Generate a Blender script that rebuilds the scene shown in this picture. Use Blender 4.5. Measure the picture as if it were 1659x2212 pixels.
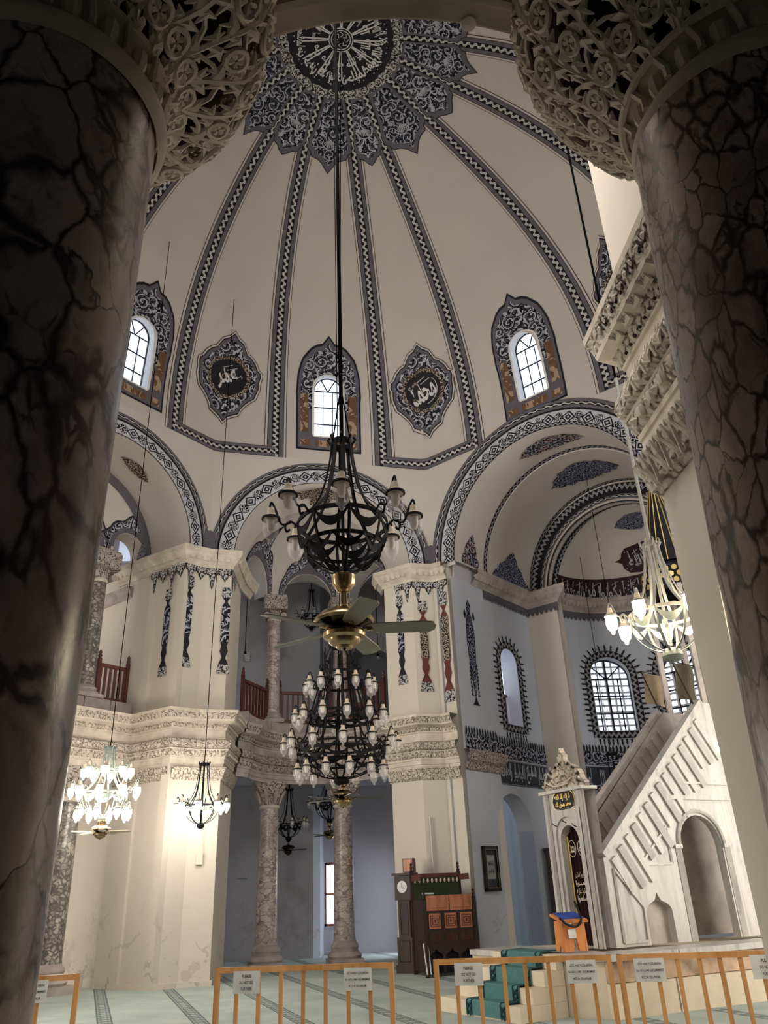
import bpy, math, random
import numpy as np
from mathutils import Matrix, Vector
from mathutils.geometry import tessellate_polygon
SC = bpy.context.scene
for _o in list(bpy.data.objects): bpy.data.objects.remove(_o)
COL = SC.collection
PI = math.pi
R_ = math.radians
random.seed(7)

# ---------------------------------------------------------------- camera
cam = bpy.data.cameras.new('camera'); camo = bpy.data.objects.new('camera', cam); COL.objects.link(camo)
cam.sensor_fit = 'HORIZONTAL'; cam.sensor_width = 36.0; cam.lens = 1661.0/1659.0*36.0
cam.clip_start = 0.05; cam.clip_end = 300
_u = np.array([690.0-829.5, -2250.0-1106.0, 1661.0]); _u /= np.linalg.norm(_u)
_f = np.array([0, 0, 1.0]); _f = _f-_u*(_f@_u); _f /= np.linalg.norm(_f)
_r = np.cross(_f, _u)
if _r[0] < 0: _r = -_r
_M = np.array([_r, _f, _u])
camo.matrix_world = Matrix([[_M[0][0], -_M[0][1], -_M[0][2], 0], [_M[1][0], -_M[1][1], -_M[1][2], 0],
                            [_M[2][0], -_M[2][1], -_M[2][2], 1.6], [0, 0, 0, 1]])
SC.camera = camo
SC.view_settings.view_transform = 'Standard'; SC.view_settings.look = 'None'
SC.view_settings.exposure = 0.92; SC.view_settings.gamma = 1.0
SC.view_settings.use_curve_mapping = False
SC.cycles.max_bounces = 7; SC.cycles.diffuse_bounces = 4; SC.cycles.transparent_max_bounces = 12
SC.cycles.use_denoising = True; SC.cycles.sample_clamp_indirect = 4.0

# ---------------------------------------------------------------- daylight and added fill
wd = bpy.data.worlds.new('daylight'); SC.world = wd; wd.use_nodes = True
_bg = wd.node_tree.nodes['Background']; _bg.inputs[0].default_value = (0.72, 0.84, 1.0, 1); _bg.inputs[1].default_value = 1.6
def area(name, loc, target, sx, sy, power, color):
    l = bpy.data.lights.new(name, 'AREA'); l.shape = 'RECTANGLE'; l.size = sx; l.size_y = sy; l.energy = power; l.color = color
    o = bpy.data.objects.new(name, l); COL.objects.link(o); o.location = loc
    d = Vector(target)-Vector(loc); o.rotation_euler = d.to_track_quat('-Z', 'Y').to_euler(); return o
# added fill lights with no window at their place; only the aisle one has its window
WARM = (1.0, 0.92, 0.82); COOL = (0.84, 0.90, 1.0); NEUT = (1.0, 0.955, 0.91)
area('window_light_right', (12.6, 8.5, 8.6), (-2, 13, 8.8), 7, 4.4, 800, NEUT)
area('window_light_left', (-13.6, 8.0, 8.6), (2, 14, 9.0), 7, 4.4, 700, NEUT)
area('window_light_entry', (-2.0, 3.4, 9.6), (-1, 16, 9.5), 4.6, 2.6, 400, NEUT)
area('window_light_low_right', (12.6, 9.0, 2.8), (-1, 9, 3.0), 7, 3.2, 560, WARM)
area('window_light_low_left', (-13.6, 8.5, 2.8), (1, 9, 3.2), 7, 3.2, 560, WARM)
area('window_light_aisle', (2.4, 25.6, 2.9), (-3.5, 23.0, 1.8), 2.0, 2.6, 330, COOL)
area('window_light_gallery', (3.0, 25.3, 8.4), (-3.2, 24.0, 7.8), 2.0, 2.4, 260, (0.90, 0.90, 1.0))
area('window_light_apse', (10.2, 18.8, 3.6), (4.0, 21.0, 3.4), 2.4, 3.4, 280, COOL)
# ---------------------------------------------------------------- helpers
class MB:
    def __init__(s): s.v = []; s.f = []; s.uv = []
    def add(s, vs, fs, uvs=None):
        b = len(s.v); s.v.extend([tuple(map(float, p)) for p in vs]); s.f.extend([tuple(b+i for i in f) for f in fs])
        if uvs is None: uvs = [(0.0, 0.0)]*len(vs)
        s.uv.extend(uvs); return s
    def box(s, c, d, rz=0.0, taper=1.0):
        ca, sa = math.cos(rz), math.sin(rz); vs = []
        for z in (-1, 1):
            k = taper if z > 0 else 1.0
            for x, y in ((-1, -1), (1, -1), (1, 1), (-1, 1)):
                px, py = x*d[0]/2*k, y*d[1]/2*k
                vs.append((c[0]+px*ca-py*sa, c[1]+px*sa+py*ca, c[2]+z*d[2]/2))
        uv = [(v[0]+v[1], v[2]) for v in vs]
        return s.add(vs, [(3, 2, 1, 0), (4, 5, 6, 7), (0, 1, 5, 4), (1, 2, 6, 5), (2, 3, 7, 6), (3, 0, 4, 7)], uv)
    def bar(s, a, b, w, h, up=(0, 0, 1)):
        a = np.array(a, float); b = np.array(b, float); t = b-a; L = np.linalg.norm(t); t /= L
        u = np.array(up, float); x = np.cross(t, u)
        if np.linalg.norm(x) < 1e-4: x = np.cross(t, (1, 0, 0))
        x /= np.linalg.norm(x); y = np.cross(x, t); vs = []; uv = []
        for p, l in ((a, 0), (b, L)):
            for i, j in ((-1, -1), (1, -1), (1, 1), (-1, 1)): vs.append(p+x*i*w/2+y*j*h/2); uv.append((l, i*w/2+j*h))
        return s.add(vs, [(3, 2, 1, 0), (4, 5, 6, 7), (0, 1, 5, 4), (1, 2, 6, 5), (2, 3, 7, 6), (3, 0, 4, 7)], uv)
    def tube(s, pts, r, n=8, caps=True, flat=1.0):
        P = [np.array(p, float) for p in pts]; m = len(P); rr = r if hasattr(r, '__len__') else [r]*m
        prev = None; vs = []; fs = []; uv = []; L = 0
        for i in range(m):
            t = P[min(i+1, m-1)]-P[max(i-1, 0)]; t /= (np.linalg.norm(t)+1e-9)
            if prev is None:
                x = np.cross(t, (0, 0, 1.0))
                if np.linalg.norm(x) < 1e-3: x = np.cross(t, (0, 1.0, 0))
            else: x = prev-t*(prev@t)
            x /= (np.linalg.norm(x)+1e-9); prev = x; y = np.cross(t, x)
            if i: L += np.linalg.norm(P[i]-P[i-1])
            for k in range(n):
                a = 2*PI*k/n; vs.append(P[i]+x*math.cos(a)*rr[i]+y*math.sin(a)*rr[i]*flat); uv.append((k/n, L))
        for i in range(m-1):
            for k in range(n): fs.append((i*n+k, i*n+(k+1) % n, (i+1)*n+(k+1) % n, (i+1)*n+k))
        if caps: fs.append(tuple(range(n-1, -1, -1))); fs.append(tuple((m-1)*n+k for k in range(n)))
        return s.add(vs, fs, uv)
    def lathe(s, prof, c=(0, 0, 0), n=24, a0=0.0, a1=2*PI, wob=None, lean=(0, 0)):
        full = abs(a1-a0-2*PI) < 1e-6; m = len(prof); k = n if full else n+1; vs = []; uv = []; z0 = prof[0][1]
        for i, (r, z) in enumerate(prof):
            for j in range(k):
                a = a0+(a1-a0)*j/n; q = r*(wob(a, i) if wob else 1.0)
                vs.append((c[0]+q*math.cos(a)+lean[0]*(z-z0), c[1]+q*math.sin(a)+lean[1]*(z-z0), c[2]+z)); uv.append((a*max(r, .05), z))
        fs = []
        for i in range(m-1):
            for j in range(n):
                j2 = (j+1) % k; fs.append((i*k+j, i*k+j2, (i+1)*k+j2, (i+1)*k+j))
        return s.add(vs, fs, uv)
    def prism(s, poly, z0, z1, caps=True):
        n = len(poly); vs = [(p[0], p[1], z0) for p in poly]+[(p[0], p[1], z1) for p in poly]
        L = [0.0]
        for i in range(1, n): L.append(L[-1]+math.dist(poly[i], poly[i-1]))
        uv = [(l, z0) for l in L]+[(l, z1) for l in L]
        fs = [(i, (i+1) % n, (i+1) % n+n, i+n) for i in range(n)]
        if caps:
            tr = tessellate_polygon([[Vector((p[0], p[1], 0)) for p in poly]])
            for t in tr: fs.append(tuple(t)); fs.append(tuple(n+i for i in t))
        return s.add(vs, fs, uv)
    def extrude(s, poly, frame, t):
        """polygon in 2D local coordinates, frame(x, y, depth)->3D, thickness t"""
        n = len(poly); vs = [frame(p[0], p[1], 0) for p in poly]+[frame(p[0], p[1], t) for p in poly]
        uv = [(p[0], p[1]) for p in poly]*2
        fs = [(i, (i+1) % n, (i+1) % n+n, i+n) for i in range(n)]
        tr = tessellate_polygon([[Vector((p[0], p[1], 0)) for p in poly]])
        for q in tr: fs.append(tuple(q)); fs.append(tuple(n+i for i in q))
        return s.add(vs, fs, uv)
    def sweep(s, path, prof, side=1, closed=False):
        """profile (out, z) along a plan path with mitred corners; side=1 puts 'out' to the left of travel"""
        P = [np.array(p, float) for p in path]; m = len(P); vs = []; uv = []; L = 0; k = len(prof); ul = [0.0]
        for j in range(1, k): ul.append(ul[-1]+math.dist(prof[j], prof[j-1]))
        for i in range(m):
            if closed: a = P[i]-P[i-1]; b = P[(i+1) % m]-P[i]
            else: a = P[i]-P[i-1] if i else P[1]-P[0]; b = P[i+1]-P[i] if i < m-1 else a
            a = a/(np.linalg.norm(a)+1e-9); b = b/(np.linalg.norm(b)+1e-9)
            na = np.array([-a[1], a[0]])*side; nb = np.array([-b[1], b[0]])*side; nn = na+nb; d = 1+na@nb
            nn = nn/max(d, 0.35)
            if i: L += np.linalg.norm(P[i]-P[i-1])
            for j, (o, z) in enumerate(prof): vs.append((*(P[i]+nn*o), z)); uv.append((L, ul[j]))
        fs = []
        for i in range(m if closed else m-1):
            for j in range(k-1):
                i2 = (i+1) % m; fs.append((i*k+j, i2*k+j, i2*k+j+1, i*k+j+1))
        return s.add(vs, fs, uv)
    def build(s, name, mat, parent=None, smooth=False):
        me = bpy.data.meshes.new(name); me.from_pydata(s.v, [], s.f); me.update()
        uvl = me.uv_layers.new(name='UVMap'); li = np.empty(len(me.loops), dtype=np.int32); me.loops.foreach_get('vertex_index', li)
        uvl.data.foreach_set('uv', np.array(s.uv, dtype=np.float32)[li].ravel())
        me.materials.append(mat)
        if smooth:
            me.polygons.foreach_set('use_smooth', [True]*len(me.polygons))
            try: me.set_sharp_from_angle(angle=R_(38))
            except Exception: pass
        o = bpy.data.objects.new(name, me); COL.objects.link(o)
        if parent is not None: o.parent = parent
        return o
def tag(o, label=None, cat=None, group=None, kind=None):
    if label: o['label'] = label
    if cat: o['category'] = cat
    if group: o['group'] = group
    if kind: o['kind'] = kind
    return o
def empty(name, loc=(0, 0, 0), rz=0.0):
    o = bpy.data.objects.new(name, None); COL.objects.link(o); o.location = loc; o.rotation_euler = (0, 0, rz); o.empty_display_size = .2; return o
def copy_tree(o, parent=None):
    c = o.copy(); COL.objects.link(c)
    if parent is not None: c.parent = parent
    for ch in list(o.children): copy_tree(ch, c)
    return c
def catmull(pts, k=6):
    P = [np.array(p, float) for p in pts]; out = []
    for i in range(len(P)-1):
        p0, p1, p2, p3 = P[max(i-1, 0)], P[i], P[i+1], P[min(i+2, len(P)-1)]
        for j in range(k):
            t = j/k; out.append(.5*((2*p1)+(-p0+p2)*t+(2*p0-5*p1+4*p2-p3)*t*t+(-p0+3*p1-3*p2+p3)*t**3))
    out.append(P[-1]); return out

# ---------------------------------------------------------------- materials
class NT:
    def __init__(s, name):
        s.m = bpy.data.materials.new(name); s.m.use_nodes = True; s.t = s.m.node_tree; s.t.nodes.clear()
        s.out = s.n('ShaderNodeOutputMaterial'); s.b = s.n('ShaderNodeBsdfPrincipled'); s.t.links.new(s.b.outputs[0], s.out.inputs[0])
    def n(s, k, **kw):
        x = s.t.nodes.new(k)
        for a, b in kw.items(): setattr(x, a, b)
        return x
    def set(s, sock, v):
        if isinstance(v, bpy.types.NodeSocket): s.t.links.new(v, sock)
        elif isinstance(v, tuple) and len(v) == 3 and sock.type == 'RGBA': sock.default_value = (*v, 1)
        else: sock.default_value = v
    def math(s, op, a, b=0.0, c=0.0, clamp=False):
        x = s.n('ShaderNodeMath', operation=op, use_clamp=clamp)
        for i, v in enumerate((a, b, c)): s.set(x.inputs[i], v)
        return x.outputs[0]
    def mix(s, f, a, b, mode='MIX'):
        x = s.n('ShaderNodeMix', data_type='RGBA', blend_type=mode); s.set(x.inputs[0], f); s.set(x.inputs[6], a); s.set(x.inputs[7], b); return x.outputs[2]
    def coord(s, w='Object', scale=(1, 1, 1), rot=(0, 0, 0)):
        c = s.n('ShaderNodeTexCoord'); m = s.n('ShaderNodeMapping'); s.t.links.new(c.outputs[w], m.inputs[0]); m.inputs[3].default_value = scale; m.inputs[2].default_value = rot; return m.outputs[0]
    def noise(s, v, scale=5, detail=4, rough=.55, dist=0.0, col=False):
        x = s.n('ShaderNodeTexNoise'); s.t.links.new(v, x.inputs['Vector']); x.inputs['Scale'].default_value = scale; x.inputs['Detail'].default_value = detail
        x.inputs['Roughness'].default_value = rough; x.inputs['Distortion'].default_value = dist; return x.outputs[1 if col else 0]
    def voro(s, v, scale=5, feature='F1', rand=1.0):
        x = s.n('ShaderNodeTexVoronoi', feature=feature); s.t.links.new(v, x.inputs['Vector']); x.inputs['Scale'].default_value = scale; x.inputs['Randomness'].default_value = rand; return x
    def ramp(s, f, stops, interp='LINEAR'):
        x = s.n('ShaderNodeValToRGB'); s.set(x.inputs[0], f); cr = x.color_ramp; cr.interpolation = interp
        while len(cr.elements) < len(stops): cr.elements.new(.5)
        for e, (p, c) in zip(cr.elements, stops): e.position = p; e.color = (*c, 1) if len(c) == 3 else c
        return x.outputs[0]
    def warp(s, v, scale, amt):
        nz = s.noise(v, scale, 3, .5, 0, True); sub = s.n('ShaderNodeVectorMath', operation='SUBTRACT'); s.t.links.new(nz, sub.inputs[0]); sub.inputs[1].default_value = (.5, .5, .5)
        sc = s.n('ShaderNodeVectorMath', operation='SCALE'); s.t.links.new(sub.outputs[0], sc.inputs[0]); sc.inputs['Scale'].default_value = amt
        ad = s.n('ShaderNodeVectorMath', operation='ADD'); s.t.links.new(v, ad.inputs[0]); s.t.links.new(sc.outputs[0], ad.inputs[1]); return ad.outputs[0]
    def bump(s, h, strength=.3, dist=.02):
        b = s.n('ShaderNodeBump'); s.set(b.inputs['Height'], h); b.inputs['Strength'].default_value = strength; b.inputs['Distance'].default_value = dist; s.t.links.new(b.outputs[0], s.b.inputs['Normal'])
    def fin(s, col, rough=.7, metal=0.0, spec=.3):
        s.set(s.b.inputs['Base Color'], col); s.set(s.b.inputs['Roughness'], rough); s.b.inputs['Metallic'].default_value = metal; s.b.inputs['Specular IOR Level'].default_value = spec; return s.m
def flat(name, col, rough=.6, metal=0.0, var=.12, scale=9, spec=.3):
    t = NT(name); v = t.coord(); n = t.noise(v, scale, 4); c2 = tuple(x*(1-var) for x in col); c3 = tuple(min(1, x*(1+var*.6)) for x in col)
    return t.fin(t.ramp(n, [(.3, c2), (.7, c3)]), rough, metal, spec)
def plaster(name, col, stain=0.0, damp=None):
    t = NT(name); v = t.coord(); n = t.noise(v, .7, 5, .6); n2 = t.noise(v, 14, 4)
    c = t.ramp(n, [(.25, tuple(x*.92 for x in col)), (.6, col), (.85, tuple(min(1, x*1.05) for x in col))])
    if stain > 0:
        g = t.n('ShaderNodeNewGeometry'); sp = t.n('ShaderNodeSeparateXYZ'); t.t.links.new(g.outputs['Position'], sp.inputs[0])
        hz = t.math('SUBTRACT', 1.0, t.math('DIVIDE', sp.outputs[2], 1.9), clamp=True)
        e = t.voro(t.warp(v, 1.6, .9), 1.1, 'DISTANCE_TO_EDGE').outputs[0]
        ln = t.math('MULTIPLY', t.math('LESS_THAN', e, .035), t.math('GREATER_THAN', t.noise(v, 1.9, 4), .53))
        pt = t.math('GREATER_THAN', t.noise(v, 1.1, 6, .65), .60)
        k = t.math('MULTIPLY', t.math('ADD', t.math('MULTIPLY', ln, .55), t.math('MULTIPLY', pt, .35)), t.math('MULTIPLY', hz, stain), clamp=True)
        c = t.mix(k, c, (.30, .26, .23))
    if damp:
        dm = t.math('GREATER_THAN', t.noise(v, .55, 6, .7), .60); soft = t.ramp(t.noise(v, .5, 6, .65), [(.56, (0, 0, 0)), (.66, (1, 1, 1))])
        c = t.mix(t.math('MULTIPLY', soft, .5), c, damp)
    t.bump(n2, .12, .01); return t.fin(c, .88, 0, .2)
def breccia(name, light, dark, scale, stretch=1.6, thick=.11, rough=.22, rot=(0, .5, .3), streak=.5):
    """brecciated marble: pale clasts of many sizes in a dark, smeared matrix"""
    t = NT(name); v0 = t.coord('Object', (1, 1, 1/stretch), rot); v = t.warp(t.warp(t.warp(v0, scale*.3, 1.0/scale), scale*.9, .7/scale), scale*3.0, .22/scale)
    e1 = t.voro(v, scale, 'DISTANCE_TO_EDGE').outputs[0]; e2 = t.voro(v, scale*2.4, 'DISTANCE_TO_EDGE').outputs[0]
    m1 = t.ramp(t.noise(v0, scale*.42, 5, .62), [(.38, (0, 0, 0)), (.64, (1, 1, 1))]); m2 = t.ramp(t.noise(v, scale*.6, 4, .6), [(.50, (0, 0, 0)), (.66, (1, 1, 1))]); n3 = t.noise(v0, scale*3.2, 7, .68, .4)
    k1 = t.math('SUBTRACT', 1.0, t.math('DIVIDE', e1, t.math('ADD', t.math('MULTIPLY', m1, thick*2.6), .015)), clamp=True); k2 = t.math('MULTIPLY', t.math('SUBTRACT', 1.0, t.math('DIVIDE', e2, t.math('ADD', t.math('MULTIPLY', m2, thick*3.2), .004)), clamp=True), m2)
    big = t.ramp(t.noise(v, scale*.22, 5, .65), [(.50, (0, 0, 0)), (.68, (1, 1, 1))]); k = t.math('MAXIMUM', t.ramp(k1, [(.0, (0, 0, 0)), (.35, (.45, .45, .45)), (.8, (1, 1, 1))]), t.ramp(k2, [(.0, (0, 0, 0)), (.6, (.9, .9, .9))])); k = t.math('MAXIMUM', k, t.math('MULTIPLY', big, t.math('ADD', .35, t.math('MULTIPLY', n3, .7))), clamp=True)
    vc = t.voro(v, scale, 'F1').outputs['Color']; cs = t.n('ShaderNodeSeparateColor'); t.t.links.new(vc, cs.inputs[0]); tone = t.math('ADD', t.math('MULTIPLY', cs.outputs[0], .45), t.math('MULTIPLY', n3, .6))
    lc = t.ramp(tone, [(.2, tuple(x*.58 for x in light)), (.5, light), (.8, tuple(min(1, x*1.22) for x in light))])
    sk = t.ramp(t.noise(v, scale*1.3, 8, .72, .6), [(.53, (0, 0, 0)), (.66, (1, 1, 1))]); lc = t.mix(t.math('MULTIPLY', sk, streak), lc, (light[0]*.42, light[1]*.33, light[2]*.36))
    c = t.mix(k, lc, t.ramp(n3, [(.3, dark), (.75, tuple(x*3.0 for x in dark))]))
    t.bump(n3, .12, .01); return t.fin(c, rough, 0, .45)
def carved(name, col, scale=(9, 9), depth=.5, hollow=(.16, .11, .085), amount=.75):
    """weathered stone with a dense low relief of leaves and scrolls"""
    t = NT(name); v = t.coord('UV', (1, 1, 1)); vo = t.coord('Object'); w = t.warp(v, 7, .06)
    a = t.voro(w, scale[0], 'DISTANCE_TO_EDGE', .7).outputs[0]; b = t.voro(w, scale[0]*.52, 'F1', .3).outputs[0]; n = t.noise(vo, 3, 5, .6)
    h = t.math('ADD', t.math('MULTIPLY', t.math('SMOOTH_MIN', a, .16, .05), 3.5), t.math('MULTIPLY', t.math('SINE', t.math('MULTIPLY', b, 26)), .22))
    k = t.ramp(h, [(.02, (1, 1, 1)), (.22, (0, 0, 0))]); base = t.ramp(n, [(.3, tuple(x*.78 for x in col)), (.6, col), (.8, (min(1, col[0]*1.08), col[1]*.93, col[2]*.86))])  # hollows of the relief mix towards a darker tone
    t.bump(h, depth, .03); return t.fin(t.mix(t.math('MULTIPLY', k, amount), base, hollow), .75, 0, .25)
def arabesque(name, bg=(.105, .10, .125), light=(.42, .42, .47), dark=(.008, .008, .014), accent=None, scale=3.4, dens=21):
    """flat painted scrollwork: interlaced pale stems with black shading"""
    t = NT(name); v = t.coord('UV', (1, 1, 1)); w = t.warp(v, scale*1.2, .10*3.4/scale)
    d1 = t.voro(w, scale, 'SMOOTH_F1', .75); d2 = t.voro(t.warp(v, scale*2.2, .06), scale*1.9, 'F1', .8).outputs[0]
    s1 = t.math('SINE', t.math('MULTIPLY', d1.outputs[0], dens)); e = t.voro(w, scale*1.5, 'DISTANCE_TO_EDGE', .8).outputs[0]
    vf = t.voro(w, scale*.85, 'F1', .62); sb = t.n('ShaderNodeVectorMath', operation='SUBTRACT'); t.t.links.new(w, sb.inputs[0]); t.t.links.new(vf.outputs['Position'], sb.inputs[1])
    xy = t.n('ShaderNodeSeparateXYZ'); t.t.links.new(sb.outputs[0], xy.inputs[0]); cs = t.n('ShaderNodeSeparateColor'); t.t.links.new(vf.outputs['Color'], cs.inputs[0])
    sgn = t.math('SUBTRACT', t.math('MULTIPLY', t.math('GREATER_THAN', cs.outputs[0], .5), 2.0), 1.0); ang = t.math('DIVIDE', t.math('ARCTAN2', xy.outputs[1], t.math('MULTIPLY', xy.outputs[0], sgn)), 2*PI)
    sp_ = t.math('FRACT', t.math('ADD', t.math('ADD', ang, t.math('MULTIPLY', vf.outputs['Distance'], dens/7.0)), t.math('ADD', cs.outputs[1], 2.0)))
    stem = t.math('LESS_THAN', sp_, t.math('ADD', .16, t.math('MULTIPLY', t.noise(v, scale*4, 2), .22))); sh = t.math('LESS_THAN', sp_, .66)
    leaf = t.math('MULTIPLY', t.math('LESS_THAN', e, .045), t.math('GREATER_THAN', t.noise(v, scale*2.5, 2), .52)); leafs = t.math('LESS_THAN', e, .11); dots = t.math('LESS_THAN', d2, .12)
    c = t.mix(t.math('MULTIPLY', sh, .85), bg, dark); c = t.mix(leafs, c, dark)
    if accent: c = t.mix(t.math('GREATER_THAN', t.noise(v, scale*.55, 2), .55), c, t.mix(sh, accent, dark))
    c = t.mix(t.math('MAXIMUM', t.math('MAXIMUM', stem, leaf), dots), c, light); return t.fin(c, .85, 0, .15)
def bandmat(name, mid=.40, period=.19, edge=(.125, .115, .13), light=(.50, .48, .46), dark=(.01, .01, .014), outl=True):
    """u 0..1 across the band, v metres along it: plain grey margins and a running leaf in black and white"""
    t = NT(name); c = t.n('ShaderNodeUVMap'); sp = t.n('ShaderNodeSeparateXYZ'); t.t.links.new(c.outputs[0], sp.inputs[0]); u, v = sp.outputs[0], sp.outputs[1]
    uu = t.math('SUBTRACT', u, .5); au = t.math('ABSOLUTE', uu); ph = t.math('MULTIPLY', v, 2*PI/period)
    wv = t.math('MULTIPLY', t.math('SINE', ph), mid*.28); dd = t.math('ABSOLUTE', t.math('SUBTRACT', uu, wv))
    leaf = t.math('LESS_THAN', dd, t.math('ADD', mid*.10, t.math('MULTIPLY', t.math('ABSOLUTE', t.math('SINE', t.math('ADD', ph, t.math('MULTIPLY', uu, 9)))), mid*.20)))
    nz = t.noise(t.coord('UV', (1/.4*1.0, 1, 1)), 16, 3); spk = t.math('GREATER_THAN', nz, .60)
    inner = t.mix(leaf, dark, light); inner = t.mix(t.math('MULTIPLY', spk, .8), inner, dark)
    bl = t.math('LESS_THAN', t.math('ABSOLUTE', t.math('SUBTRACT', au, mid*.5)), .022); c2 = t.mix(t.math('LESS_THAN', au, mid*.5), edge, inner); c2 = t.mix(bl, c2, dark)
    if outl: c2 = t.mix(t.math('GREATER_THAN', au, .465), c2, dark)
    return t.fin(c2, .85, 0, .15)
def archband(name, ground=(.50, .50, .53)):
    """big alternating medallions in black line on pale ground; u across, v metres along"""
    t = NT(name); c = t.n('ShaderNodeUVMap'); sp = t.n('ShaderNodeSeparateXYZ'); t.t.links.new(c.outputs[0], sp.inputs[0]); u, v = sp.outputs[0], sp.outputs[1]
    uu = t.math('MULTIPLY', t.math('SUBTRACT', u, .5), .43); k = t.math('PINGPONG', v, .30); m = t.math('SUBTRACT', k, 0.0)
    d = t.math('ADD', t.math('ABSOLUTE', uu), t.math('MULTIPLY', m, .8)); rr = t.math('SQRT', t.math('ADD', t.math('MULTIPLY', uu, uu), t.math('MULTIPLY', m, m)))
    k2 = t.math('SUBTRACT', .30, k); r2 = t.math('SQRT', t.math('ADD', t.math('MULTIPLY', uu, uu), t.math('MULTIPLY', k2, k2)))
    w = t.warp(t.coord('UV', (.43, 1, 1)), 9, .05); sp2 = t.math('SINE', t.math('MULTIPLY', t.voro(w, 8, 'F1', .5).outputs[0], 22))
    ring = t.math('MULTIPLY', t.math('LESS_THAN', d, .17), t.math('GREATER_THAN', d, .125)); core = t.math('MULTIPLY', t.math('LESS_THAN', d, .085), t.math('GREATER_THAN', d, .035))
    blob = t.math('MULTIPLY', t.math('LESS_THAN', r2, .145), t.math('GREATER_THAN', sp2, -.25)); fine = t.math('GREATER_THAN', sp2, .82)
    edge = t.math('GREATER_THAN', t.math('ABSOLUTE', uu), .197); g = t.mix(t.math('MULTIPLY', fine, .55), ground, (.12, .12, .15))
    g = t.mix(t.math('MAXIMUM', t.math('MAXIMUM', ring, core), t.math('MAXIMUM', blob, edge)), g, (.012, .012, .02)); return t.fin(g, .85, 0, .15)
def wood(name, a, b, scale=6, rough=.35, rot=(0, 0, 0), st=(1, 1, .12)):
    t = NT(name); v = t.coord('Object', st, rot); n = t.noise(v, scale*3, 5, .6, .5); n2 = t.noise(v, scale, 3)
    c = t.mix(t.ramp(n2, [(.4, (0, 0, 0)), (.6, (1, 1, 1))]), t.ramp(n, [(.3, a), (.7, b)]), t.ramp(n, [(.3, b), (.7, tuple(min(1, x*1.15) for x in b))])); t.bump(n, .1, .004); return t.fin(c, rough, 0, .4)
def emis(name, col, strength):
    t = NT(name); t.set(t.b.inputs['Base Color'], (.9, .88, .82)); t.set(t.b.inputs['Emission Color'], col); t.b.inputs['Emission Strength'].default_value = strength; t.b.inputs['Roughness'].default_value = .3; return t.m
def glass(name, tint=(.95, .97, 1), k=.22, rough=.05):
    t = NT(name); t.fin(tint, rough, 0, .6); tr = t.n('ShaderNodeBsdfTransparent'); tr.inputs[0].default_value = (.98, .98, 1, 1); mx = t.n('ShaderNodeMixShader'); mx.inputs[0].default_value = k
    t.t.links.new(tr.outputs[0], mx.inputs[1]); t.t.links.new(t.b.outputs[0], mx.inputs[2]); t.t.links.new(mx.outputs[0], t.out.inputs[0]); return t.m

M = {}
CREAM = (.625, .565, .49)
M['cream'] = plaster('cream plaster', CREAM, 1.0)
M['white'] = plaster('white plaster', (.60, .58, .56), .5)
M['lav'] = plaster('lavender grey plaster', (.50, .485, .515), .5, (.28, .25, .24))
M['blue'] = plaster('pale blue grey plaster', (.50, .525, .575), 1.0)
M['dome'] = plaster('dome plaster', (.54, .48, .44), 0)
M['vault'] = plaster('vault plaster', (.555, .51, .465), 0)
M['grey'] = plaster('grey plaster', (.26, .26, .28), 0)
M['col_near'] = breccia('dark veined marble', (.53, .455, .435), (.032, .022, .028), 6.6, 1.5, .075, .25, (.6, .7, .3), .65)
M['col_near2'] = breccia('mottled marble', (.62, .50, .455), (.045, .032, .033), 17, 2.1, .07, .3, (0, .15, .1), .75)
M['col_far'] = breccia('rosy veined marble', (.50, .42, .385), (.10, .07, .07), 4.2, .6, .03, .3, (0, .8, .3), .95)
M['col_dark'] = breccia('speckled dark marble', (.36, .32, .28), (.05, .045, .042), 10, 1.0, .20, .3, (0, 0, 0), .8)
M['stone'] = flat('pale worked stone', (.62, .545, .46), .75, 0, .22, 4)
M['stone2'] = flat('rosy grey stone', (.42, .36, .335), .75, 0, .30, 2.5)
M['stone_dirty'] = flat('grimy stone', (.045, .035, .03), .95, 0, .4, 8)  # near black stands for the shade in pierced and carved work
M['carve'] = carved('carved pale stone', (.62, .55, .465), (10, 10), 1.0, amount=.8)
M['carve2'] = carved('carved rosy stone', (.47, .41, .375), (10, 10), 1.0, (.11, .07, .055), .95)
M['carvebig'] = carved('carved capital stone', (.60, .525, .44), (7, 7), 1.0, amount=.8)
M['net'] = flat('pierced capital stone', (.74, .66, .56), .7, 0, .15, 12)
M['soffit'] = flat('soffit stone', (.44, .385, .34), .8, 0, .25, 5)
M['arab'] = arabesque('painted scrollwork')
M['arab_d'] = arabesque('painted scrollwork dark', (.06, .06, .085), (.36, .36, .42), scale=4.2)
M['arab_b'] = arabesque('painted scrollwork blue', (.05, .055, .11), (.30, .31, .40), scale=6.0, dens=24)
M['arab_r'] = arabesque('painted scrollwork with russet', (.055, .06, .10), (.36, .35, .38), accent=(.20, .05, .03), scale=5.0)
M['arab_w'] = arabesque('painted pale scrollwork', (.42, .40, .38), (.50, .48, .46), (.012, .012, .02), scale=5.5)
M['arab_gold'] = arabesque('painted ochre scrollwork', (.10, .07, .055), (.42, .35, .28), (.02, .014, .012), scale=7)
M['rib'] = bandmat('painted rib band')
M['rimb'] = bandmat('painted arch rim', .30, .26)
M['archb'] = archband('painted arch medallions')
M['ringlet'] = bandmat('painted lace edging', .9, .16, (.06, .06, .08), (.30, .29, .30))
M['pgrey'] = flat('grey violet paint', (.115, .105, .125), .85, 0, .1, 3)
M['pblack'] = flat('black paint', (.008, .007, .012), .6, 0, .2, 3)
M['pwhite'] = flat('white lettering paint', (.62, .60, .60), .7, 0, .05, 5)
M['pstem'] = flat('pale stem paint', (.43, .43, .47), .8, 0, .1, 5)
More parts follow.
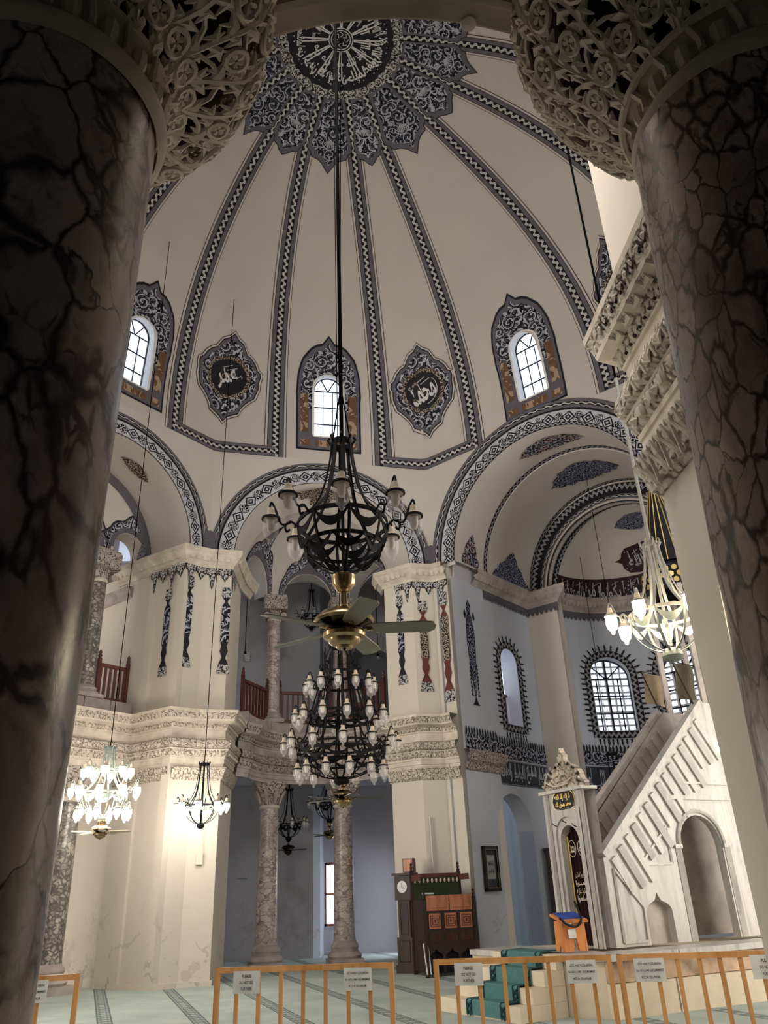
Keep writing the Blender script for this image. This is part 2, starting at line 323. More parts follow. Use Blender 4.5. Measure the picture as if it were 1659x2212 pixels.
M['pmaroon'] = flat('maroon black paint', (.030, .012, .013), .7, 0, .3, 4)
M['pochre'] = arabesque('ochre marbled paint', (.16, .085, .05), (.36, .26, .18), (.13, .07, .04), scale=2.2, dens=9)
M['pred'] = flat('oxblood paint', (.13, .035, .03), .8, 0, .2, 6)
M['iron'] = flat('black iron', (.005, .005, .006), .6, 0, .2, 10, .15)
M['cablem'] = flat('black cable', (.004, .004, .004), .95, 0, .1, 5, 0.0)
M['iron_g'] = flat('grey green iron', (.20, .23, .21), .4, .2, .1, 10)
M['iron_l'] = flat('light grey iron', (.27, .27, .245), .4, .1, .1, 10)
M['brass'] = flat('brass', (.42, .31, .17), .24, 1.0, .15, 8, .6)
M['bronze'] = flat('dark bronze', (.05, .035, .022), .22, .9, .2, 8, .6)
M['blade'] = flat('olive fan blade', (.22, .21, .15), .3, .1, .2, 5, .5)
M['blade_d'] = flat('dark fan blade', (.055, .05, .045), .35, .1, .2, 5, .5)
M['socket'] = flat('cream lamp socket', (.62, .52, .40), .4)
M['shade'] = glass('clear lamp glass', (.95, .93, .90), .20, .05)
M['tubeb'] = flat('frosted inner bulb', (.72, .66, .56), .35)
M['lit'] = emis('lit bulb glass', (1, .80, .52), 14.0)
M['litw'] = emis('lit bulb glass far', (1, .93, .80), 14.0)
M['pane'] = glass('window glass', (.8, .9, 1), .10, .03)
M['lead'] = flat('dark window bars', (.012, .013, .022), .5)
M['sill'] = flat('window reveal paint', (.72, .70, .68), .8)
M['red_wood'] = wood('dark red wood', (.050, .016, .012), (.11, .036, .026), 5)
M['dark_wood'] = wood('dark walnut', (.013, .006, .006), (.032, .015, .013), 5, .5)
M['panel_wood'] = wood('orange walnut panel', (.26, .085, .045), (.42, .16, .085), 8)
M['pine'] = wood('varnished pine', (.42, .19, .06), (.60, .31, .12), 5, .35)
M['pine_r'] = wood('orange pine', (.42, .13, .035), (.60, .22, .06), 5, .35)
M['paper'] = flat('white paper', (.66, .67, .66), .7, 0, .08, 14)
M['ink'] = flat('printed ink', (.04, .045, .05), .7)
M['mnb'] = None
# ---------------------------------------------------------------- text
ARA = {'ا': (0xFE8D, 0xFE8E), 'أ': (0xFE83, 0xFE84), 'إ': (0xFE87, 0xFE88), 'آ': (0xFE81, 0xFE82), 'د': (0xFEA9, 0xFEAA), 'ذ': (0xFEAB, 0xFEAC), 'ر': (0xFEAD, 0xFEAE), 'ز': (0xFEAF, 0xFEB0), 'و': (0xFEED, 0xFEEE), 'ة': (0xFE93, 0xFE94), 'ى': (0xFEEF, 0xFEF0),
       'ب': 0xFE8F, 'ت': 0xFE95, 'ث': 0xFE99, 'ج': 0xFE9D, 'ح': 0xFEA1, 'خ': 0xFEA5, 'س': 0xFEB1, 'ش': 0xFEB5, 'ص': 0xFEB9, 'ض': 0xFEBD, 'ط': 0xFEC1, 'ع': 0xFEC9, 'غ': 0xFECD, 'ف': 0xFED1, 'ق': 0xFED5, 'ك': 0xFED9, 'ل': 0xFEDD, 'م': 0xFEE1, 'ن': 0xFEE5, 'ه': 0xFEE9, 'ي': 0xFEF1}
def shape_arabic(s):
    if not any(ch in ARA for ch in s): return s
    out = []
    for w in s.split(' '):
        g = []
        for i, ch in enumerate(w):
            if ch not in ARA: g.append(ch); continue
            f = ARA[ch]; pj = i > 0 and w[i-1] in ARA and not isinstance(ARA[w[i-1]], tuple); nj = i < len(w)-1 and w[i+1] in ARA
            if isinstance(f, tuple): g.append(chr(f[1] if pj else f[0]))
            else: g.append(chr(f+(3 if pj and nj else 1 if pj else 2 if nj else 0)))
        out.append(''.join(reversed(g)))
    return ' '.join(reversed(out))
def text_data(s, weight=0.0):
    cu = bpy.data.curves.new('writing', 'FONT'); cu.body = shape_arabic(s); cu.align_x = 'CENTER'; cu.align_y = 'CENTER'; cu.resolution_u = 3; cu.offset = weight
    ob = bpy.data.objects.new('writing', cu); COL.objects.link(ob); dg = bpy.context.evaluated_depsgraph_get(); me = bpy.data.meshes.new_from_object(ob.evaluated_get(dg))
    v = np.array([x.co[:2] for x in me.vertices]); f = [tuple(p.vertices) for p in me.polygons]
    bpy.data.objects.remove(ob); bpy.data.curves.remove(cu); bpy.data.meshes.remove(me)
    lo, hi = v.min(0), v.max(0); v = (v-(lo+hi)/2)/(hi-lo); return v, f, (hi-lo)
def writing(mb, s, fmap, cx, cy, w, h, weight=0.0, rot=0.0, skew=0.0):
    v, f, _ = text_data(s, weight); ca, sa = math.cos(rot), math.sin(rot); vs = []
    for x, y in v:
        X = x*w+y*h*skew; Y = y*h; vs.append(fmap(cx+X*ca-Y*sa, cy+X*sa+Y*ca))
    mb.add(vs, f)
# ---------------------------------------------------------------- decal helpers
def star(fmap, outline, c=(0, 0), rings=4, mb=None):
    mb = mb or MB(); n = len(outline); vs = [fmap(*c)]; uv = [c]; fs = []
    for k in range(1, rings+1):
        t = k/rings
        for p in outline:
            q = (c[0]+(p[0]-c[0])*t, c[1]+(p[1]-c[1])*t); vs.append(fmap(*q)); uv.append(q)
    for j in range(n): fs.append((0, 1+j, 1+(j+1) % n))
    for k in range(rings-1):
        for j in range(n): fs.append((1+k*n+j, 1+(k+1)*n+j, 1+(k+1)*n+(j+1) % n, 1+k*n+(j+1) % n))
    return mb.add(vs, fs, uv)
def grid(fmap, a, b, na, nb, mb=None, uvf=None):
    mb = mb or MB(); vs = []; uv = []
    for i in range(na+1):
        for j in range(nb+1):
            x = a[0]+(a[1]-a[0])*i/na; y = b[0]+(b[1]-b[0])*j/nb; vs.append(fmap(x, y)); uv.append(uvf(x, y) if uvf else (x, y))
    fs = [(i*(nb+1)+j, (i+1)*(nb+1)+j, (i+1)*(nb+1)+j+1, i*(nb+1)+j+1) for i in range(na) for j in range(nb)]
    return mb.add(vs, fs, uv)
def mirror(h): return h+[(-x, y) for x, y in reversed(h) if abs(x) > 1e-6]
def scl(o, k, ky=None, c=(0, 0)): return [(c[0]+(x)*k, c[1]+(y)*(ky or k)) for x, y in o]
MEDAL = mirror([(0, 1.60), (.14, 1.42), (.34, 1.28), (.44, 1.08), (.50, .95), (.66, .84), (.80, .66), (.90, .44), (1.0, .36), (1.03, .2), (.99, 0), (1.0, -.25), (.93, -.5), (.90, -.62), (.74, -.76), (.6, -.92), (.5, -1.08), (.44, -1.28), (.26, -1.36), (.12, -1.44), (0, -1.62)])
CREST = mirror([(0, 1.0), (.10, .86), (.22, .80), (.40, .76), (.48, .62), (.66, .56), (.74, .40), (.90, .28), (.92, .12), (1.0, 0)])

# ---------------------------------------------------------------- floor
tc = NT('sage green carpet with ornamental rows'); _g = tc.n('ShaderNodeNewGeometry'); _s = tc.n('ShaderNodeSeparateXYZ'); tc.t.links.new(_g.outputs['Position'], _s.inputs[0])
_a = tc.math('ADD', tc.math('MULTIPLY', _s.outputs[0], .94), tc.math('MULTIPLY', _s.outputs[1], .345)); _b = tc.math('ADD', tc.math('MULTIPLY', _s.outputs[0], .345), tc.math('MULTIPLY', _s.outputs[1], -.94))
_d = tc.math('ABSOLUTE', tc.math('SUBTRACT', tc.math('FLOORED_MODULO', tc.math('SUBTRACT', _a, .478-.655), 1.31), .655))
_in = tc.math('LESS_THAN', _d, .115); _ln = tc.math('MULTIPLY', tc.math('GREATER_THAN', _d, .088), _in)
_ch = tc.math('GREATER_THAN', tc.math('ADD', tc.math('SINE', tc.math('MULTIPLY', _b, 26)), tc.math('MULTIPLY', tc.math('SINE', tc.math('MULTIPLY', _d, 90)), .9)), .15)
_n = tc.noise(tc.coord(), 1.3, 5, .6); _n2 = tc.noise(tc.coord(), 90, 2)
_c = tc.ramp(_n, [(.3, (.34, .405, .375)), (.55, (.42, .475, .435)), (.75, (.50, .535, .48))])
_c = tc.mix(tc.math('MULTIPLY', _in, .80), _c, tc.mix(_ch, (.125, .16, .155), (.33, .37, .34))); _c = tc.mix(tc.math('MULTIPLY', _ln, .8), _c, (.10, .13, .13)); tc.bump(_n2, .3, .004)
M['carpet'] = tc.fin(_c, .95, 0, .1)
floor = tag(MB().add([(-14, -4, 0), (13, -4, 0), (13, 29, 0), (-14, 29, 0)], [(0, 1, 2, 3)]).build('floor', M['carpet']), kind='structure')

# ---------------------------------------------------------------- plan of the nave
C = np.array([-.59, 12.05])
CR = {0: (-4.68, 18.6), 1: (1.30, 20.2), 2: (6.9, 15.5), 3: (7.4, 9.6), 4: (3.1, 5.15), 5: (-2.9, 4.95), 6: (-7.6, 8.2), 7: (-8.2, 13.9)}
class Side:
    def __init__(s, i, j):
        a = np.array(CR[i]); b = np.array(CR[j]); s.m = (a+b)/2; s.d = (b-a)/np.linalg.norm(b-a); s.a = np.array([-s.d[1], s.d[0]])
        if (s.m-C)@s.a < 0: s.a = -s.a
        s.h = np.linalg.norm(b-a)/2
    def xy(s, p, ax): q = s.m+s.d*p+s.a*ax; return (float(q[0]), float(q[1]))
    def pt(s, p, ax, z): q = s.m+s.d*p+s.a*ax; return (float(q[0]), float(q[1]), float(z))
SD = {k: Side(k % 8, (k+1) % 8) for k in range(8)}   # 0 far exedra, 1 apse, 7 left straight bay, 4 near exedra
ZD = 12.92
def rho(s): return 7.62*max(0.0, 1-s**2.2)**(1/2.05)
def zofr(r): return ZD+8.0*max(0.0, 1-(r/7.62)**2.05)**(1/2.2)
def polyr(az):
    dx, dy = math.sin(az), math.cos(az)
    best = 9
    for k in range(8):
        a = np.array(CR[k])-C; b = np.array(CR[(k+1) % 8])-C; e = b-a; den = dx*e[1]-dy*e[0]
        if abs(den) < 1e-9: continue
        t = (a[0]*e[1]-a[1]*e[0])/den; q = (a[0]*dy-a[1]*dx)/den
        if t > 0 and -1e-6 <= q <= 1+1e-6: best = min(best, t) if best != 9 else t
    return best
_T = np.linspace(0, 1, 400); _S = np.sin(_T*PI/2); _Rr = np.array([rho(s) for s in _S]); _Z = ZD+8*_S
_L = np.concatenate([[0], np.cumsum(np.hypot(np.diff(_Rr), np.diff(_Z)))])
def dome_az(az, h, e=0.0):
    r = float(np.interp(h, _L, _Rr)); z = float(np.interp(h, _L, _Z)); s = (z-ZD)/8; k = max(0, 1-s*1.7)
    ph = math.atan2(s, math.sqrt(max(1e-6, 1-s*s))); rr = r*(1+(polyr(az)/7.62-1)*k)-e*math.cos(ph); return (C[0]+rr*math.sin(az), C[1]+rr*math.cos(az), z-e*math.sin(ph))
def h_of_r(r): return float(np.interp(-r, -_Rr, _L))
def h_of_z(z): return float(np.interp(z, _Z, _L))
LTOT = float(_L[-1])
def sector_map(azc, e):
    def f(w, h):
        r = max(.25, float(np.interp(h, _L, _Rr))); return dome_az(azc+w/r, h, e)
    return f
RB = [-64, -42.5, -19.5, 4.7, 25.3, 56.5, 78, 96, 118, 139.5, 162, 187.5, 209.5, 230, 252, 272]
RC = [-64, -44, -24, 3, 20, 48.5, 70.5, 91.5, 114, 137, 161, 187, 209, 231, 253, 275]
def rib_az(i, h):
    r = float(np.interp(h, _L, _Rr)); k = min(1, max(0, (1-r/7.62)*1.55)); w = 360*(i//16); i %= 16; return R_(RB[i]+(RC[i]-RB[i])*k+w)
def sec_mid(i, h): return (rib_az(i, h)+rib_az(i+1, h))/2

# ---------------------------------------------------------------- dome (sectors, windows)
WIN_H = (h_of_z(13.78), h_of_z(15.36)); WW = .43
dm = MB()
def azmap(az, h): return dome_az(az, h, 0)
for i in range(16):
    win = i % 2 == 0; mid = sec_mid(i, 1.5); half = WW/7.42
    def col(fr, h, i=i): return rib_az(i, h)+(rib_az(i+1, h)-rib_az(i, h))*fr
    a0, a1 = rib_az(i, 0), rib_az(i+1, 0)
    if not win:
        grid(lambda fr, h: dome_az(col(fr, h), h, -.04*math.sin(PI*fr)*(1-h/LTOT)), (0, 1), (0, LTOT*.999), 12, 40, dm)
    else:
        fl = (mid-half-a0)/(a1-a0); frr = (mid+half-a0)/(a1-a0); H2 = WIN_H[1]+WW
        grid(lambda fr, h: azmap(col(fr, h), h), (0, fl), (0, H2), 5, 10, dm); grid(lambda fr, h: azmap(col(fr, h), h), (frr, 1), (0, H2), 5, 10, dm)
        grid(lambda fr, h: azmap(col(fr, h), h), (0, 1), (H2, LTOT*.999), 12, 34, dm); grid(lambda fr, h: azmap(col(fr, h), h), (fl, frr), (0, WIN_H[0]), 6, 4, dm)
        n = 14; vs = []
        for k in range(n+1):
            x = -1+2*k/n; fr = fl+(frr-fl)*k/n; hh = WIN_H[1]+WW*math.sqrt(max(0, 1-x*x)); vs += [azmap(col(fr, hh), hh), azmap(col(fr, H2), H2)]
        dm.add(vs, [(2*k, 2*k+2, 2*k+3, 2*k+1) for k in range(n)])
ceiling = tag(dm.build('ceiling', M['dome'], smooth=True), 'cream plaster dome of sixteen painted sectors above the nave', kind='structure')

def arch_outline(w, h0, h1, n=12):
    return [(-w, h0), (w, h0), (w, h1)]+[(w*math.cos(PI*k/n), h1+w*math.sin(PI*k/n)) for k in range(1, n)]+[(-w, h1)]
for wi, i in enumerate(range(0, 16, 2)):
    mid = sec_mid(i, 1.5); f0 = sector_map(mid, 0); out = arch_outline(WW, *WIN_H)
    root = empty('window_%d' % (wi+1), (0, 0, 0)); tag(root, kind='structure')
    rv = MB(); n = len(out); vs = [sector_map(mid, .012)(*p) for p in out]+[sector_map(mid, -.42)(*p) for p in out]; rv.add(vs, [(k, (k+1) % n, (k+1) % n+n, k+n) for k in range(n)])
    rim = scl([(x, y-1.6) for x, y in out], 1.0); big = [(x*1.16, (y-2.0)*1.045+2.0) for x, y in out]; vs = [sector_map(mid, .014)(*p) for p in out]+[sector_map(mid, .014)(*p) for p in big]; rv.add(vs, [(k, (k+1) % n, (k+1) % n+n, k+n) for k in range(n)])
    rv.build('window_reveal', M['sill'], root)
    g = sector_map(mid, -.34); fb = MB()
    for k in range(n): fb.bar(g(*out[k]), g(*out[(k+1) % n]), .045, .045)
    hs = [WIN_H[0]+(WIN_H[1]-WIN_H[0])*t for t in (.0, .34, .68, 1.0)]
    for h in hs[1:]: fb.bar(g(-WW, h), g(WW, h), .028, .03)
    for x in (-WW/3, WW/3): fb.bar(g(x, hs[0]), g(x, hs[3]), .024, .03)
    for a in (60, 120): fb.bar(g(0, hs[3]), g(WW*math.cos(R_(a)), hs[3]+WW*math.sin(R_(a))), .024, .03)
    fb.build('window_bars', M['lead'], root)
    for r_ in range(3):
        for c_ in range(3):
            x0 = -WW+c_*2*WW/3; MB().add([g(x0, hs[r_]), g(x0+2*WW/3, hs[r_]), g(x0+2*WW/3, hs[r_+1]), g(x0, hs[r_+1])], [(0, 1, 2, 3)]).build('pane', M['pane'], root)
    for a0, a1 in ((0, 60), (60, 120), (120, 180)):
        MB().add([g(0, hs[3])]+[g(WW*math.cos(R_(a0+(a1-a0)*k/5)), hs[3]+WW*math.sin(R_(a0+(a1-a0)*k/5))) for k in range(6)], [tuple(range(7))]).build('pane', M['pane'], root)
    # painted surround
    gm = sector_map(mid, .02); cy = 1.75
    def ring_decal(inner, outer, th0, th1, e, mat, name, n=28, nr=3):
        mp = sector_map(mid, e); mb = MB()
        grid(lambda a, t: mp(inner(a)[0]+(outer(a)[0]-inner(a)[0])*t, inner(a)[1]+(outer(a)[1]-inner(a)[1])*t), (th0, th1), (0, 1), n, nr, mb,
             lambda a, t: (inner(a)[0]+(outer(a)[0]-inner(a)[0])*t, inner(a)[1]+(outer(a)[1]-inner(a)[1])*t)); mb.build(name, mat, ceiling)
    def polar(poly, c):
        P = [(math.atan2(y-c[1], x-c[0]), x, y) for x, y in poly]
        def f(a):
            dx, dy = math.cos(a), math.sin(a); best = None
            for k in range(len(poly)):
                ax, ay = poly[k][0]-c[0], poly[k][1]-c[1]; bx, by = poly[(k+1) % len(poly)][0]-c[0], poly[(k+1) % len(poly)][1]-c[1]; ex, ey = bx-ax, by-ay; den = dx*ey-dy*ex
                if abs(den) < 1e-9: continue
                t = (ax*ey-ay*ex)/den; q = (ax*dy-ay*dx)/den
                if t > 0 and -1e-6 <= q <= 1+1e-6: best = t if best is None else max(best, t)
            return (c[0]+dx*(best or .5), c[1]+dy*(best or .5))
        return f
    hb, ht = h_of_z(13.27), h_of_z(16.95); hm = h_of_z(14.95)
    crest = [(.98, hb), (.98, hm)]+[(x*.98, hm+y*(ht-hm)) for x, y in reversed([(0, 1.0), (.07, .92), (.18, .88), (.34, .88), (.46, .82), (.60, .80), (.72, .70), (.84, .64), (.92, .50), (.98, .38), (1.0, .2), (1.02, .1)])]
    crest = crest+[(-x, y) for x, y in reversed(crest) if x > 1e-6]
    innerp = polar(big, (0, cy)); outp = polar(crest, (0, cy))
    ring_decal(innerp, outp, 0, 2*PI, .016, M['pblack'], 'painted_outline', 72)
    out2 = polar([(x*.95, (y-cy)*.965+cy) for x, y in crest], (0, cy)); ring_decal(innerp, out2, 0, 2*PI, .022, M['pgrey'], 'painted_surround', 72)
    out3 = polar([(x*.86, (y-cy)*.90+cy) for x, y in crest], (0, cy)); ring_decal(innerp, out3, -.05, PI+.05, .028, M['arab'], 'painted_scrolls', 40)
    for x0, x1, y0, y1 in ((-.86, -.62, .95, 2.25), (.62, .86, .95, 2.25), (-.40, .40, .48, .70), (-.86, -.55, .48, .70), (.55, .86, .48, .70)):
        grid(sector_map(mid, .03), (x0, x1), (y0, y1), 3, 4).build('painted_panel', M['pochre'], ceiling)

# painted ribs, sector borders, medallions, rosette
HR0 = 0.0; HR1 = h_of_r(1.5)
for i in range(16):
    def ribmap(u, h, i=i):
        wd_ = .25-.08*(h/LTOT); r = max(.3, float(np.interp(h, _L, _Rr))); return dome_az(rib_az(i, h)+u*wd_/r*1.0, h, .02)
    for nm, m_, e0, k in (('painted_line', M['pblack'], .012, 1.32), ('painted_line_gap', M['dome'], .015, 1.25), ('painted_rib', M['rib'], .022, 1.0)):
        grid(lambda u, h: (lambda wd_, r: dome_az(rib_az(i, h)+u*wd_*k/r, h, e0))(.25-.08*(h/LTOT), max(.3, float(np.interp(h, _L, _Rr)))), (-1, 1), (HR0, HR1), 3, 44, None, lambda u, h: ((u+1)/2, h)).build(nm, m_, ceiling)
    # lower border of the corner sectors
    if i % 2 == 1:
        grid(lambda a, v: dome_az(rib_az(i, 0)+(rib_az(i+1, 0)-rib_az(i, 0))*a, v*.34, .026), (0, 1), (0, 1), 16, 2, None, lambda a, v: (v, a*3.2)).build('painted_border', M['rib'], ceiling)
    hm_ = h_of_z(15.35) if i % 2 else 0
NAMES = {1: 'عمر', 3: 'محمد', 5: 'ابو بكر', 7: 'عثمان', 9: 'علي', 11: 'حسن', 13: 'حسين', 15: 'الله'}
for i in range(1, 16, 2):
    hc = h_of_z(15.28); mid = sec_mid(i, hc); K = .93; c = (0, hc)
    star(sector_map(mid, .010), scl(MEDAL, K*1.07, K*.98, c), c, 5).build('painted_outline', M['pblack'], ceiling)
    star(sector_map(mid, .014), scl(MEDAL, K*1.05, K*.965, c), c, 5).build('painted_outline', M['dome'], ceiling)
    star(sector_map(mid, .018), scl(MEDAL, K, K*.93, c), c, 5).build('painted_medallion', M['pblack'], ceiling)
    star(sector_map(mid, .023), scl(MEDAL, K*.965, K*.90, c), c, 5).build('painted_medallion', M['pgrey'], ceiling)
    star(sector_map(mid, .028), scl(MEDAL, K*.87, K*.82, c), c, 5).build('painted_scrolls', M['arab'], ceiling)
    circ = lambda r, n=40: [(r*math.cos(2*PI*k/n), hc+r*math.sin(2*PI*k/n)) for k in range(n)]
    star(sector_map(mid, .033), circ(.66), c, 3).build('painted_wreath', M['arab_gold'], ceiling)
    star(sector_map(mid, .038), circ(.55), c, 3).build('painted_roundel', M['pblack'], ceiling)
    mp = sector_map(mid, .045); tb = MB()
    writing(tb, NAMES[i], mp, -.02, hc-.06, .78 if len(NAMES[i]) > 3 else .62, .54, .022, .30)
    for dx, dy, L in ((-.05, .33, .26), (.08, .26, .30)): tb.bar(mp(dx-L/2, hc+dy-.05), mp(dx+L/2, hc+dy+.07), .028, .01)
    tb.bar(mp(-.16, hc+.25), mp(-.02, hc-.12), .04, .01)
    if i == 3:
        for k in range(14):
            a0, a1 = R_(-80+k*9), R_(-80+(k+1)*9); tb.bar(mp(.43*math.cos(a0), hc+.43*math.sin(a0)), mp(.43*math.cos(a1), hc+.43*math.sin(a1)), .022, .01)
        writing(tb, 'عليه', mp, -.31, hc+.12, .26, .22, .004)
    else: writing(tb, 'رضي الله عنه', mp, .18, hc+.08, .46, .18, .004)
    tb.build('painted_writing', M['pwhite'], ceiling)
for i in range(16):
    hc = h_of_r(2.45); mid = sec_mid(i, hc); win = i % 2 == 0; half0 = (rib_az(i+1, hc)-rib_az(i, hc))/2
    def ol(k, i=i, half0=half0, win=win):
        o = []
        for r, fr in ((1.50, .0), (1.50, .5), (1.62, .72), (2.1, .78), (2.45, .84), (2.75, .93), (2.9, .90), (2.98, .72), (3.08, .66), (3.12, .40), (3.20, .24), (3.42 if win else 3.28, .0)):
            r2 = 2.45+(r-2.45)*k; o.append((fr*k*r2*math.tan(half0)*.97, h_of_r(r2)))
        return mirror(o)
    # the panels sit over the sector ground, a dark outline and a pale gap round each
    for k, e, m_, nm in ((1.06, .027, M['pblack'], 'painted_outline'), (1.03, .030, M['pgrey'], 'rosette_panel'), (.86, .036, M['arab_d'] if win else M['arab'], 'painted_scrolls')):
        star(sector_map(mid, e), ol(k), (0, hc), 4).build(nm, m_, ceiling)
    sh = MB(); mp = sector_map(mid, .045); hs_ = h_of_r(2.45 if not win else 2.7)
    if not win or i:
        for k in range(9):
            a = R_(-60+15*k-90); rr = .20; sh.bar(mp(0, hs_+.08), mp(rr*math.cos(a), hs_+.08+rr*math.sin(a)), .018, .012)
        for k in range(10):
            a0, a1 = R_(20+16*k), R_(20+16*(k+1)); sh.bar(mp(.24*math.cos(a0+PI), hs_+.06+.24*math.sin(a0+PI)), mp(.24*math.cos(a1+PI), hs_+.06+.24*math.sin(a1+PI)), .026, .012)
        for sx in (-1, 1):
            for k in range(8):
                a0, a1 = k*.75, (k+1)*.75; q0, q1 = .10-.010*k, .10-.010*(k+1); sh.bar(mp(sx*(.17+q0*math.cos(a0)), hs_+.20+q0*math.sin(a0)), mp(sx*(.17+q1*math.cos(a1)), hs_+.20+q1*math.sin(a1)), .024, .012)
        sh.build('painted_shell', M['pstem'], ceiling)
def disc(e):
    return lambda x, y: (C[0]+x, C[1]+y, zofr(math.hypot(x, y))-e)
def circ2(r, n=48): return [(r*math.cos(2*PI*k/n), r*math.sin(2*PI*k/n)) for k in range(n)]
star(disc(.05), circ2(1.56), (0, 0), 8).build('painted_ring', M['arab_w'], ceiling)
star(disc(.065), [(r_*math.cos(a), r_*math.sin(a)) for k in range(96) for a in (2*PI*k/96,) for r_ in (1.30+.035*abs(math.sin(a*12)),)], (0, 0), 8).build('crown_roundel', M['pblack'], ceiling)
tb = MB(); mp = disc(.085)
for k in range(36):
    for r0 in (.30, .24):
        a0, a1 = 2*PI*k/36, 2*PI*(k+1)/36; tb.bar(mp(r0*math.cos(a0), r0*math.sin(a0)), mp(r0*math.cos(a1), r0*math.sin(a1)), .022, .012)
for k in range(12):
    for da in (-.045, .045):
        a = 2*PI*k/12+da+.1; tb.bar(mp(.32*math.cos(a), .32*math.sin(a)), mp(.98*math.cos(a+da*.2), .98*math.sin(a+da*.2)), .032, .012)
for k, wd_ in enumerate(('إن الله يمسك', 'السماوات', 'والأرض أن', 'تزولا ولئن', 'زالتا إن', 'أمسكهما', 'من أحد', 'من بعده', 'إنه كان', 'حليما', 'غفورا', 'الله نور')):
    a = -(2*PI*k/12)-.35; rr = .98; writing(tb, wd_, mp, rr*math.cos(a), rr*math.sin(a), .52, .34, .034, a+PI/2)
    rr = .64; writing(tb, wd_.split(' ')[0], mp, rr*math.cos(a), rr*math.sin(a), .26, .24, .03, a+PI/2)
    for dk in range(3):
        aa = a-.12+.12*dk; writing(tb, '.', mp, 1.17*math.cos(aa), 1.17*math.sin(aa), .03, .03, .0)
for k in range(8):
    a = 2*PI*k/8; tb.tube([mp(.08*math.cos(a), .08*math.sin(a)), mp(.15*math.cos(a+.5), .15*math.sin(a+.5)), mp(.20*math.cos(a), .20*math.sin(a))], .012, 4)
tb.build('painted_writing', M['pwhite'], ceiling)

# ---------------------------------------------------------------- arched faces of the octagon
ZS = 9.75
FACE = {0: (2.42, 2.86, 3.07), 1: (2.86, 3.32, 3.62), 7: (2.30, 2.70, 2.92)}
for k in range(8): FACE.setdefault(k, (2.3, 2.7, min(SD[k].h-.02, 3.0)))
for k in range(8):
    S = SD[k]; ri, rm, ro = FACE[k]; mb = MB(); n = 40; xs = sorted(set([-S.h, -ri]+[ri*math.sin(PI/2*(-1+2*j/n)) for j in range(n+1)]+[ri, S.h])); vs = []; tp = []
    for x in xs:
        lo = ZS+math.sqrt(max(0, ri*ri-x*x)) if abs(x) <= ri else ZS; hi = max(ZD+.02, ZS+math.sqrt(max(0, (ro+.03)**2-x*x)) if abs(x) < ro+.03 else 0); vs += [S.pt(x, 0, lo), S.pt(x, 0, hi)]
    mb.add(vs, [(2*j, 2*j+2, 2*j+3, 2*j+1) for j in range(len(xs)-1)])
    mb.add([S.pt(-S.h, 0, ZS-.1), S.pt(-ri, 0, ZS-.1), S.pt(-ri, 0, ZS), S.pt(-S.h, 0, ZS), S.pt(S.h, 0, ZS-.1), S.pt(ri, 0, ZS-.1), S.pt(ri, 0, ZS), S.pt(S.h, 0, ZS)], [(0, 1, 2, 3), (4, 5, 6, 7)])
    face = tag(mb.build('wall_octagon', M['vault']), kind='structure')
    def arc(r0, r1, e, mat, name, n=56, z0=ZS, a0=0.0, a1=PI, S=S, face=face, ax=0.0):
        r = (r0+r1)/2
        grid(lambda a, t: S.pt(-(r0+(r1-r0)*t)*math.cos(a), ax-e, z0+(r0+(r1-r0)*t)*math.sin(a)), (a0, a1), (0, 1), n, 2, None, lambda a, t: (t, a*r)).build(name, mat, face)
    if k in (0, 1, 7):
        arc(ri-.0, rm, .03, M['archb'], 'painted_arch_band'); arc(rm, rm+.035, .035, M['pblack'], 'painted_line'); arc(rm+.03, ro, .032, M['rimb'], 'painted_arch_rim')
        if k == 1: arc(ri-.0, ri+.10, .036, M['ringlet'], 'painted_lace')
        # pendant tips below the valley between two arches
        for sx in (-1, 1):
            x = sx*(S.h-.01); tip = [(x, 9.72), (x-sx*.10, 9.86), (x-sx*.16, 10.0), (x-sx*.14, 10.12), (x-sx*.22, 10.35), (x, 10.45)]
            MB().extrude(tip, lambda a, b, t, S=S: S.pt(a, -.035-t, b), .004).build('painted_finial', M['pgrey'], face)
    elif True: arc(ri, ro, .03, M['rimb'], 'painted_arch_rim', 30)
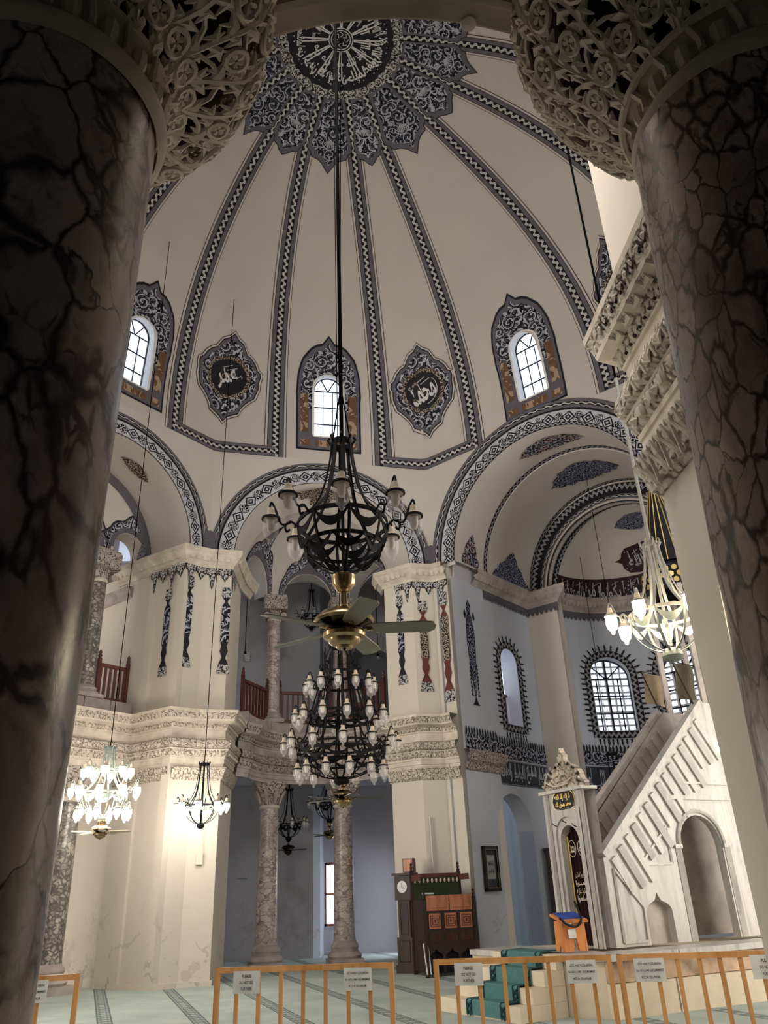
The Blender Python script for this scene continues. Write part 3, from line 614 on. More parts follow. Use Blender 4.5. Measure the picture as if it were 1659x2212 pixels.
# ---------------------------------------------------------------- generic slab with arched openings
def slab(frame, x0, x1, z0, z1, ops, t, mb=None, nx=6, uvs=1.0):
    """frame(x, depth, z); ops = (xa, xb, zbottom, zspring, kind) with kind round, ogee or flat"""
    mb = mb or MB(); xs = {x0, x1}
    for i in range(1, nx): xs.add(x0+(x1-x0)*i/nx)
    def top(o, x):
        xa, xb, zb, zs, kd = o; u = (x-(xa+xb)/2)/((xb-xa)/2); u = max(-1, min(1, u)); r = (xb-xa)/2
        if kd == 'round': return zs+r*math.sqrt(max(0, 1-u*u))
        if kd == 'point': return zs+r*1.25*(1-abs(u)**1.6)
        if kd == 'ogee': return zs+r*(.62*math.sqrt(max(0, 1-u*u))+.42*max(0, 1-abs(u)*3.2)**1.7)
        return zs
    for o in ops:
        for k in range(15): xs.add(round((o[0]+o[1])/2-(o[1]-o[0])/2*math.cos(PI*k/14), 5))
    xs = sorted(x for x in xs if x0-1e-6 <= x <= x1+1e-6); vs = []; fs = []; uv = []
    def quad(xa, xb, za0, zb0, za1, zb1):
        for d in (0, t):
            b = len(vs); vs.extend([frame(xa, d, za0), frame(xb, d, zb0), frame(xb, d, zb1), frame(xa, d, za1)]); uv.extend([(xa, za0), (xb, zb0), (xb, zb1), (xa, za1)]); fs.append((b, b+1, b+2, b+3) if d == 0 else (b+3, b+2, b+1, b))
    def rev(p, q):
        b = len(vs); vs.extend([frame(p[0], 0, p[1]), frame(q[0], 0, q[1]), frame(q[0], t, q[1]), frame(p[0], t, p[1])]); uv.extend([(0, 0)]*4); fs.append((b, b+1, b+2, b+3))
    for a, b_ in zip(xs[:-1], xs[1:]):
        if b_-a < 1e-6: continue
        mid = (a+b_)/2; inn = sorted([o for o in ops if o[0] < mid < o[1]], key=lambda o: o[2]); za, zb = z0, z0
        for o in inn:
            if o[2] > z0+1e-6: quad(a, b_, za, zb, o[2], o[2]); rev((a, o[2]), (b_, o[2]))
            za, zb = top(o, a), top(o, b_); rev((a, za), (b_, zb))
        quad(a, b_, za, zb, z1, z1)
    for o in ops:
        for x in (o[0], o[1]): rev((x, max(o[2], z0)), (x, top(o, x)))
    return mb.add(vs, fs, uv)
def sfr(S, p=None, ax=None, sgn=1):
    """frame on a side: along the axis at fixed p, or along p at fixed ax"""
    if p is not None: return lambda x, d, z: S.pt(p+sgn*d, x, z)
    return lambda x, d, z: S.pt(x, ax+sgn*d, z)
def along(path, step, start=0.0):
    P = [np.array(q, float) for q in path]; out = []; s = start
    for a, b in zip(P[:-1], P[1:]):
        L = np.linalg.norm(b-a)
        if L < 1e-6: continue
        t = (b-a)/L
        while s < L: out.append((a+t*s, t)); s += step
        s -= L
    return out
# ---------------------------------------------------------------- entablature and cornice runs
ENT = [('architrave', 'stone', [(0, 4.33), (.07, 4.33), (.07, 4.42), (.10, 4.425), (.10, 4.52), (.13, 4.53), (.13, 4.58)]),
       ('egg_band', 'carve', [(.13, 4.58), (.16, 4.60), (.22, 4.68), (.24, 4.72)]), ('bead_moulding', 'stone', [(.24, 4.72), (.26, 4.735), (.24, 4.75)]),
       ('leaf_band', 'carve', [(.20, 4.75), (.30, 4.78), (.34, 4.85), (.31, 4.93), (.22, 4.97)]),
       ('frieze', 'stone', [(.22, 4.97), (.11, 4.975), (.10, 5.18), (.14, 5.19), (.14, 5.22)]),
       ('dentil_band', 'carve', [(.14, 5.22), (.17, 5.24), (.20, 5.30), (.24, 5.32)]),
       ('cornice', 'stone', [(.24, 5.32), (.42, 5.36), (.44, 5.40)]), ('cornice_scroll_band', 'carve', [(.44, 5.40), (.47, 5.46), (.54, 5.54)]), ('cornice_top', 'stone', [(.54, 5.54), (.55, 5.60), (-.3, 5.62)])]
def entablature(name, path, kind='a', side=-1, rows=True, ks=.72, zmin=0):
    root = empty(name); tag(root, kind='structure')
    for nm, mt, pr in ENT:
        pr = [(o, max(z, zmin)) for o, z in pr]
        pr = [(o*ks if o > 0 else o, z) for o, z in pr]
        m_ = {'a': mt, 'b': {'stone': 'stone2', 'carve': 'carve2'}[mt]}[kind]; MB().sweep(path, pr, side).build(nm, M[m_], root)
    if rows:
        eg, de, lf = MB(), MB(), MB()
        for step, mb, off, z, sz in ((.135, eg, .205, 4.655, (.035, .045, .05)), (.085, de, .20, 5.275, (.022, .03, .035)), (.10, lf, .315, 4.86, (.018, .03, .055)), (.12, lf, .50, 5.47, (.02, .035, .04))):
            for q, t in along(path, step, step/2):
                n = np.array([-t[1], t[0]])*side; c = q+n*off*ks; vs = []
                for dx, dn, dz in ((-1, 0, 0), (1, 0, 0), (0, 1.2, 0), (0, -.6, 0), (0, 0, 1), (0, 0, -1)): vs.append((*(c+t*dx*sz[1]+n*dn*sz[0]), z+dz*sz[2]))
                mb.add(vs, [(0, 2, 4), (2, 1, 4), (1, 3, 4), (3, 0, 4), (2, 0, 5), (1, 2, 5), (3, 1, 5), (0, 3, 5)])
        for mb, nm in ((eg, 'egg_row'), (de, 'dentil_row'), (lf, 'leaf_row')): tag(mb.build(nm, M['stone'] if kind == 'a' else M['stone2'], root), kind='stuff')
    return root
CORN = [(0, 9.30), (.05, 9.30), (.06, 9.36), (.12, 9.42), (.22, 9.52), (.27, 9.60), (.30, 9.62), (.30, 9.74), (-.25, 9.76)]
def cornice(path, mat='stone', side=-1, name='trim_cornice'):
    o = MB().sweep(path, CORN, side).build(name, M[mat]); tag(o, kind='structure'); mb = MB()
    for q, t in along(path, .17, .08):
        n = np.array([-t[1], t[0]])*side; c = q+n*.20; mb.add([(*(c-t*.05+n*.0), 9.44), (*(c+t*.05), 9.44), (*(c+t*.05+n*.07), 9.60), (*(c-t*.05+n*.07), 9.60), (*(c-t*.05-n*.08), 9.58), (*(c+t*.05-n*.08), 9.58)], [(0, 1, 2, 3), (0, 3, 4), (1, 5, 2)])
    tag(mb.build('flute_row', M[mat], o), kind='stuff'); return o
def lambrequin(path, off, side=-1, step=.36, parent=None, light=True):
    """painted hanging points under a cornice, on each face of the path"""
    fr = MB(); bk = MB()
    P = [np.array(q, float) for q in path]
    for a, b in zip(P[:-1], P[1:]):
        L = np.linalg.norm(b-a); t = (b-a)/L; n = np.array([-t[1], t[0]])*side
        if L < .12: continue
        k = max(1, round(L/step)); w = L/k
        for i in range(k):
            def fm(x, y, e=.02, i=i): q = a+t*(w*(i+.5)+x)+n*e; return (q[0], q[1], 9.30+y)
            big = i % 2 == 0; dp = .56 if big else .36
            o = [(-w/2, 0), (w/2, 0), (w/2, -.10), (w*.40, -.17), (w*.26, -.17), (w*.20, -.26), (w*.08, -dp+.08), (0, -dp), (-w*.08, -dp+.08), (-w*.20, -.26), (-w*.26, -.17), (-w*.40, -.17), (-w/2, -.10)]
            star(lambda x, y: fm(x, y, .015), scl(o, 1.06, 1.05), (0, -.08), 1, bk); star(lambda x, y: fm(x, y, .022), scl(o, .92, .93), (0, -.08), 1, fr)
    bk.build('painted_outline', M['pblack'], parent); fr.build('painted_lambrequin', M['arab_w'] if light else M['ringlet'], parent)
def stave(fm, z1, z0, parent, red=False, w=.11):
    """painted hanging baluster shape between z0 and z1"""
    H = z1-z0; mb = MB()
    def seg(pts, m_, nm): star(fm, [(x*w, z0+y*H) for x, y in mirror(pts)] if pts[0][0] == 0 else [(x*w, z0+y*H) for x, y in pts]+[(-x*w, z0+y*H) for x, y in reversed(pts)], (0, z0+H*sum(p[1] for p in pts)/len(pts)), 1).build(nm, M[m_], parent)
    seg([(.8, 1.0), (1.0, .90), (.75, .875)], 'arab_w', 'painted_stave'); seg([(.75, .875), (.25, .84), (.25, .82), (.8, .775), (.75, .77)], 'pred' if red else 'pblack', 'painted_stave')
    seg([(.85, .77), (.85, .36)], 'arab_gold' if red else 'arab', 'painted_stave'); seg([(.8, .36), (.55, .31), (.8, .25), (.35, .18), (.5, .13), (1.0, .10)], 'pred' if red else 'pblack', 'painted_stave'); seg([(1.0, .10), (1.3, .02), (1.3, 0)], 'arab_w', 'painted_stave')

# ---------------------------------------------------------------- piers
S0, S1, S4, S7 = SD[0], SD[1], SD[4], SD[7]
PA = [S7.xy(2.14, 3.6), S7.xy(2.14, 1.82), (-6.20, 18.82), (-6.17, 18.72), (-5.98, 18.60), (-5.94, 18.65), (-5.27, 18.22), (-5.29, 18.14), (-5.08, 18.01), (-4.99, 18.16), (-4.66, 18.44), (-4.04, 18.62), (-4.12, 20.35), (-4.6, 21.3)]
PB = [(.3, 21.3), (-.09, 20.5), (.68, 20.02), (1.29, 20.16), (1.66, 19.9), S1.xy(-3.0, 1.40), S1.xy(-3.9, 1.40)]
PD = [(3.9, 3.2), (2.7, 2.7), (2.1, 3.3), (1.99, 4.9), (2.75, 5.25), (3.3, 4.95), (4.4, 4.8)]
PE = [(-4.2, 4.6), (-3.1, 4.8), (-2.7, 5.05), (-2.2, 4.9), (-2.2, 3.3), (-2.6, 2.8), (-3.8, 3.0)]
def pier(poly, name='wall_pier', mat='cream', z0=0, z1=9.75):
    return tag(MB().prism(poly, z0, z1).build(name, M[mat]), kind='structure')
pA = pier(PA); pB = pier(PB); pD = pier(PD); pE = pier(PE)
MB().prism([(p[0]*1.0, p[1]) for p in [(-6.62, 19.0), (-6.57, 18.98), (-6.15, 18.68), (-5.08, 18.02), (-4.66, 18.36), (-3.98, 18.56), (-4.04, 19.0), (-4.8, 19.4)]], 0, .10).build('plinth', M['cream'], pA)
for k in (2, 3, 6, 7):
    c = np.array(CR[k]); sa = SD[(k-1) % 8]; sb = SD[k]; d1 = -sa.d; d2 = sb.d
    q = [c+d1*.65+sa.a*1.9, c+d1*.65, c, c+d2*.65, c+d2*.65+sb.a*1.9]; pier([tuple(x) for x in q])
# paths seen in the photograph
arc0 = [S0.xy(1.80*math.sin(R_(a)), 1.04+1.80*math.cos(R_(a))) for a in range(-78, 79, 6)]
pathA = [S7.xy(-2.0, 1.4), S7.xy(2.14, 1.4), (-6.12, 18.76), (-5.08, 18.1), (-4.66, 18.44), (-4.04, 18.62), (-4.08, 20.3)]
entablature('trim_1', pathA)
entablature('trim_2', [S0.xy(-2.08, 1.1)]+arc0+[S0.xy(2.08, 1.1)], 'b')
entablature('trim_3', [(-.13, 20.55), (.68, 20.02), (1.29, 20.16), (1.66, 19.9)], 'a')
arc4 = [S4.xy(.10*math.cos(R_(a))+(1.66+.42*(a/84)**2)*math.sin(R_(a)), 1.75+1.66*math.cos(R_(a))) for a in range(-84, 85, 4)]
entablature('trim_4', [S4.xy(-2.1, 1.7)]+arc4+[S4.xy(2.1, 1.7)], zmin=4.44)
entablature('trim_5', [(2.1, 3.3), (1.99, 4.9), (2.75, 5.25), (3.3, 4.95)], 'a', side=1, ks=.52)
# pilaster capitals under the entablature
PC = [(0, 4.06), (.02, 4.06), (.03, 4.08), (.035, 4.09), (.06, 4.10), (.09, 4.22), (.12, 4.28), (.14, 4.33), (-.02, 4.335)]
for pth, sd, m_ in (([S7.xy(2.14, 1.9), (-6.12, 18.76), (-5.08, 18.1)], -1, 'carve'), ([(-5.08, 18.1), (-4.66, 18.44), (-4.04, 18.62), (-4.10, 20.3)], -1, 'carve'), ([(-.13, 20.55), (.68, 20.02), (1.29, 20.16), (1.66, 19.9)], -1, 'carve'), ([(2.1, 3.3), (1.99, 4.9), (2.75, 5.25)], 1, 'carvebig')):
    tag(MB().sweep(pth, PC, sd).build('trim_pilaster_capital', M[m_]), kind='structure')
# near corner: leaves, eggs and brackets one by one, they are large in the picture
for q, t in along([(2.085, 3.45), (1.99, 4.9)], .20, .06):
    n = np.array([-t[1], t[0]])
    if n[0] > 0: n = -n
    tr = bpy.data.objects['trim_5']
    def P3(o, l, z): w = q+n*o+t*l; return (w[0], w[1], z)
    b = MB(); b.lathe([(0, -.05), (.03, -.045), (.048, -.01), (.045, .03), (.02, .05)], P3(.105, 0, 4.65), 8); b.build('egg', M['stone'], tr, True)
    b = MB(); b.extrude([(-.05, 0), (.05, 0), (.05, .05), (.03, .09), (-.03, .09), (-.05, .05)], lambda x, y, d: P3(.13+.08*y/.09*.9+d, x, 5.30+y), .03); b.build('bracket', M['stone'], tr)
    b = MB()
    for j in range(3): b.tube([P3(.12+.02*j, -.035+.03*j, 5.325), P3(.19+.02*j, -.035+.03*j, 5.345)], .014, 5)
    b.build('bracket_scroll', M['stone2'], tr)
    b = MB()
    for j in range(5):
        a = R_(-70+35*j); c0 = P3(.165, 0, 4.79); b.tube([c0, P3(.19, .045*math.sin(a), 4.80+.05*math.cos(a)), P3(.18, .085*math.sin(a), 4.84+.09*math.cos(a))], [.006, .016, .004], 5)
    b.tube([P3(.155, -.09, 4.77), P3(.19, -.095, 4.85), P3(.14, -.09, 4.955)], .014, 5); b.build('carved_leaf', M['net'], tr)
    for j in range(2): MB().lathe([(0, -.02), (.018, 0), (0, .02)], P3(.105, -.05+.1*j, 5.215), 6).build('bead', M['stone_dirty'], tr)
    b = MB()
    for j in range(3): b.bar(P3(.245, -.06+.05*j, 5.43), P3(.268, -.04+.05*j, 5.50), .018, .014)
    b.build('pierced_slot', M['stone_dirty'], tr)  # solid dark bars drawn as the shade inside slots
    b = MB()
    for sx in (-1, 1):
        b.tube(catmull([P3(.10, sx*.02, 4.06), P3(.13, sx*.05, 4.14), P3(.17, sx*.085, 4.22), P3(.19, sx*.06, 4.28), P3(.18, sx*.03, 4.25)], 4), .014, 5)
    b.tube([P3(.08, 0, 4.05), P3(.16, 0, 4.18), P3(.2, 0, 4.28)], [.01, .025, .01], 5); b.build('acanthus_leaf', M['stone'], tr)
# cornice of the gallery storey
cpA = [S7.xy(2.14, 2.6), (-6.12, 18.76), (-5.08, 18.1), (-4.66, 18.44), (-4.04, 18.62), (-4.10, 20.1), (-4.0, 20.9)]
cpB = [(-.15, 21.0), (-.1, 20.55), (.68, 20.02), (1.29, 20.16), (1.66, 19.9)]
cornice(cpA, 'stone'); cornice(cpB, 'stone')
lambrequin([(-6.15, 18.68), (-5.08, 18.01), (-4.66, 18.44), (-4.04, 18.62), (-4.10, 19.5)], 0, parent=pA); lambrequin([(-.1, 20.55), (.68, 20.02), (1.29, 20.16), (1.66, 19.9)], 0, parent=pB)
def edgemap(c, dirv, n, e=.025):
    return lambda x, z: (c[0]+dirv[0]*x+n[0]*e, c[1]+dirv[1]*x+n[1]*e, z)
def face_of(a, b): t = np.array(b)-np.array(a); t = t/np.linalg.norm(t); return t, np.array([t[1], -t[0]])
for (a, b, f, z1, z0, red, prt) in (((-6.12, 18.76), (-5.08, 18.1), .55, 8.75, 6.5, False, pA), ((-5.08, 18.1), (-4.66, 18.44), .22, 9.0, 6.65, False, pA), ((-4.66, 18.44), (-4.04, 18.62), .86, 8.8, 6.55, False, pA),
                                   ((-.1, 20.55), (.68, 20.02), .55, 9.0, 6.5, False, pB), ((.68, 20.02), (1.29, 20.16), .42, 8.75, 6.25, True, pB), ((1.29, 20.16), (1.66, 19.9), .62, 8.95, 5.95, True, pB)):
    t, n = face_of(a, b); c = np.array(a)+(np.array(b)-np.array(a))*f; stave(edgemap(c, t, n), z1, z0, prt, red, .125 if not red else .135)

# ---------------------------------------------------------------- columns
def far_column(name, x, y, z0, zc0, zc1, r, mat, label, cat='column', group=None, ionic=False, rz=0.0):
    root = empty(name, (x, y, z0), rz); tag(root, label, cat, group); H = zc0-z0; hb = .55 if z0 < 1 else .30
    b = MB(); b.box((0, 0, hb*.14), (r*3.1, r*3.1, hb*.28)); b.build('plinth', M['stone2'], root)
    b = MB(); b.lathe([(r*1.5, hb*.28), (r*1.62, hb*.38), (r*1.5, hb*.50), (r*1.28, hb*.56), (r*1.25, hb*.66), (r*1.34, hb*.74), (r*1.28, hb*.84), (r*1.1, hb*.92), (r*1.05, hb)], n=28); b.build('base', M['stone2'], root, True)
    MB().lathe([(r*1.05, hb), (r, hb+.15), (r*.97, H*.6), (r*.88, H-.12), (r*.88, H-.08)], n=32).build('shaft', M[mat], root, True)
    MB().lathe([(r*.9, H-.10), (r*1.02, H-.07), (r*1.02, H-.03), (r*.92, H)], n=28).build('astragal', M['stone'], root, True)
    hc = zc1-zc0; c = MB(); k = 24; prof = [(0, .92), (.15, .98), (.35, 1.08), (.6, 1.3), (.85, 1.62), (1.0, 1.72)]; vs = []; uv = []
    for t, s_ in prof:
        for j in range(k):
            a = 2*PI*j/k; sq = 1/max(abs(math.cos(a)), abs(math.sin(a))); m = 1+(sq-1)*min(1, t*1.1)*.75; q = r*s_*m*(1+.05*math.cos(a*8)*math.sin(t*PI)); vs.append((q*math.cos(a), q*math.sin(a), H+hc*t)); uv.append((a*r*1.4, t*hc))
    fs = [(i*k+j, i*k+(j+1) % k, (i+1)*k+(j+1) % k, (i+1)*k+j) for i in range(len(prof)-1) for j in range(k)]; c.add(vs, fs+[tuple((len(prof)-1)*k+j for j in range(k))], uv); c.build('capital', M['carve2'], root, True)
    if ionic:
        for sx in (-1, 1):
            for sy in (-1, 1): MB().tube([(sx*r*1.25, sy*r*1.15, H+.05), (sx*r*1.25, sy*.02, H+.07)], .085, 10).build('volute', M['stone2'], root, True)
        MB().box((0, 0, H+hc*.62), (r*3.4, r*3.4, hc*.6)).build('impost_block', M['carve2'], root)
    else:
        for a in range(8):
            an = a*PI/4+PI/8; l = MB(); l.tube([(r*1.0*math.cos(an), r*1.0*math.sin(an), H+.03), (r*1.22*math.cos(an), r*1.22*math.sin(an), H+hc*.4), (r*1.55*math.cos(an), r*1.55*math.sin(an), H+hc*.66), (r*1.6*math.cos(an), r*1.6*math.sin(an), H+hc*.55)], [.03, .055, .045, .015], 6); l.build('carved_leaf', M['stone2'], root)
    return root
CL = S0.xy(-1.0, 1.04+1.79); CR0 = S0.xy(1.0, 1.04+1.79); az0 = math.atan2(S0.d[1], S0.d[0])
for (x, y), lb in ((CL, 'rosy veined marble column on the floor left of the far niche'), (CR0, 'rosy veined marble column on the floor behind the tiered chandelier')):
    far_column('marble_column', x, y, 0, 3.80, 4.36, .27, 'col_far', lb, group='ground floor columns of the far niche', rz=az0)
for (x, y), lb in ((CL, 'upper gallery column left of the fan with brown veined shaft'), (CR0, 'upper gallery column hidden mostly by the ceiling fan')):
    far_column('gallery_column', x, y, 5.95, 9.02, 9.68, .20, 'col_far', lb, group='gallery columns of the far niche', ionic=True, rz=az0)
lx, ly = S7.xy(.94, 1.72); az7 = math.atan2(S7.d[1], S7.d[0])
far_column('marble_column', lx, ly, 0, 3.75, 4.36, .27, 'col_dark', 'speckled dark marble column beside the left foreground column', rz=az7)
far_column('gallery_column', lx, ly, 5.95, 8.95, 9.68, .21, 'col_dark', 'speckled dark gallery column at the left balcony', ionic=True, rz=az7)
for p in (-.94,):
    x, y = S7.xy(p, 1.72); far_column('marble_column', x, y, 0, 3.75, 4.36, .27, 'col_dark', 'speckled dark marble column farther left, behind the big column', rz=az7)

# ---------------------------------------------------------------- floor of the gallery, parapet courses, balustrades
gal = tag(MB().prism([S0.xy(-2.3, .7), *[S0.xy(2.15*math.sin(R_(a)), 1.04+2.15*math.cos(R_(a))) for a in range(-80, 81, 10)], S0.xy(2.3, .7), S0.xy(3.3, 2.5), (1.2, 26.9), (-6.2, 25.6), (-7.2, 22.0)], 4.75, 5.60).build('ceiling_aisle', M['lav']), kind='structure')
def ring_course(S, cax, r0, r1, z0, z1, name, mat, a0=-84, a1=84, n=7, parent=None):
    root = parent or tag(empty(name), kind='structure')
    for i in range(n):
        b0 = a0+(a1-a0)*i/n+.25; b1 = a0+(a1-a0)*(i+1)/n-.25; o = [S.xy(r0*math.sin(R_(b0+(b1-b0)*k/5)), cax+r0*math.cos(R_(b0+(b1-b0)*k/5))) for k in range(6)]+[S.xy(r1*math.sin(R_(b1-(b1-b0)*k/5)), cax+r1*math.cos(R_(b1-(b1-b0)*k/5))) for k in range(6)]
        MB().prism(o, z0, z1-.01*(i % 2)).build('block', M[mat], root)
    return root
ring_course(S0, 1.04, 1.78, 2.35, 5.60, 5.95, 'trim_parapet_course', 'stone2')
co = tag(empty('trim_parapet_course'), kind='structure')
for p0, p1 in ((-2.0, -1.1), (-1.08, -.1), (-.08, .8), (.82, 1.5), (1.52, 2.1)): MB().prism([S7.xy(p0, 1.45), S7.xy(p1, 1.45), S7.xy(p1, 1.95), S7.xy(p0, 1.95)], 5.60, 5.95).build('block', M['stone2'], co)
def balustrade(a, b, z, n, label, h=.92, group='dark red wooden balustrades of the gallery', post=True, mat='red_wood'):
    a = np.array(a, float); b = np.array(b, float); L = np.linalg.norm(b-a); rz = math.atan2((b-a)[1], (b-a)[0]); root = empty('balustrade', (a[0], a[1], z), rz); tag(root, label, 'railing', group)
    MB().bar((0, 0, h-.04), (L, 0, h-.04), .08, .08).build('top_rail', M[mat], root); MB().bar((0, 0, .07), (L, 0, .07), .07, .09).build('bottom_rail', M[mat], root)
    for i in range(n):
        x = L*(i+.5)/n; MB().box((x, 0, h/2), (.055, .05, h-.1)).build('baluster', M[mat], root)
    if post:
        for x in (.0, L):
            b_ = MB(); b_.box((x, 0, (h+.12)/2), (.08, .08, h+.12)); b_.lathe([(.03, h+.12), (.055, h+.17), (.03, h+.22), (.045, h+.27), (0, h+.34)], (x, 0, 0), 8); b_.build('post', M[mat], root)
    return root
def s0arc(a, r=2.0): return S0.xy(r*math.sin(R_(a)), 1.04+r*math.cos(R_(a)))
balustrade(s0arc(-76), s0arc(-36), 5.95, 8, 'short wooden balustrade at the left end of the far balcony')
balustrade(s0arc(-23), s0arc(21), 5.95, 10, 'wooden balustrade in the middle of the far balcony behind the tiered chandelier')
balustrade(s0arc(37), s0arc(76), 5.95, 8, 'wooden balustrade at the right end of the far balcony')
balustrade(S7.xy(1.24, 1.72), S7.xy(2.05, 1.72), 5.95, 6, 'reddish balustrade of the left gallery beside the speckled column')

# ---------------------------------------------------------------- exedra vault with three arches
def exedra_vault(S, cax, r, spring, ops, mat='vault', paint=True, ri=2.42):
    mb = MB(); phis = set(np.linspace(-90, 90, 37).tolist())
    for a, b, hh in ops:
        for k in range(13): phis.add(round((a+b)/2-(b-a)/2*math.cos(PI*k/12), 4))
    phis = sorted(phis)
    def h(phi):
        for a, b, hh in ops:
            if a <= phi <= b: u = (phi-(a+b)/2)/((b-a)/2); return hh*math.sqrt(max(0, 1-u*u))
        return 0.0
    def pt(phi, th, rr=r): return S.pt(rr*math.cos(th)*math.sin(R_(phi)), cax+rr*math.cos(th)*math.cos(R_(phi)), spring+rr*math.sin(th))
    nt = 14; vs = []; fs = []
    for i, p in enumerate(phis):
        lo = math.asin(min(.99, h(p)/r))
        for k in range(nt+1): vs.append(pt(p, lo+(PI/2-lo)*k/nt))
    fs = [(i*(nt+1)+k, (i+1)*(nt+1)+k, (i+1)*(nt+1)+k+1, i*(nt+1)+k+1) for i in range(len(phis)-1) for k in range(nt)]; mb.add(vs, fs)
    # short barrel between the face arch and the conch
    grid(lambda a, t: S.pt(-(ri+(r-ri)*t)*math.cos(a), cax*t, ZS+(spring-ZS)*t+(ri+(r-ri)*t)*math.sin(a)), (0, PI), (0, 1), 32, 3, mb)
    v = tag(mb.build('ceiling_conch', M[mat], smooth=True), kind='structure'); rv = MB()
    for a, b, hh in ops:
        ps = [(a+b)/2-(b-a)/2*math.cos(PI*k/16) for k in range(17)]; vs = []
        for p in ps:
            z = h(p); q = r*math.cos(math.asin(min(.99, z/r))); vs += [S.pt(q*math.sin(R_(p)), cax+q*math.cos(R_(p)), spring+z), S.pt((q+.55)*math.sin(R_(p)), cax+(q+.55)*math.cos(R_(p)), spring+z)]
        rv.add(vs, [(2*k, 2*k+2, 2*k+3, 2*k+1) for k in range(16)])
    rv.build('arch_soffit', M['white'], v, True)
    # outer face of the arcade wall, seen from the gallery
    ow = MB(); vs = []
    for p in phis: q = r+.5; vs += [S.pt(q*math.sin(R_(p)), cax+q*math.cos(R_(p)), spring+h(p)), S.pt(q*math.sin(R_(p)), cax+q*math.cos(R_(p)), spring+2.3)]
    ow.add(vs, [(2*k, 2*k+2, 2*k+3, 2*k+1) for k in range(len(phis)-1)]); ow.build('arcade_back', M['lav'], v)
    if paint:
        for a, b, hh in ops:
            c = (a+b)/2; w = (b-a)/2*r*PI/180
            def hmap(x, z, e=.03):
                th = math.asin(min(.98, max(0, z)/r)); q = (r-e)*math.cos(th); ph = c+math.degrees(x/max(.5, r*math.cos(th))); return S.pt(q*math.sin(R_(ph)), cax+q*math.cos(R_(ph)), spring+z)
            for e, k0, k1, m_, nm in ((.020, .0, .40, 'pblack', 'painted_outline'), (.03, .0, .36, 'pgrey', 'painted_arch_surround'), (.04, .12, .33, 'arab', 'painted_scrolls')):
                grid(lambda t, s, e=e, k0=k0, k1=k1: (lambda al: hmap(-(w+.02+(k0+(k1-k0)*s)*(.62+.08*abs(math.sin(al*5)))*.55)*math.cos(al), (hh+(k0+(k1-k0)*s)*(1.0+.16*abs(math.sin(al*5))+1.1*max(0, 1-abs(al-PI/2)*3.2)))*math.sin(al), e))(t), (0.02, PI-.02), (0, 1), 40, 2, None, lambda t, s: (t*1.3, s*.4)).build(nm, M[m_], v)
    return v
exedra_vault(S0, 1.04, 2.10, 9.70, [(-82, -37, .92), (-21, 21, .86), (37, 82, .92)])
exedra_vault(S4, 1.75, 2.10, 9.70, [(-82, -37, .92), (-21, 21, .86), (37, 82, .92)], paint=False, ri=2.3)
# painted cartouche at the crown of the far conch
def conch_map(S, cax, r, spring, phic, thc, e=.03):
    return lambda x, y: (lambda th: S.pt((r-e)*math.cos(th)*math.sin(R_(phic)+x/(r*math.cos(thc))), cax+(r-e)*math.cos(th)*math.cos(R_(phic)+x/(r*math.cos(thc))), spring+(r-e)*math.sin(th)))(thc+y/r)
barrel0 = lambda x, y, e=.03: S0.pt((2.40-.3*y-e)*math.sin(x/2.3), 1.04*y, 9.73+(2.40-.3*y-e)*math.cos(x/2.3))
star(lambda x, y: barrel0(x, y), [(-1.0, .15), (-.7, .25), (-.6, .5), (-.35, .45), (-.3, .75), (-.1, .7), (0, .95), (.1, .7), (.3, .75), (.35, .45), (.6, .5), (.7, .25), (1.0, .15), (0, .05)], (0, .3), 3).build('painted_cartouche', M['arab_gold'], ceiling)
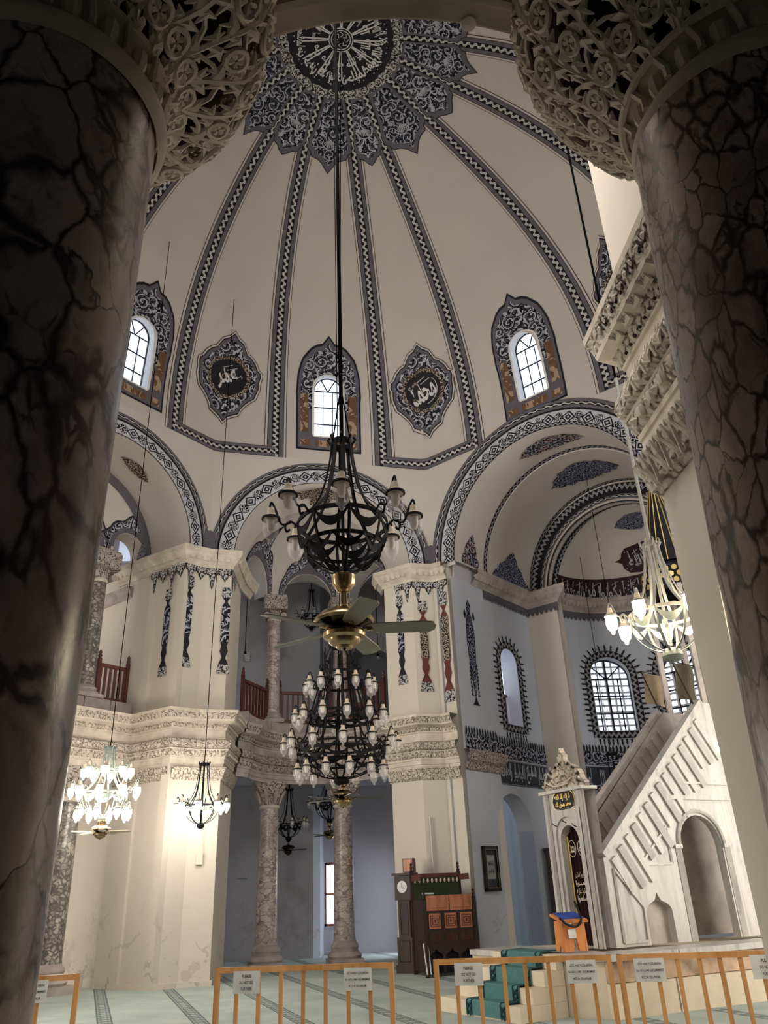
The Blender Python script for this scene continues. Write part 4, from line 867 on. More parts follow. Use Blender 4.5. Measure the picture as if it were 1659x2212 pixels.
# ---------------------------------------------------------------- near columns with pierced basket capitals
def near_column(x, y, xt, yt, rb, rt, mat, label, seed, P):
    root = empty('marble_column', (x, y, 0)); tag(root, label, 'column', 'tall near columns of the entrance niche'); rnd = random.Random(seed)
    zt = 3.70; lean = ((xt-x)/zt, (yt-y)/zt)
    b = MB(); b.box((0, 0, .09), (1.05, 1.05, .18)); b.build('plinth', M['stone2'], root)
    MB().lathe([(.47, .18), (.50, .25), (.46, .31), (.40, .34), (.40, .40), (.43, .45), (.40, .50), (rb+.02, .53)], n=40).build('base', M['stone2'], root, True)
    prof = [(rb, .53)]+[(rb+(rt-rb)*((z-.53)/3.1), z) for z in np.linspace(.8, 3.6, 14)]; MB().lathe(prof, n=64, lean=lean).build('shaft', M[mat], root, True)
    cx, cy = xt-x, yt-y; MB().lathe([(rt, 3.57), (rt+.012, 3.58), (rt+.022, 3.60), (rt+.024, 3.62), (rt+.012, 3.64), (rt, 3.65)], (cx, cy, 0), 56).build('astragal', M['net'], root, True)
    # egg row round the neck
    MB().lathe([(rt-.012, 3.64), (rt-.012, 3.69), (rt-.002, 3.73), (rt+.02, 3.76)], (cx, cy, 0), 48).build('neck', M['stone'], root, True)
    for k in range(18):
        a = 2*PI*k/18; q = (cx+(rt-.012)*math.cos(a), cy+(rt-.012)*math.sin(a), 3.695); e = MB(); e.lathe([(0, -.045), (.018, -.04), (.028, -.005), (.026, .03), (0, .045)], q, 8); e.build('egg', M['net'], root, True)
        a += PI/18; c0 = MB(); c0.tube([(cx+(rt+.005)*math.cos(a), cy+(rt+.005)*math.sin(a), 3.66), (cx+(rt+.004)*math.cos(a), cy+(rt+.004)*math.sin(a), 3.70), (cx+(rt+.02)*math.cos(a-.05), cy+(rt+.02)*math.sin(a-.05), 3.75)], .011, 5); c0.build('dart', M['net'], root, True)
    zz = [p[0] for p in P]; rr = [p[1] for p in P]
    al = np.concatenate([[0], np.cumsum(np.hypot(np.diff(zz), np.diff(rr)))]); al = al/al[-1]
    def S_(a, z, e=0.0):
        t = min(1, max(0, (z-3.74)/.68)); q = float(np.interp(t, al, rr)); z2 = float(np.interp(t, al, zz)); q = q*(1+.035*abs(math.cos(2*a+.3))*min(1, t*2))+e; return (cx+q*math.cos(a), cy+q*math.sin(a), z2)
    core = MB(); n = 48; vs = []; ks = np.linspace(3.74, 4.42, 12)
    for z in ks:
        for j in range(n): vs.append(S_(2*PI*j/n, z, -.075))
    core.add(vs, [(i*n+j, i*n+(j+1) % n, (i+1)*n+(j+1) % n, (i+1)*n+j) for i in range(11) for j in range(n)]); core.build('capital_core', M['stone_dirty'], root, True)  # core coloured as the shade behind the net
    net = MB()
    for z, w in ((3.76, .013), (4.40, .018)): net.tube([S_(2*PI*j/n, z) for j in range(n+1)], w, 6, False)
    NC = 24
    for k in range(NC):
        a0 = 2*PI*k/NC; lf = MB(); da = 2*PI/NC; Z0, Z1 = 3.75, 4.41
        st = [S_(a0+.022*math.sin((z-Z0)*20+k*2.1), z, .004) for z in np.linspace(Z0, Z1, 18)]; lf.tube(st, .0115, 5, flat=.8)
        for i in range(12):
            z = 3.77+.053*i; sg = 1 if (i+k) % 2 else -1; aa = a0+.022*math.sin((z-Z0)*20+k*2.1)
            for s2, L in ((sg, 1.0), (-sg, .70)):
                p0 = S_(aa, z, .003); p1 = S_(aa+s2*da*.20*L, z+.020, .010); p2 = S_(aa+s2*da*.50*L, min(4.41, z+.040+rnd.uniform(-.012, .012)), .0); lf.tube([p0, p1, p2], [.007, .0195*L, .003], 5, flat=.5)
                p3 = S_(aa+s2*da*.33*L, z-.010, .0); lf.tube([p1, p3], [.013, .003], 4, flat=.6)
                if (i+k) % 3 == 0: lf.tube([p1, S_(aa+s2*da*.28*L, min(4.41, z+.045), .012)], [.008, .002], 4, flat=.6)
        lf.build('acanthus_branch', M['net'], root, True)
        for zc, rad, ph in ((3.85, .034, 0), (4.06 if k % 2 else 4.13, .042, .5), (4.30 if k % 2 else 3.99, .030, .9), (4.36 if k % 2 else 4.26, .034, .2)):
            rg = MB(); ac = a0+da/2; q = float(np.interp((zc-3.74)/.68, al, rr))
            def R2(t, s_): return S_(ac+rad*s_*math.cos(t)/q, min(4.41, max(3.75, zc+rad*s_*math.sin(t))), .012)
            rg.tube([R2(2*PI*j/12, 1) for j in range(13)], .0105, 5, False)
            for j in range(5): t = 2*PI*j/5+ph; rg.tube([R2(t, .12), R2(t, .55), R2(t, .92)], [.005, .012, .003], 4, flat=.6)
            rg.build('pierced_rosette', M['net'], root, True)
        for i in range(7):
            z = 3.81+.085*i; sg = 1 if (i+k) % 2 else -1
            net.tube([S_(a0+da*.5-sg*da*.5, z, .0), S_(a0+da*.5, z+.04, .004), S_(a0+da*.5+sg*da*.5, z+.065, 0)], .0085, 4, False)
    net.build('pierced_net', M['net'], root, True)
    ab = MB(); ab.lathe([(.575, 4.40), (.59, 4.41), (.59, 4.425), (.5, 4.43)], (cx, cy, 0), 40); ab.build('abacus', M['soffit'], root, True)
    return root
nl = near_column(-.95, 1.44, -.905, 1.45, .33, .30, 'col_near', 'dark purple veined marble column at the left edge', 3, [(3.74, .305), (3.84, .318), (3.88, .35), (3.91, .43), (3.95, .51), (4.03, .56), (4.16, .59), (4.42, .575)])
nr = near_column(1.03, 1.62, 1.13, 1.59, .33, .30, 'col_near2', 'mottled brown and grey marble column at the right edge', 5, [(3.74, .318), (3.84, .372), (3.92, .43), (4.0, .49), (4.12, .548), (4.28, .58), (4.42, .565)])
# underside of the curved architrave between them, with sunk panels
sof = tag(MB().build('x', M['soffit']), kind='structure') if False else None
CA = 1.75
def a4(r, a, z): return S4.pt(.10+(r+(.42*(abs(a)/1.47)**2))*math.sin(a), CA+r*math.cos(a), z)
sf = MB(); grid(lambda a, t: a4(1.60+.82*t, a, 4.43), (-1.45, 1.45), (0, 1), 60, 4, sf); grid(lambda a, t: a4(2.42, a, 4.43+1.2*t), (-1.45, 1.45), (0, 1), 40, 1, sf)
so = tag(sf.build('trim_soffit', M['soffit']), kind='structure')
for a0, a1 in ((-.36, -.03), (.03, .40), (-.9, -.72), (.72, .95)):
    fr = MB()
    for r0, r1, dz, w in ((1.70, 2.34, .0, .026), (1.75, 2.29, -.012, .018)):
        k = 8; b0, b1 = a0+(r0-1.70)/2, a1-(r0-1.70)/2
        fr.tube([a4(r0, b0+(b1-b0)*i/k, 4.425+dz) for i in range(k+1)], w, 6); fr.tube([a4(r1, b0+(b1-b0)*i/k, 4.425+dz) for i in range(k+1)], w, 6)
        fr.tube([a4(r0, b0, 4.425+dz), a4(r1, b0, 4.425+dz)], w, 6); fr.tube([a4(r0, b1, 4.425+dz), a4(r1, b1, 4.425+dz)], w, 6)
    am = (a0+a1)/2; h = (a1-a0)*.30
    q = [a4(1.83, am, 4.41), a4(2.02, am+h, 4.41), a4(2.21, am, 4.41), a4(2.02, am-h, 4.41)]
    for i in range(4): fr.tube([q[i], q[(i+1) % 4]], .016, 5)
    q = [a4(1.92, am, 4.41), a4(2.02, am+h*.5, 4.41), a4(2.12, am, 4.41), a4(2.02, am-h*.5, 4.41)]
    for i in range(4): fr.tube([q[i], q[(i+1) % 4]], .010, 5)
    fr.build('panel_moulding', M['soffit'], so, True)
# broken plaster lip and a loose flake on the edge above the dome view
fl = MB(); fl.lathe([(0, -.012), (.028, -.008), (.03, 0), (0, .01)], a4(1.60, -.17, 4.43), 10); fl.build('plaster_flake', M['net'], so, True)

# ---------------------------------------------------------------- apse
RAx, CAx, ZA = 2.35, 4.35, 9.6
pos = MB(); slab(sfr(S1, p=-3.0, sgn=-1), -.1, 1.45, 4.33, 9.32, [], .5, pos); slab(sfr(S1, p=-3.0, sgn=-1), -.1, 1.45, 0, 4.4, [(1.12, 2.86, 0, 2.92, 'round')], .5, pos)
pos.build('wall_apse_side', M['blue']); pos = bpy.data.objects['wall_apse_side']; tag(pos, kind='structure')
w2 = MB(); slab(sfr(S1, p=-3.06, sgn=-1), 1.45, 4.0, 0, 9.32, [(1.12, 2.86, 0, 2.92, 'round'), (2.12, 2.96, 5.62, 7.35, 'round')], .5, w2); wside = tag(w2.build('wall_apse_side', M['blue']), kind='structure')
w3 = MB(); slab(sfr(S1, p=3.0, sgn=1), -.1, 4.0, 0, 9.32, [(2.12, 2.96, 5.62, 7.35, 'round')], .5, w3); tag(w3.build('wall_apse_side', M['white']), kind='structure')
for sg in (-1, 1):
    sh = MB(); slab(lambda x, d, z, sg=sg: S1.pt(sg*x, 4.0+d, z), 2.05, 3.2, 0, 9.5, [], .35, sh); tag(sh.build('wall_apse_pilaster', M['cream']), kind='structure')
APW = [(-45, 1.22), (7, 1.2), (57, 1.18)]
def apf(x, d, z): a = x/RAx; return S1.pt((RAx+d)*math.sin(a), CAx+(RAx+d)*math.cos(a), z)
L_ = RAx*PI/2; ops = []
for a, w in APW: c = RAx*R_(a); ops += [(c-w/2, c+w/2, 5.66, 7.25, 'round'), (c-.36, c+.36, 2.6, 3.95, 'point')]
aw = MB(); slab(apf, -L_, L_, 0, 9.5, ops, .45, aw, 30); apw = tag(aw.build('wall_apse', M['blue']), kind='structure')
wn = 9
def apse_window(c, w, z0, zs, kind):
    global wn
    root = tag(empty('window_%d' % wn), kind='structure'); wn += 1; fb = MB(); n = 14; f = lambda x, z, d=.28: apf(c+x, d, z); r = w/2; hh = 1.0 if kind == 'round' else 1.25
    def top(x): u = abs(x)/r; return zs+(r*math.sqrt(max(0, 1-u*u)) if kind == 'round' else r*1.25*(1-u**1.6))
    o = [(-r, z0), (r, z0)]+[(r*math.cos(PI*k/n), top(r*math.cos(PI*k/n))) for k in range(n+1)]
    for k in range(len(o)): fb.bar(f(*o[k]), f(*o[(k+1) % len(o)]), .05, .06)
    fb.bar(f(0, z0), f(0, top(0)), .06, .06); rows = 3 if kind == 'round' else 2
    for k in range(1, rows+1): z = z0+(zs-z0)*k/rows; fb.bar(f(-r, z), f(r, z), .035, .04)
    for x in (-r/2, r/2): fb.bar(f(x, z0), f(x, zs), .028, .035)
    for a in (45, 135): fb.bar(f(0, zs), f(r*math.cos(R_(a))*.98, zs+(r*hh*math.sin(R_(a)))*.96), .028, .035)
    fb.build('window_bars', M['lead'], root)
    for i in range(4):
        for k in range(rows):
            xa, xb = -r+i*r/2, -r+(i+1)*r/2; za, zb = z0+(zs-z0)*k/rows, z0+(zs-z0)*(k+1)/rows; MB().add([f(xa, za, .30), f(xb, za, .30), f(xb, zb, .30), f(xa, zb, .30)], [(0, 1, 2, 3)]).build('pane', M['pane'], root)
    for a0, a1 in ((0, 45), (45, 90), (90, 135), (135, 180)):
        MB().add([f(0, zs, .30)]+[f(r*math.cos(R_(a0+(a1-a0)*k/4)), top(r*math.cos(R_(a0+(a1-a0)*k/4))), .30) for k in range(5)], [tuple(range(6))]).build('pane', M['pane'], root)
    if kind == 'round':   # pierced outer grille of round panes seen through the glass
        g = MB(); s_ = .20
        for i in range(7):
            x = -r+.02+i*s_; g.bar(f(x, z0, .42), f(x, top(min(r*.98, abs(x)))-.02, .42), .075, .05)
        z = z0
        while z < zs+r*.8:
            xw = r if z < zs else math.sqrt(max(0, r*r-(z-zs)**2)); g.bar(f(-xw, z, .42), f(xw, z, .42), .075, .05); z += s_
        g.build('outer_grille', M['sill'], root)
    # painted fringe of spikes round the opening
    sp = MB(); bd = MB(); E = -.02
    def onb(s):  # walk round: returns point and outward normal
        return s
    if kind == 'round':
        grid(lambda t, s: (lambda a: apf(c+(r+.03+.20*s)*math.cos(a), E, zs+(r+.03+.20*s)*math.sin(a)))(t), (0, PI), (0, 1), 24, 1, bd, lambda t, s: (s, t*.8))
        for sx in (-1, 1): grid(lambda t, s, sx=sx: apf(c+sx*(r+.03+.20*s), E, z0-.22+(zs-z0+.22)*t), (0, 1), (0, 1), 6, 1, bd, lambda t, s: (s, t*1.6))
        grid(lambda t, s: apf(c-r+2*r*t, E, z0-.03-.20*s), (0, 1), (0, 1), 6, 1, bd, lambda t, s: (s, t*1.2))
        def spike(x, z, nx, nz, L=.20):
            tx, tz = -nz, nx; pts = [(x+tx*.035, z+tz*.035), (x+tx*.02+nx*L*.4, z+tz*.02+nz*L*.4), (x+tx*.035+nx*L*.5, z+tz*.035+nz*L*.5), (x+nx*L, z+nz*L), (x-tx*.035+nx*L*.5, z-tz*.035+nz*L*.5), (x-tx*.02+nx*L*.4, z-tz*.02+nz*L*.4), (x-tx*.035, z-tz*.035)]
            sp.add([apf(c+p[0], E, p[1]) for p in pts], [tuple(range(7))])
        for k in range(15): a = PI*(k+.5)/15; spike((r+.24)*math.cos(a), zs+(r+.24)*math.sin(a), math.cos(a), math.sin(a))
        for k in range(11):
            z = z0-.1+(zs-z0+.1)*(k+.5)/11; spike(r+.24, z, 1, 0); spike(-r-.24, z, -1, 0)
        for k in range(10): spike(-r-.1+(2*r+.2)*(k+.5)/10, z0-.25, 0, -1)
        bd.build('painted_border', M['ringlet'], apw); sp.build('painted_spikes', M['pblack'], apw)
for a, w in APW:
    apse_window(RAx*R_(a), w, 5.66, 7.25, 'round'); apse_window(RAx*R_(a), .72, 2.6, 3.95, 'point')
# painting on the side wall: spiked niche border, hanging ornament, lace band, inscription
def wm(x, z, e=.02, p=-3.06): return S1.pt(p+e, x, z)
bd, sp = MB(), MB(); c, r, z0, zs = 2.54, .42, 5.62, 7.35
grid(lambda t, s: wm(c+(r+.02+.20*s)*math.cos(t), zs+(r+.02+.20*s)*math.sin(t)), (0, PI), (0, 1), 24, 1, bd, lambda t, s: (s, t*.5)); 
for sx in (-1, 1): grid(lambda t, s: wm(c+sx*(r+.02+.20*s), z0-.2+(zs-z0+.2)*t), (0, 1), (0, 1), 8, 1, bd, lambda t, s: (s, t*1.9))
grid(lambda t, s: wm(c-r+2*r*t, z0-.02-.20*s), (0, 1), (0, 1), 6, 1, bd, lambda t, s: (s, t*.8))
def spk(x, z, nx, nz, L=.20):
    tx, tz = -nz, nx; pts = [(x+tx*.03, z+tz*.03), (x+tx*.015+nx*L*.4, z+tz*.015+nz*L*.4), (x+tx*.035+nx*L*.5, z+tz*.035+nz*L*.5), (x+nx*L, z+nz*L), (x-tx*.035+nx*L*.5, z-tz*.035+nz*L*.5), (x-tx*.015+nx*L*.4, z-tz*.015+nz*L*.4), (x-tx*.03, z-tz*.03)]
    sp.add([wm(p[0], p[1]) for p in pts], [tuple(range(7))])
for k in range(11): a = PI*(k+.5)/11; spk(c+.64*math.cos(a), zs+.64*math.sin(a), math.cos(a), math.sin(a))
for k in range(12):
    z = z0-.1+(zs-z0+.1)*(k+.5)/12; spk(c+.64, z, 1, 0); spk(c-.64, z, -1, 0)
for k in range(8): spk(c-.55+1.1*(k+.5)/8, z0-.24, 0, -1)
bd.build('painted_border', M['ringlet'], wside); sp.build('painted_spikes', M['pblack'], wside)
balustrade(S1.xy(-3.5, 2.15), S1.xy(-3.5, 2.92), 5.66, 5, 'small wooden railing inside the spiked painted niche by the apse', post=False)
# slender painted cypress ornament on the near part of the wall
cy = [(0, 0), (.05, .35), (.12, .9), (.17, 1.5), (.16, 1.95), (.10, 2.3), (.03, 2.42), (.03, 2.50), (.09, 2.62), (0, 2.80)]; cyo = mirror(cy)
cym = lambda x, z, e=.02: wm(.62+x, 6.0+z, e, -3.0)
star(lambda x, z: cym(x, z, .015), scl(cyo, 1.12, 1.0), (0, 1.5), 2).build('painted_outline', M['pblack'], pos); star(lambda x, z: cym(x, z, .02), scl(cyo, .98, .98), (0, 1.5), 2).build('painted_cypress', M['arab_b'], pos)
st = MB()
for sx in (-1, 1):
    for k in range(9): z = .1+k*.1; st.add([cym(sx*(.10+.02*(k % 2)), z), cym(sx*.20, z+.04), cym(sx*(.14), z+.12)], [(0, 1, 2)])
    st.add([cym(sx*.2, 2.2), cym(sx*.26, 2.32), cym(sx*.2, 2.48), cym(sx*.15, 2.34)], [(0, 1, 2, 3)])
st.add([cym(-.16, -.12), cym(.16, -.12), cym(.06, -.03), cym(0, .15), cym(-.06, -.03)], [(0, 1, 2, 3, 4)]); st.build('painted_leaves', M['pblack'], pos)
# lace band, carved moulding, inscription
def laceband(fm, x0, x1, zb, zt, parent, n=20, spikes=True):
    mb = MB(); grid(lambda x, z: fm(x, z), (x0, x1), (zb, zt), n, 1, mb, lambda x, z: (x, z)); mb.build('painted_lace_band', M['arab_d'], parent)
    if spikes:
        s_ = MB(); k = int((x1-x0)/.115)
        for i in range(k):
            x = x0+(i+.5)*(x1-x0)/k; s_.add([fm(x-.028, zt), fm(x+.028, zt), fm(x+.036, zt+.11), fm(x, zt+.20), fm(x-.036, zt+.11)], [(0, 1, 2, 3, 4)])
            s_.add([fm(x-.055, zt), fm(x-.06+.02, zt), fm(x-.0575+.005, zt+.07)], [(0, 1, 2)])
        s_.build('painted_spikes', M['pblack'], parent)
laceband(lambda x, z: wm(x, z, .02, -3.0), -.02, 1.44, 4.72, 5.12, pos); laceband(lambda x, z: wm(x, z), 1.46, 3.98, 4.66, 5.05, wside)
laceband(lambda x, z: apf(x, -.02, z), -L_+.02, L_-.02, 4.66, 5.05, apw, 50)
tag(MB().sweep([S1.xy(-3.0, -.15), S1.xy(-3.0, 1.45), S1.xy(-3.4, 1.45)], [(0, 4.22), (.05, 4.25), (.06, 4.4), (.14, 4.46), (.17, 4.62), (.20, 4.70), (0, 4.72)], -1).build('trim_band', M['carve2']), kind='structure')
def inscription(fm, x0, x1, zb, zt, words, parent):
    grid(fm, (x0, x1), (zb, zt), 14, 1).build('painted_ground', M['iron'] if False else M['panelblk'], parent); t_ = MB(); n = len(words)
    f2 = lambda x, z: fm(x, z, .03)
    for i, w_ in enumerate(words):
        xc = x1-(i+.5)*(x1-x0)/n; writing(t_, w_, f2, xc, (zb+zt)/2, (x1-x0)/n*.86, (zt-zb)*.72, .012)
        for k in range(3): xx = xc+(-.3+.3*k)*(x1-x0)/n; t_.bar(f2(xx, zb+(zt-zb)*.45), f2(xx+.02, zt-.05), .03, .01)
    for z in (zb+.02, zt-.02): t_.bar(f2(x0+.02, z), f2(x1-.02, z), .018, .008)
    t_.build('painted_writing', M['pstem'], parent)
M['panelblk'] = flat('blue black painted ground', (.035, .042, .052), .7, 0, .4, 9)
inscription(lambda x, z, e=.02: wm(x, z, e), 1.47, 2.72, 4.0, 4.62, ['البصير', 'وصف'], wside); inscription(lambda x, z, e=.02: wm(x, z, e), 2.76, 3.97, 4.0, 4.62, ['العليم', 'سميع'], wside)
inscription(lambda x, z, e=.02: apf(x, -e, z), -L_+.03, L_-.03, 4.0, 4.62, ['بسم الله', 'الرحمن', 'الرحيم', 'قل هو الله', 'أحد', 'الله الصمد'], apw)
# apse cornice
cpx = [(1.29, 20.16), (1.66, 19.9), S1.xy(-3.03, .9), S1.xy(-3.06, 4.0), S1.xy(-2.05, 4.0), *[S1.xy(RAx*math.sin(R_(a)), CAx+RAx*math.cos(R_(a))) for a in range(-85, 86, 5)], S1.xy(2.05, 4.0), S1.xy(3.06, 4.0), S1.xy(3.03, -.1)]
cc_ = cornice(cpx[2:], 'stone2')
lw = MB(); P_ = [np.array(q) for q in cpx[2:]]
for q, t in along(cpx[2:], .16, .08):
    n = np.array([t[1], -t[0]]); f_ = lambda x, z: (q[0]+t[0]*x+n[0]*.03, q[1]+t[1]*x+n[1]*.03, z)
    lw.add([f_(-.08, 9.30), f_(.08, 9.30), f_(.08, 9.16), f_(.045, 9.07), f_(0, 9.03), f_(-.045, 9.07), f_(-.08, 9.16)], [tuple(range(7))])
    lw.add([f_(-.02, 9.12), f_(.0, 9.08), f_(.02, 9.12), f_(0, 9.16)], [(0, 1, 2, 3)])
tag(lw.build('painted_scallops', M['pgrey'], cc_), kind='stuff')
# vaults over the apse
va = MB(); grid(lambda a, x: S1.pt(-2.86*math.cos(a), x, ZS+2.86*math.sin(a)), (0, PI), (0, 1.55), 40, 2, va)
grid(lambda a, t: S1.pt(-(2.86-.06*t)*math.cos(a), 1.55, ZS+(2.86-.06*t)*math.sin(a)), (0, PI), (0, 1), 40, 1, va)
grid(lambda a, x: S1.pt(-2.80*math.cos(a), x, ZS+2.80*math.sin(a)), (0, PI), (1.55, 4.0), 40, 2, va)
vt = tag(va.build('ceiling_barrel', M['vault'], smooth=True), kind='structure')
fc = MB(); grid(lambda a, t: S1.pt(-(2.30+.62*t)*math.cos(a), 4.0, ZA+(2.30+.62*t)*math.sin(a)), (0, PI), (0, 1), 40, 1, fc); grid(lambda a, x: S1.pt(-2.30*math.cos(a), x, ZA+2.30*math.sin(a)), (0, PI), (4.0, CAx), 40, 1, fc)
af = tag(fc.build('wall_apse_arch', M['dome'], smooth=False), kind='structure')
def arcS1(r0, r1, ax, e, m_, nm, par, z=ZA, dens=1): grid(lambda a, t: S1.pt(-(r0+(r1-r0)*t)*math.cos(a), ax-e, z+(r0+(r1-r0)*t)*math.sin(a)), (0, PI), (0, 1), 60, 1, None, lambda a, t: (t, a*r0*dens)).build(nm, M[m_], par)
arcS1(2.62, 2.86, 4.0, .02, 'ringlet', 'painted_lace', af); arcS1(2.50, 2.63, 4.0, .03, 'pblack', 'painted_line', af); arcS1(2.36, 2.51, 4.0, .025, 'rib', 'painted_arch_rim', af)
def soffS1(r, x0, x1, m_, nm, par, z=ZA): grid(lambda a, x: S1.pt(-(r-.02)*math.cos(a), x, z+(r-.02)*math.sin(a)), (0, PI), (x0, x1), 60, 1, None, lambda a, x: ((x-x0)/(x1-x0), a*r)).build(nm, M[m_], par)
soffS1(2.30, 4.0, 4.06, 'pblack', 'painted_line', af); soffS1(2.30, 4.30, 4.36, 'pblack', 'painted_line', af)
soffS1(2.86, 1.40, 1.55, 'ringlet', 'painted_lace', vt, ZS); soffS1(2.80, 3.86, 3.99, 'ringlet', 'painted_lace', vt, ZS)
rsp = MB()
for k in range(64):
    a = PI*(k+.5)/64
    for x0, sg in ((4.07, 1), (4.29, -1)): rsp.add([S1.pt(-(2.275)*math.cos(a+d), x, ZA+2.275*math.sin(a+d)) for d, x in ((-.012, x0), (.012, x0), (0, x0+sg*.05))], [(0, 1, 2)])
rsp.build('painted_teeth', M['pblack'], af)
def shell(phi, th, rr=2.30): return S1.pt(rr*math.cos(th)*math.sin(phi), CAx+rr*math.cos(th)*math.cos(phi), ZA+rr*math.sin(th))
co_ = tag(grid(lambda p, t: shell(p, t), (-PI/2, PI/2), (-.05, PI/2), 40, 16).build('ceiling_conch', M['vault'], smooth=True), kind='structure')
grid(lambda t, s: shell(-PI/2+.10*s+.0, t, 2.27), (0, PI/2), (0, 1), 24, 1, None, lambda t, s: (s, t*2.3)).build('painted_lace', M['ringlet'], co_)
# inscription band and cartouche on the conch
bandf = lambda x, z, e=.03: shell(x/2.28, z/2.28, 2.30-e)
grid(lambda x, z: bandf(x, z, .02), (-3.35, 3.35), (.0, .80), 60, 3).build('painted_ground', M['pmaroon'], co_)
tb = MB(); bw = lambda x, z: bandf(x, z, .045)
for i, w_ in enumerate(('المهتدين', 'من', 'يكونوا', 'أن', 'أولئك', 'فعسى')):
    xs = (-2.72, -2.02, -1.35, -.70, .15, 1.3)[i]; ww = (.95, .42, .72, .34, .95, .9)[i]; writing(tb, w_, bw, xs, .34, ww, .50, .012)
for i in range(26): x = -3.15+.25*i; tb.bar(bw(x, .30+.1*(i % 3)), bw(x+.02, .70), .026, .008)
for i in range(60):
    x = random.uniform(-3.2, 3.2); z = random.uniform(.06, .74); k = .028; tb.add([bw(x-k, z), bw(x, z-k), bw(x+k, z), bw(x, z+k)], [(0, 1, 2, 3)])
for i in range(9): x = -3.0+.62*i; tb.bar(bw(x-.12, .58), bw(x+.12, .70), .022, .008)
tb.build('painted_writing', M['pstem'], co_)
co = [(-1.42, 1.32), (-1.25, 1.36), (-1.14, 1.42), (-1.10, 1.56), (-.92, 1.72), (-.6, 1.75), (.9, 1.75), (1.2, 1.66), (1.3, 1.5), (1.5, 1.32), (1.3, 1.15), (1.2, .98), (.9, .86), (-.6, .86), (-.92, .90), (-1.10, 1.06), (-1.14, 1.22), (-1.25, 1.28)]
co = [(x+.35, z) for x, z in co]; star(lambda x, z: bandf(x, z, .02), co, (.35, 1.3), 5).build('painted_cartouche', M['pmaroon'], co_)
tb = MB()
for w_, xc, ww in (('بالله', -.18, .72), ('آمن', .50, .52), ('من', 1.0, .36)): writing(tb, w_, bw, xc, 1.22, ww, .42, .014)
for i in range(7): x = -.45+.27*i; tb.bar(bw(x, 1.28), bw(x-.03, 1.62), .030, .008)
for i in range(40):
    x = random.uniform(-.65, 1.35); z = random.uniform(.95, 1.68); k = .022; tb.add([bw(x-k, z), bw(x, z-k), bw(x+k, z), bw(x, z+k)], [(0, 1, 2, 3)])
for i in range(4): x = -.2+.4*i; tb.bar(bw(x-.14, 1.48), bw(x+.14, 1.60), .024, .008)
tb.build('painted_writing', M['pstem'], co_)
star(lambda x, z: bandf(x, z), [(-1.5+.7, 2.55), (-1.1+.7, 2.80), (-.5+.7, 2.90), (.7, 2.95), (1.2, 2.9), (1.9, 2.78), (2.2, 2.55), (1.6, 2.40), (1.2, 2.30), (.7, 2.2), (.2, 2.3), (-.3, 2.42)], (.7, 2.6), 3).build('painted_cartouche', M['arab_b'], co_)
# cartouches on the barrel vaults
def brl(xc, ac, rr): return lambda x, y: S1.pt(-(rr-.03)*math.cos(ac+x/rr), xc+y, ZS+(rr-.03)*math.sin(ac+x/rr))
def cart(W, H): return mirror([(0, H), (W*.25, H*.92), (W*.35, H*.75), (W*.55, H*.80), (W*.62, H*.55), (W*.8, H*.45), (W*.85, H*.2), (W, 0), (W*.85, -H*.2), (W*.8, -H*.45), (W*.62, -H*.55), (W*.55, -H*.8), (W*.35, -H*.75), (W*.25, -H*.92), (0, -H)])
star(brl(.72, 1.62, 2.86), cart(1.05, .34), (0, 0), 4).build('painted_cartouche', M['arab_r'], vt); star(brl(2.75, 1.60, 2.80), cart(1.15, .62), (0, 0), 4).build('painted_cartouche', M['arab_b'], vt)
for ac, sg in ((.02, 1), (PI-.02, -1)):
    star(brl(.72, ac, 2.86), [(0, -.42), (sg*.25, -.38), (sg*.3, -.30), (sg*.55, -.25), (sg*.75, -.12), (sg*.95, 0), (sg*.75, .12), (sg*.55, .25), (sg*.3, .30), (sg*.25, .38), (0, .42)], (sg*.35, 0), 3).build('painted_finial', M['arab_r'], vt)
    star(brl(2.75, ac, 2.80), [(0, -1.05), (sg*.15, -.9), (sg*.3, -.7), (sg*.45, -.62), (sg*.6, -.35), (sg*.8, -.2), (sg*.95, 0), (sg*.8, .2), (sg*.6, .35), (sg*.45, .62), (sg*.3, .7), (sg*.15, .9), (0, 1.05)], (sg*.35, 0), 3).build('painted_finial', M['arab_b'], vt)

# ---------------------------------------------------------------- left straight bay
lb = MB(); slab(sfr(S7, ax=1.62, sgn=1), -2.3, 2.3, 9.66, 12.4, [(-2.05, -1.15, 9.66, 9.72, 'round'), (-.72, .72, 9.66, 9.72, 'round'), (1.15, 2.05, 9.66, 9.95, 'round')], .55, lb, 12)
tp = tag(lb.build('wall_tympanum', M['vault']), kind='structure')
bv = MB(); grid(lambda a, x: S7.pt(-2.30*math.cos(a), x, ZS+2.30*math.sin(a)), (0, PI), (0, 1.7), 32, 2, bv); bvo = tag(bv.build('ceiling_barrel', M['vault'], smooth=True), kind='structure')
def tm(x, z, e=.03): return S7.pt(x, 1.62-e, z)
for (a, b, zs) in ((1.15, 2.05, 9.95), (-.72, .72, 9.72), (-2.05, -1.15, 9.72)):
    c, r = (a+b)/2, (b-a)/2
    for k0, k1, e, m_, nm in ((0, .26, .02, 'pblack', 'painted_outline'), (0, .23, .03, 'pgrey', 'painted_arch_surround'), (.10, .21, .04, 'arab', 'painted_scrolls')):
        grid(lambda t, s: (lambda R0: tm(c+R0*math.cos(t), zs+R0*math.sin(t)*(1+.22*max(0, 1-abs(t-PI/2)*3.0)*s), e))(r+.01+(k0+(k1-k0)*s)*(1.2+.2*abs(math.sin(t*5)))), (-.1, PI+.1), (0, 1), 36, 1, None, lambda t, s: (t, s*.3)).build(nm, M[m_], tp)
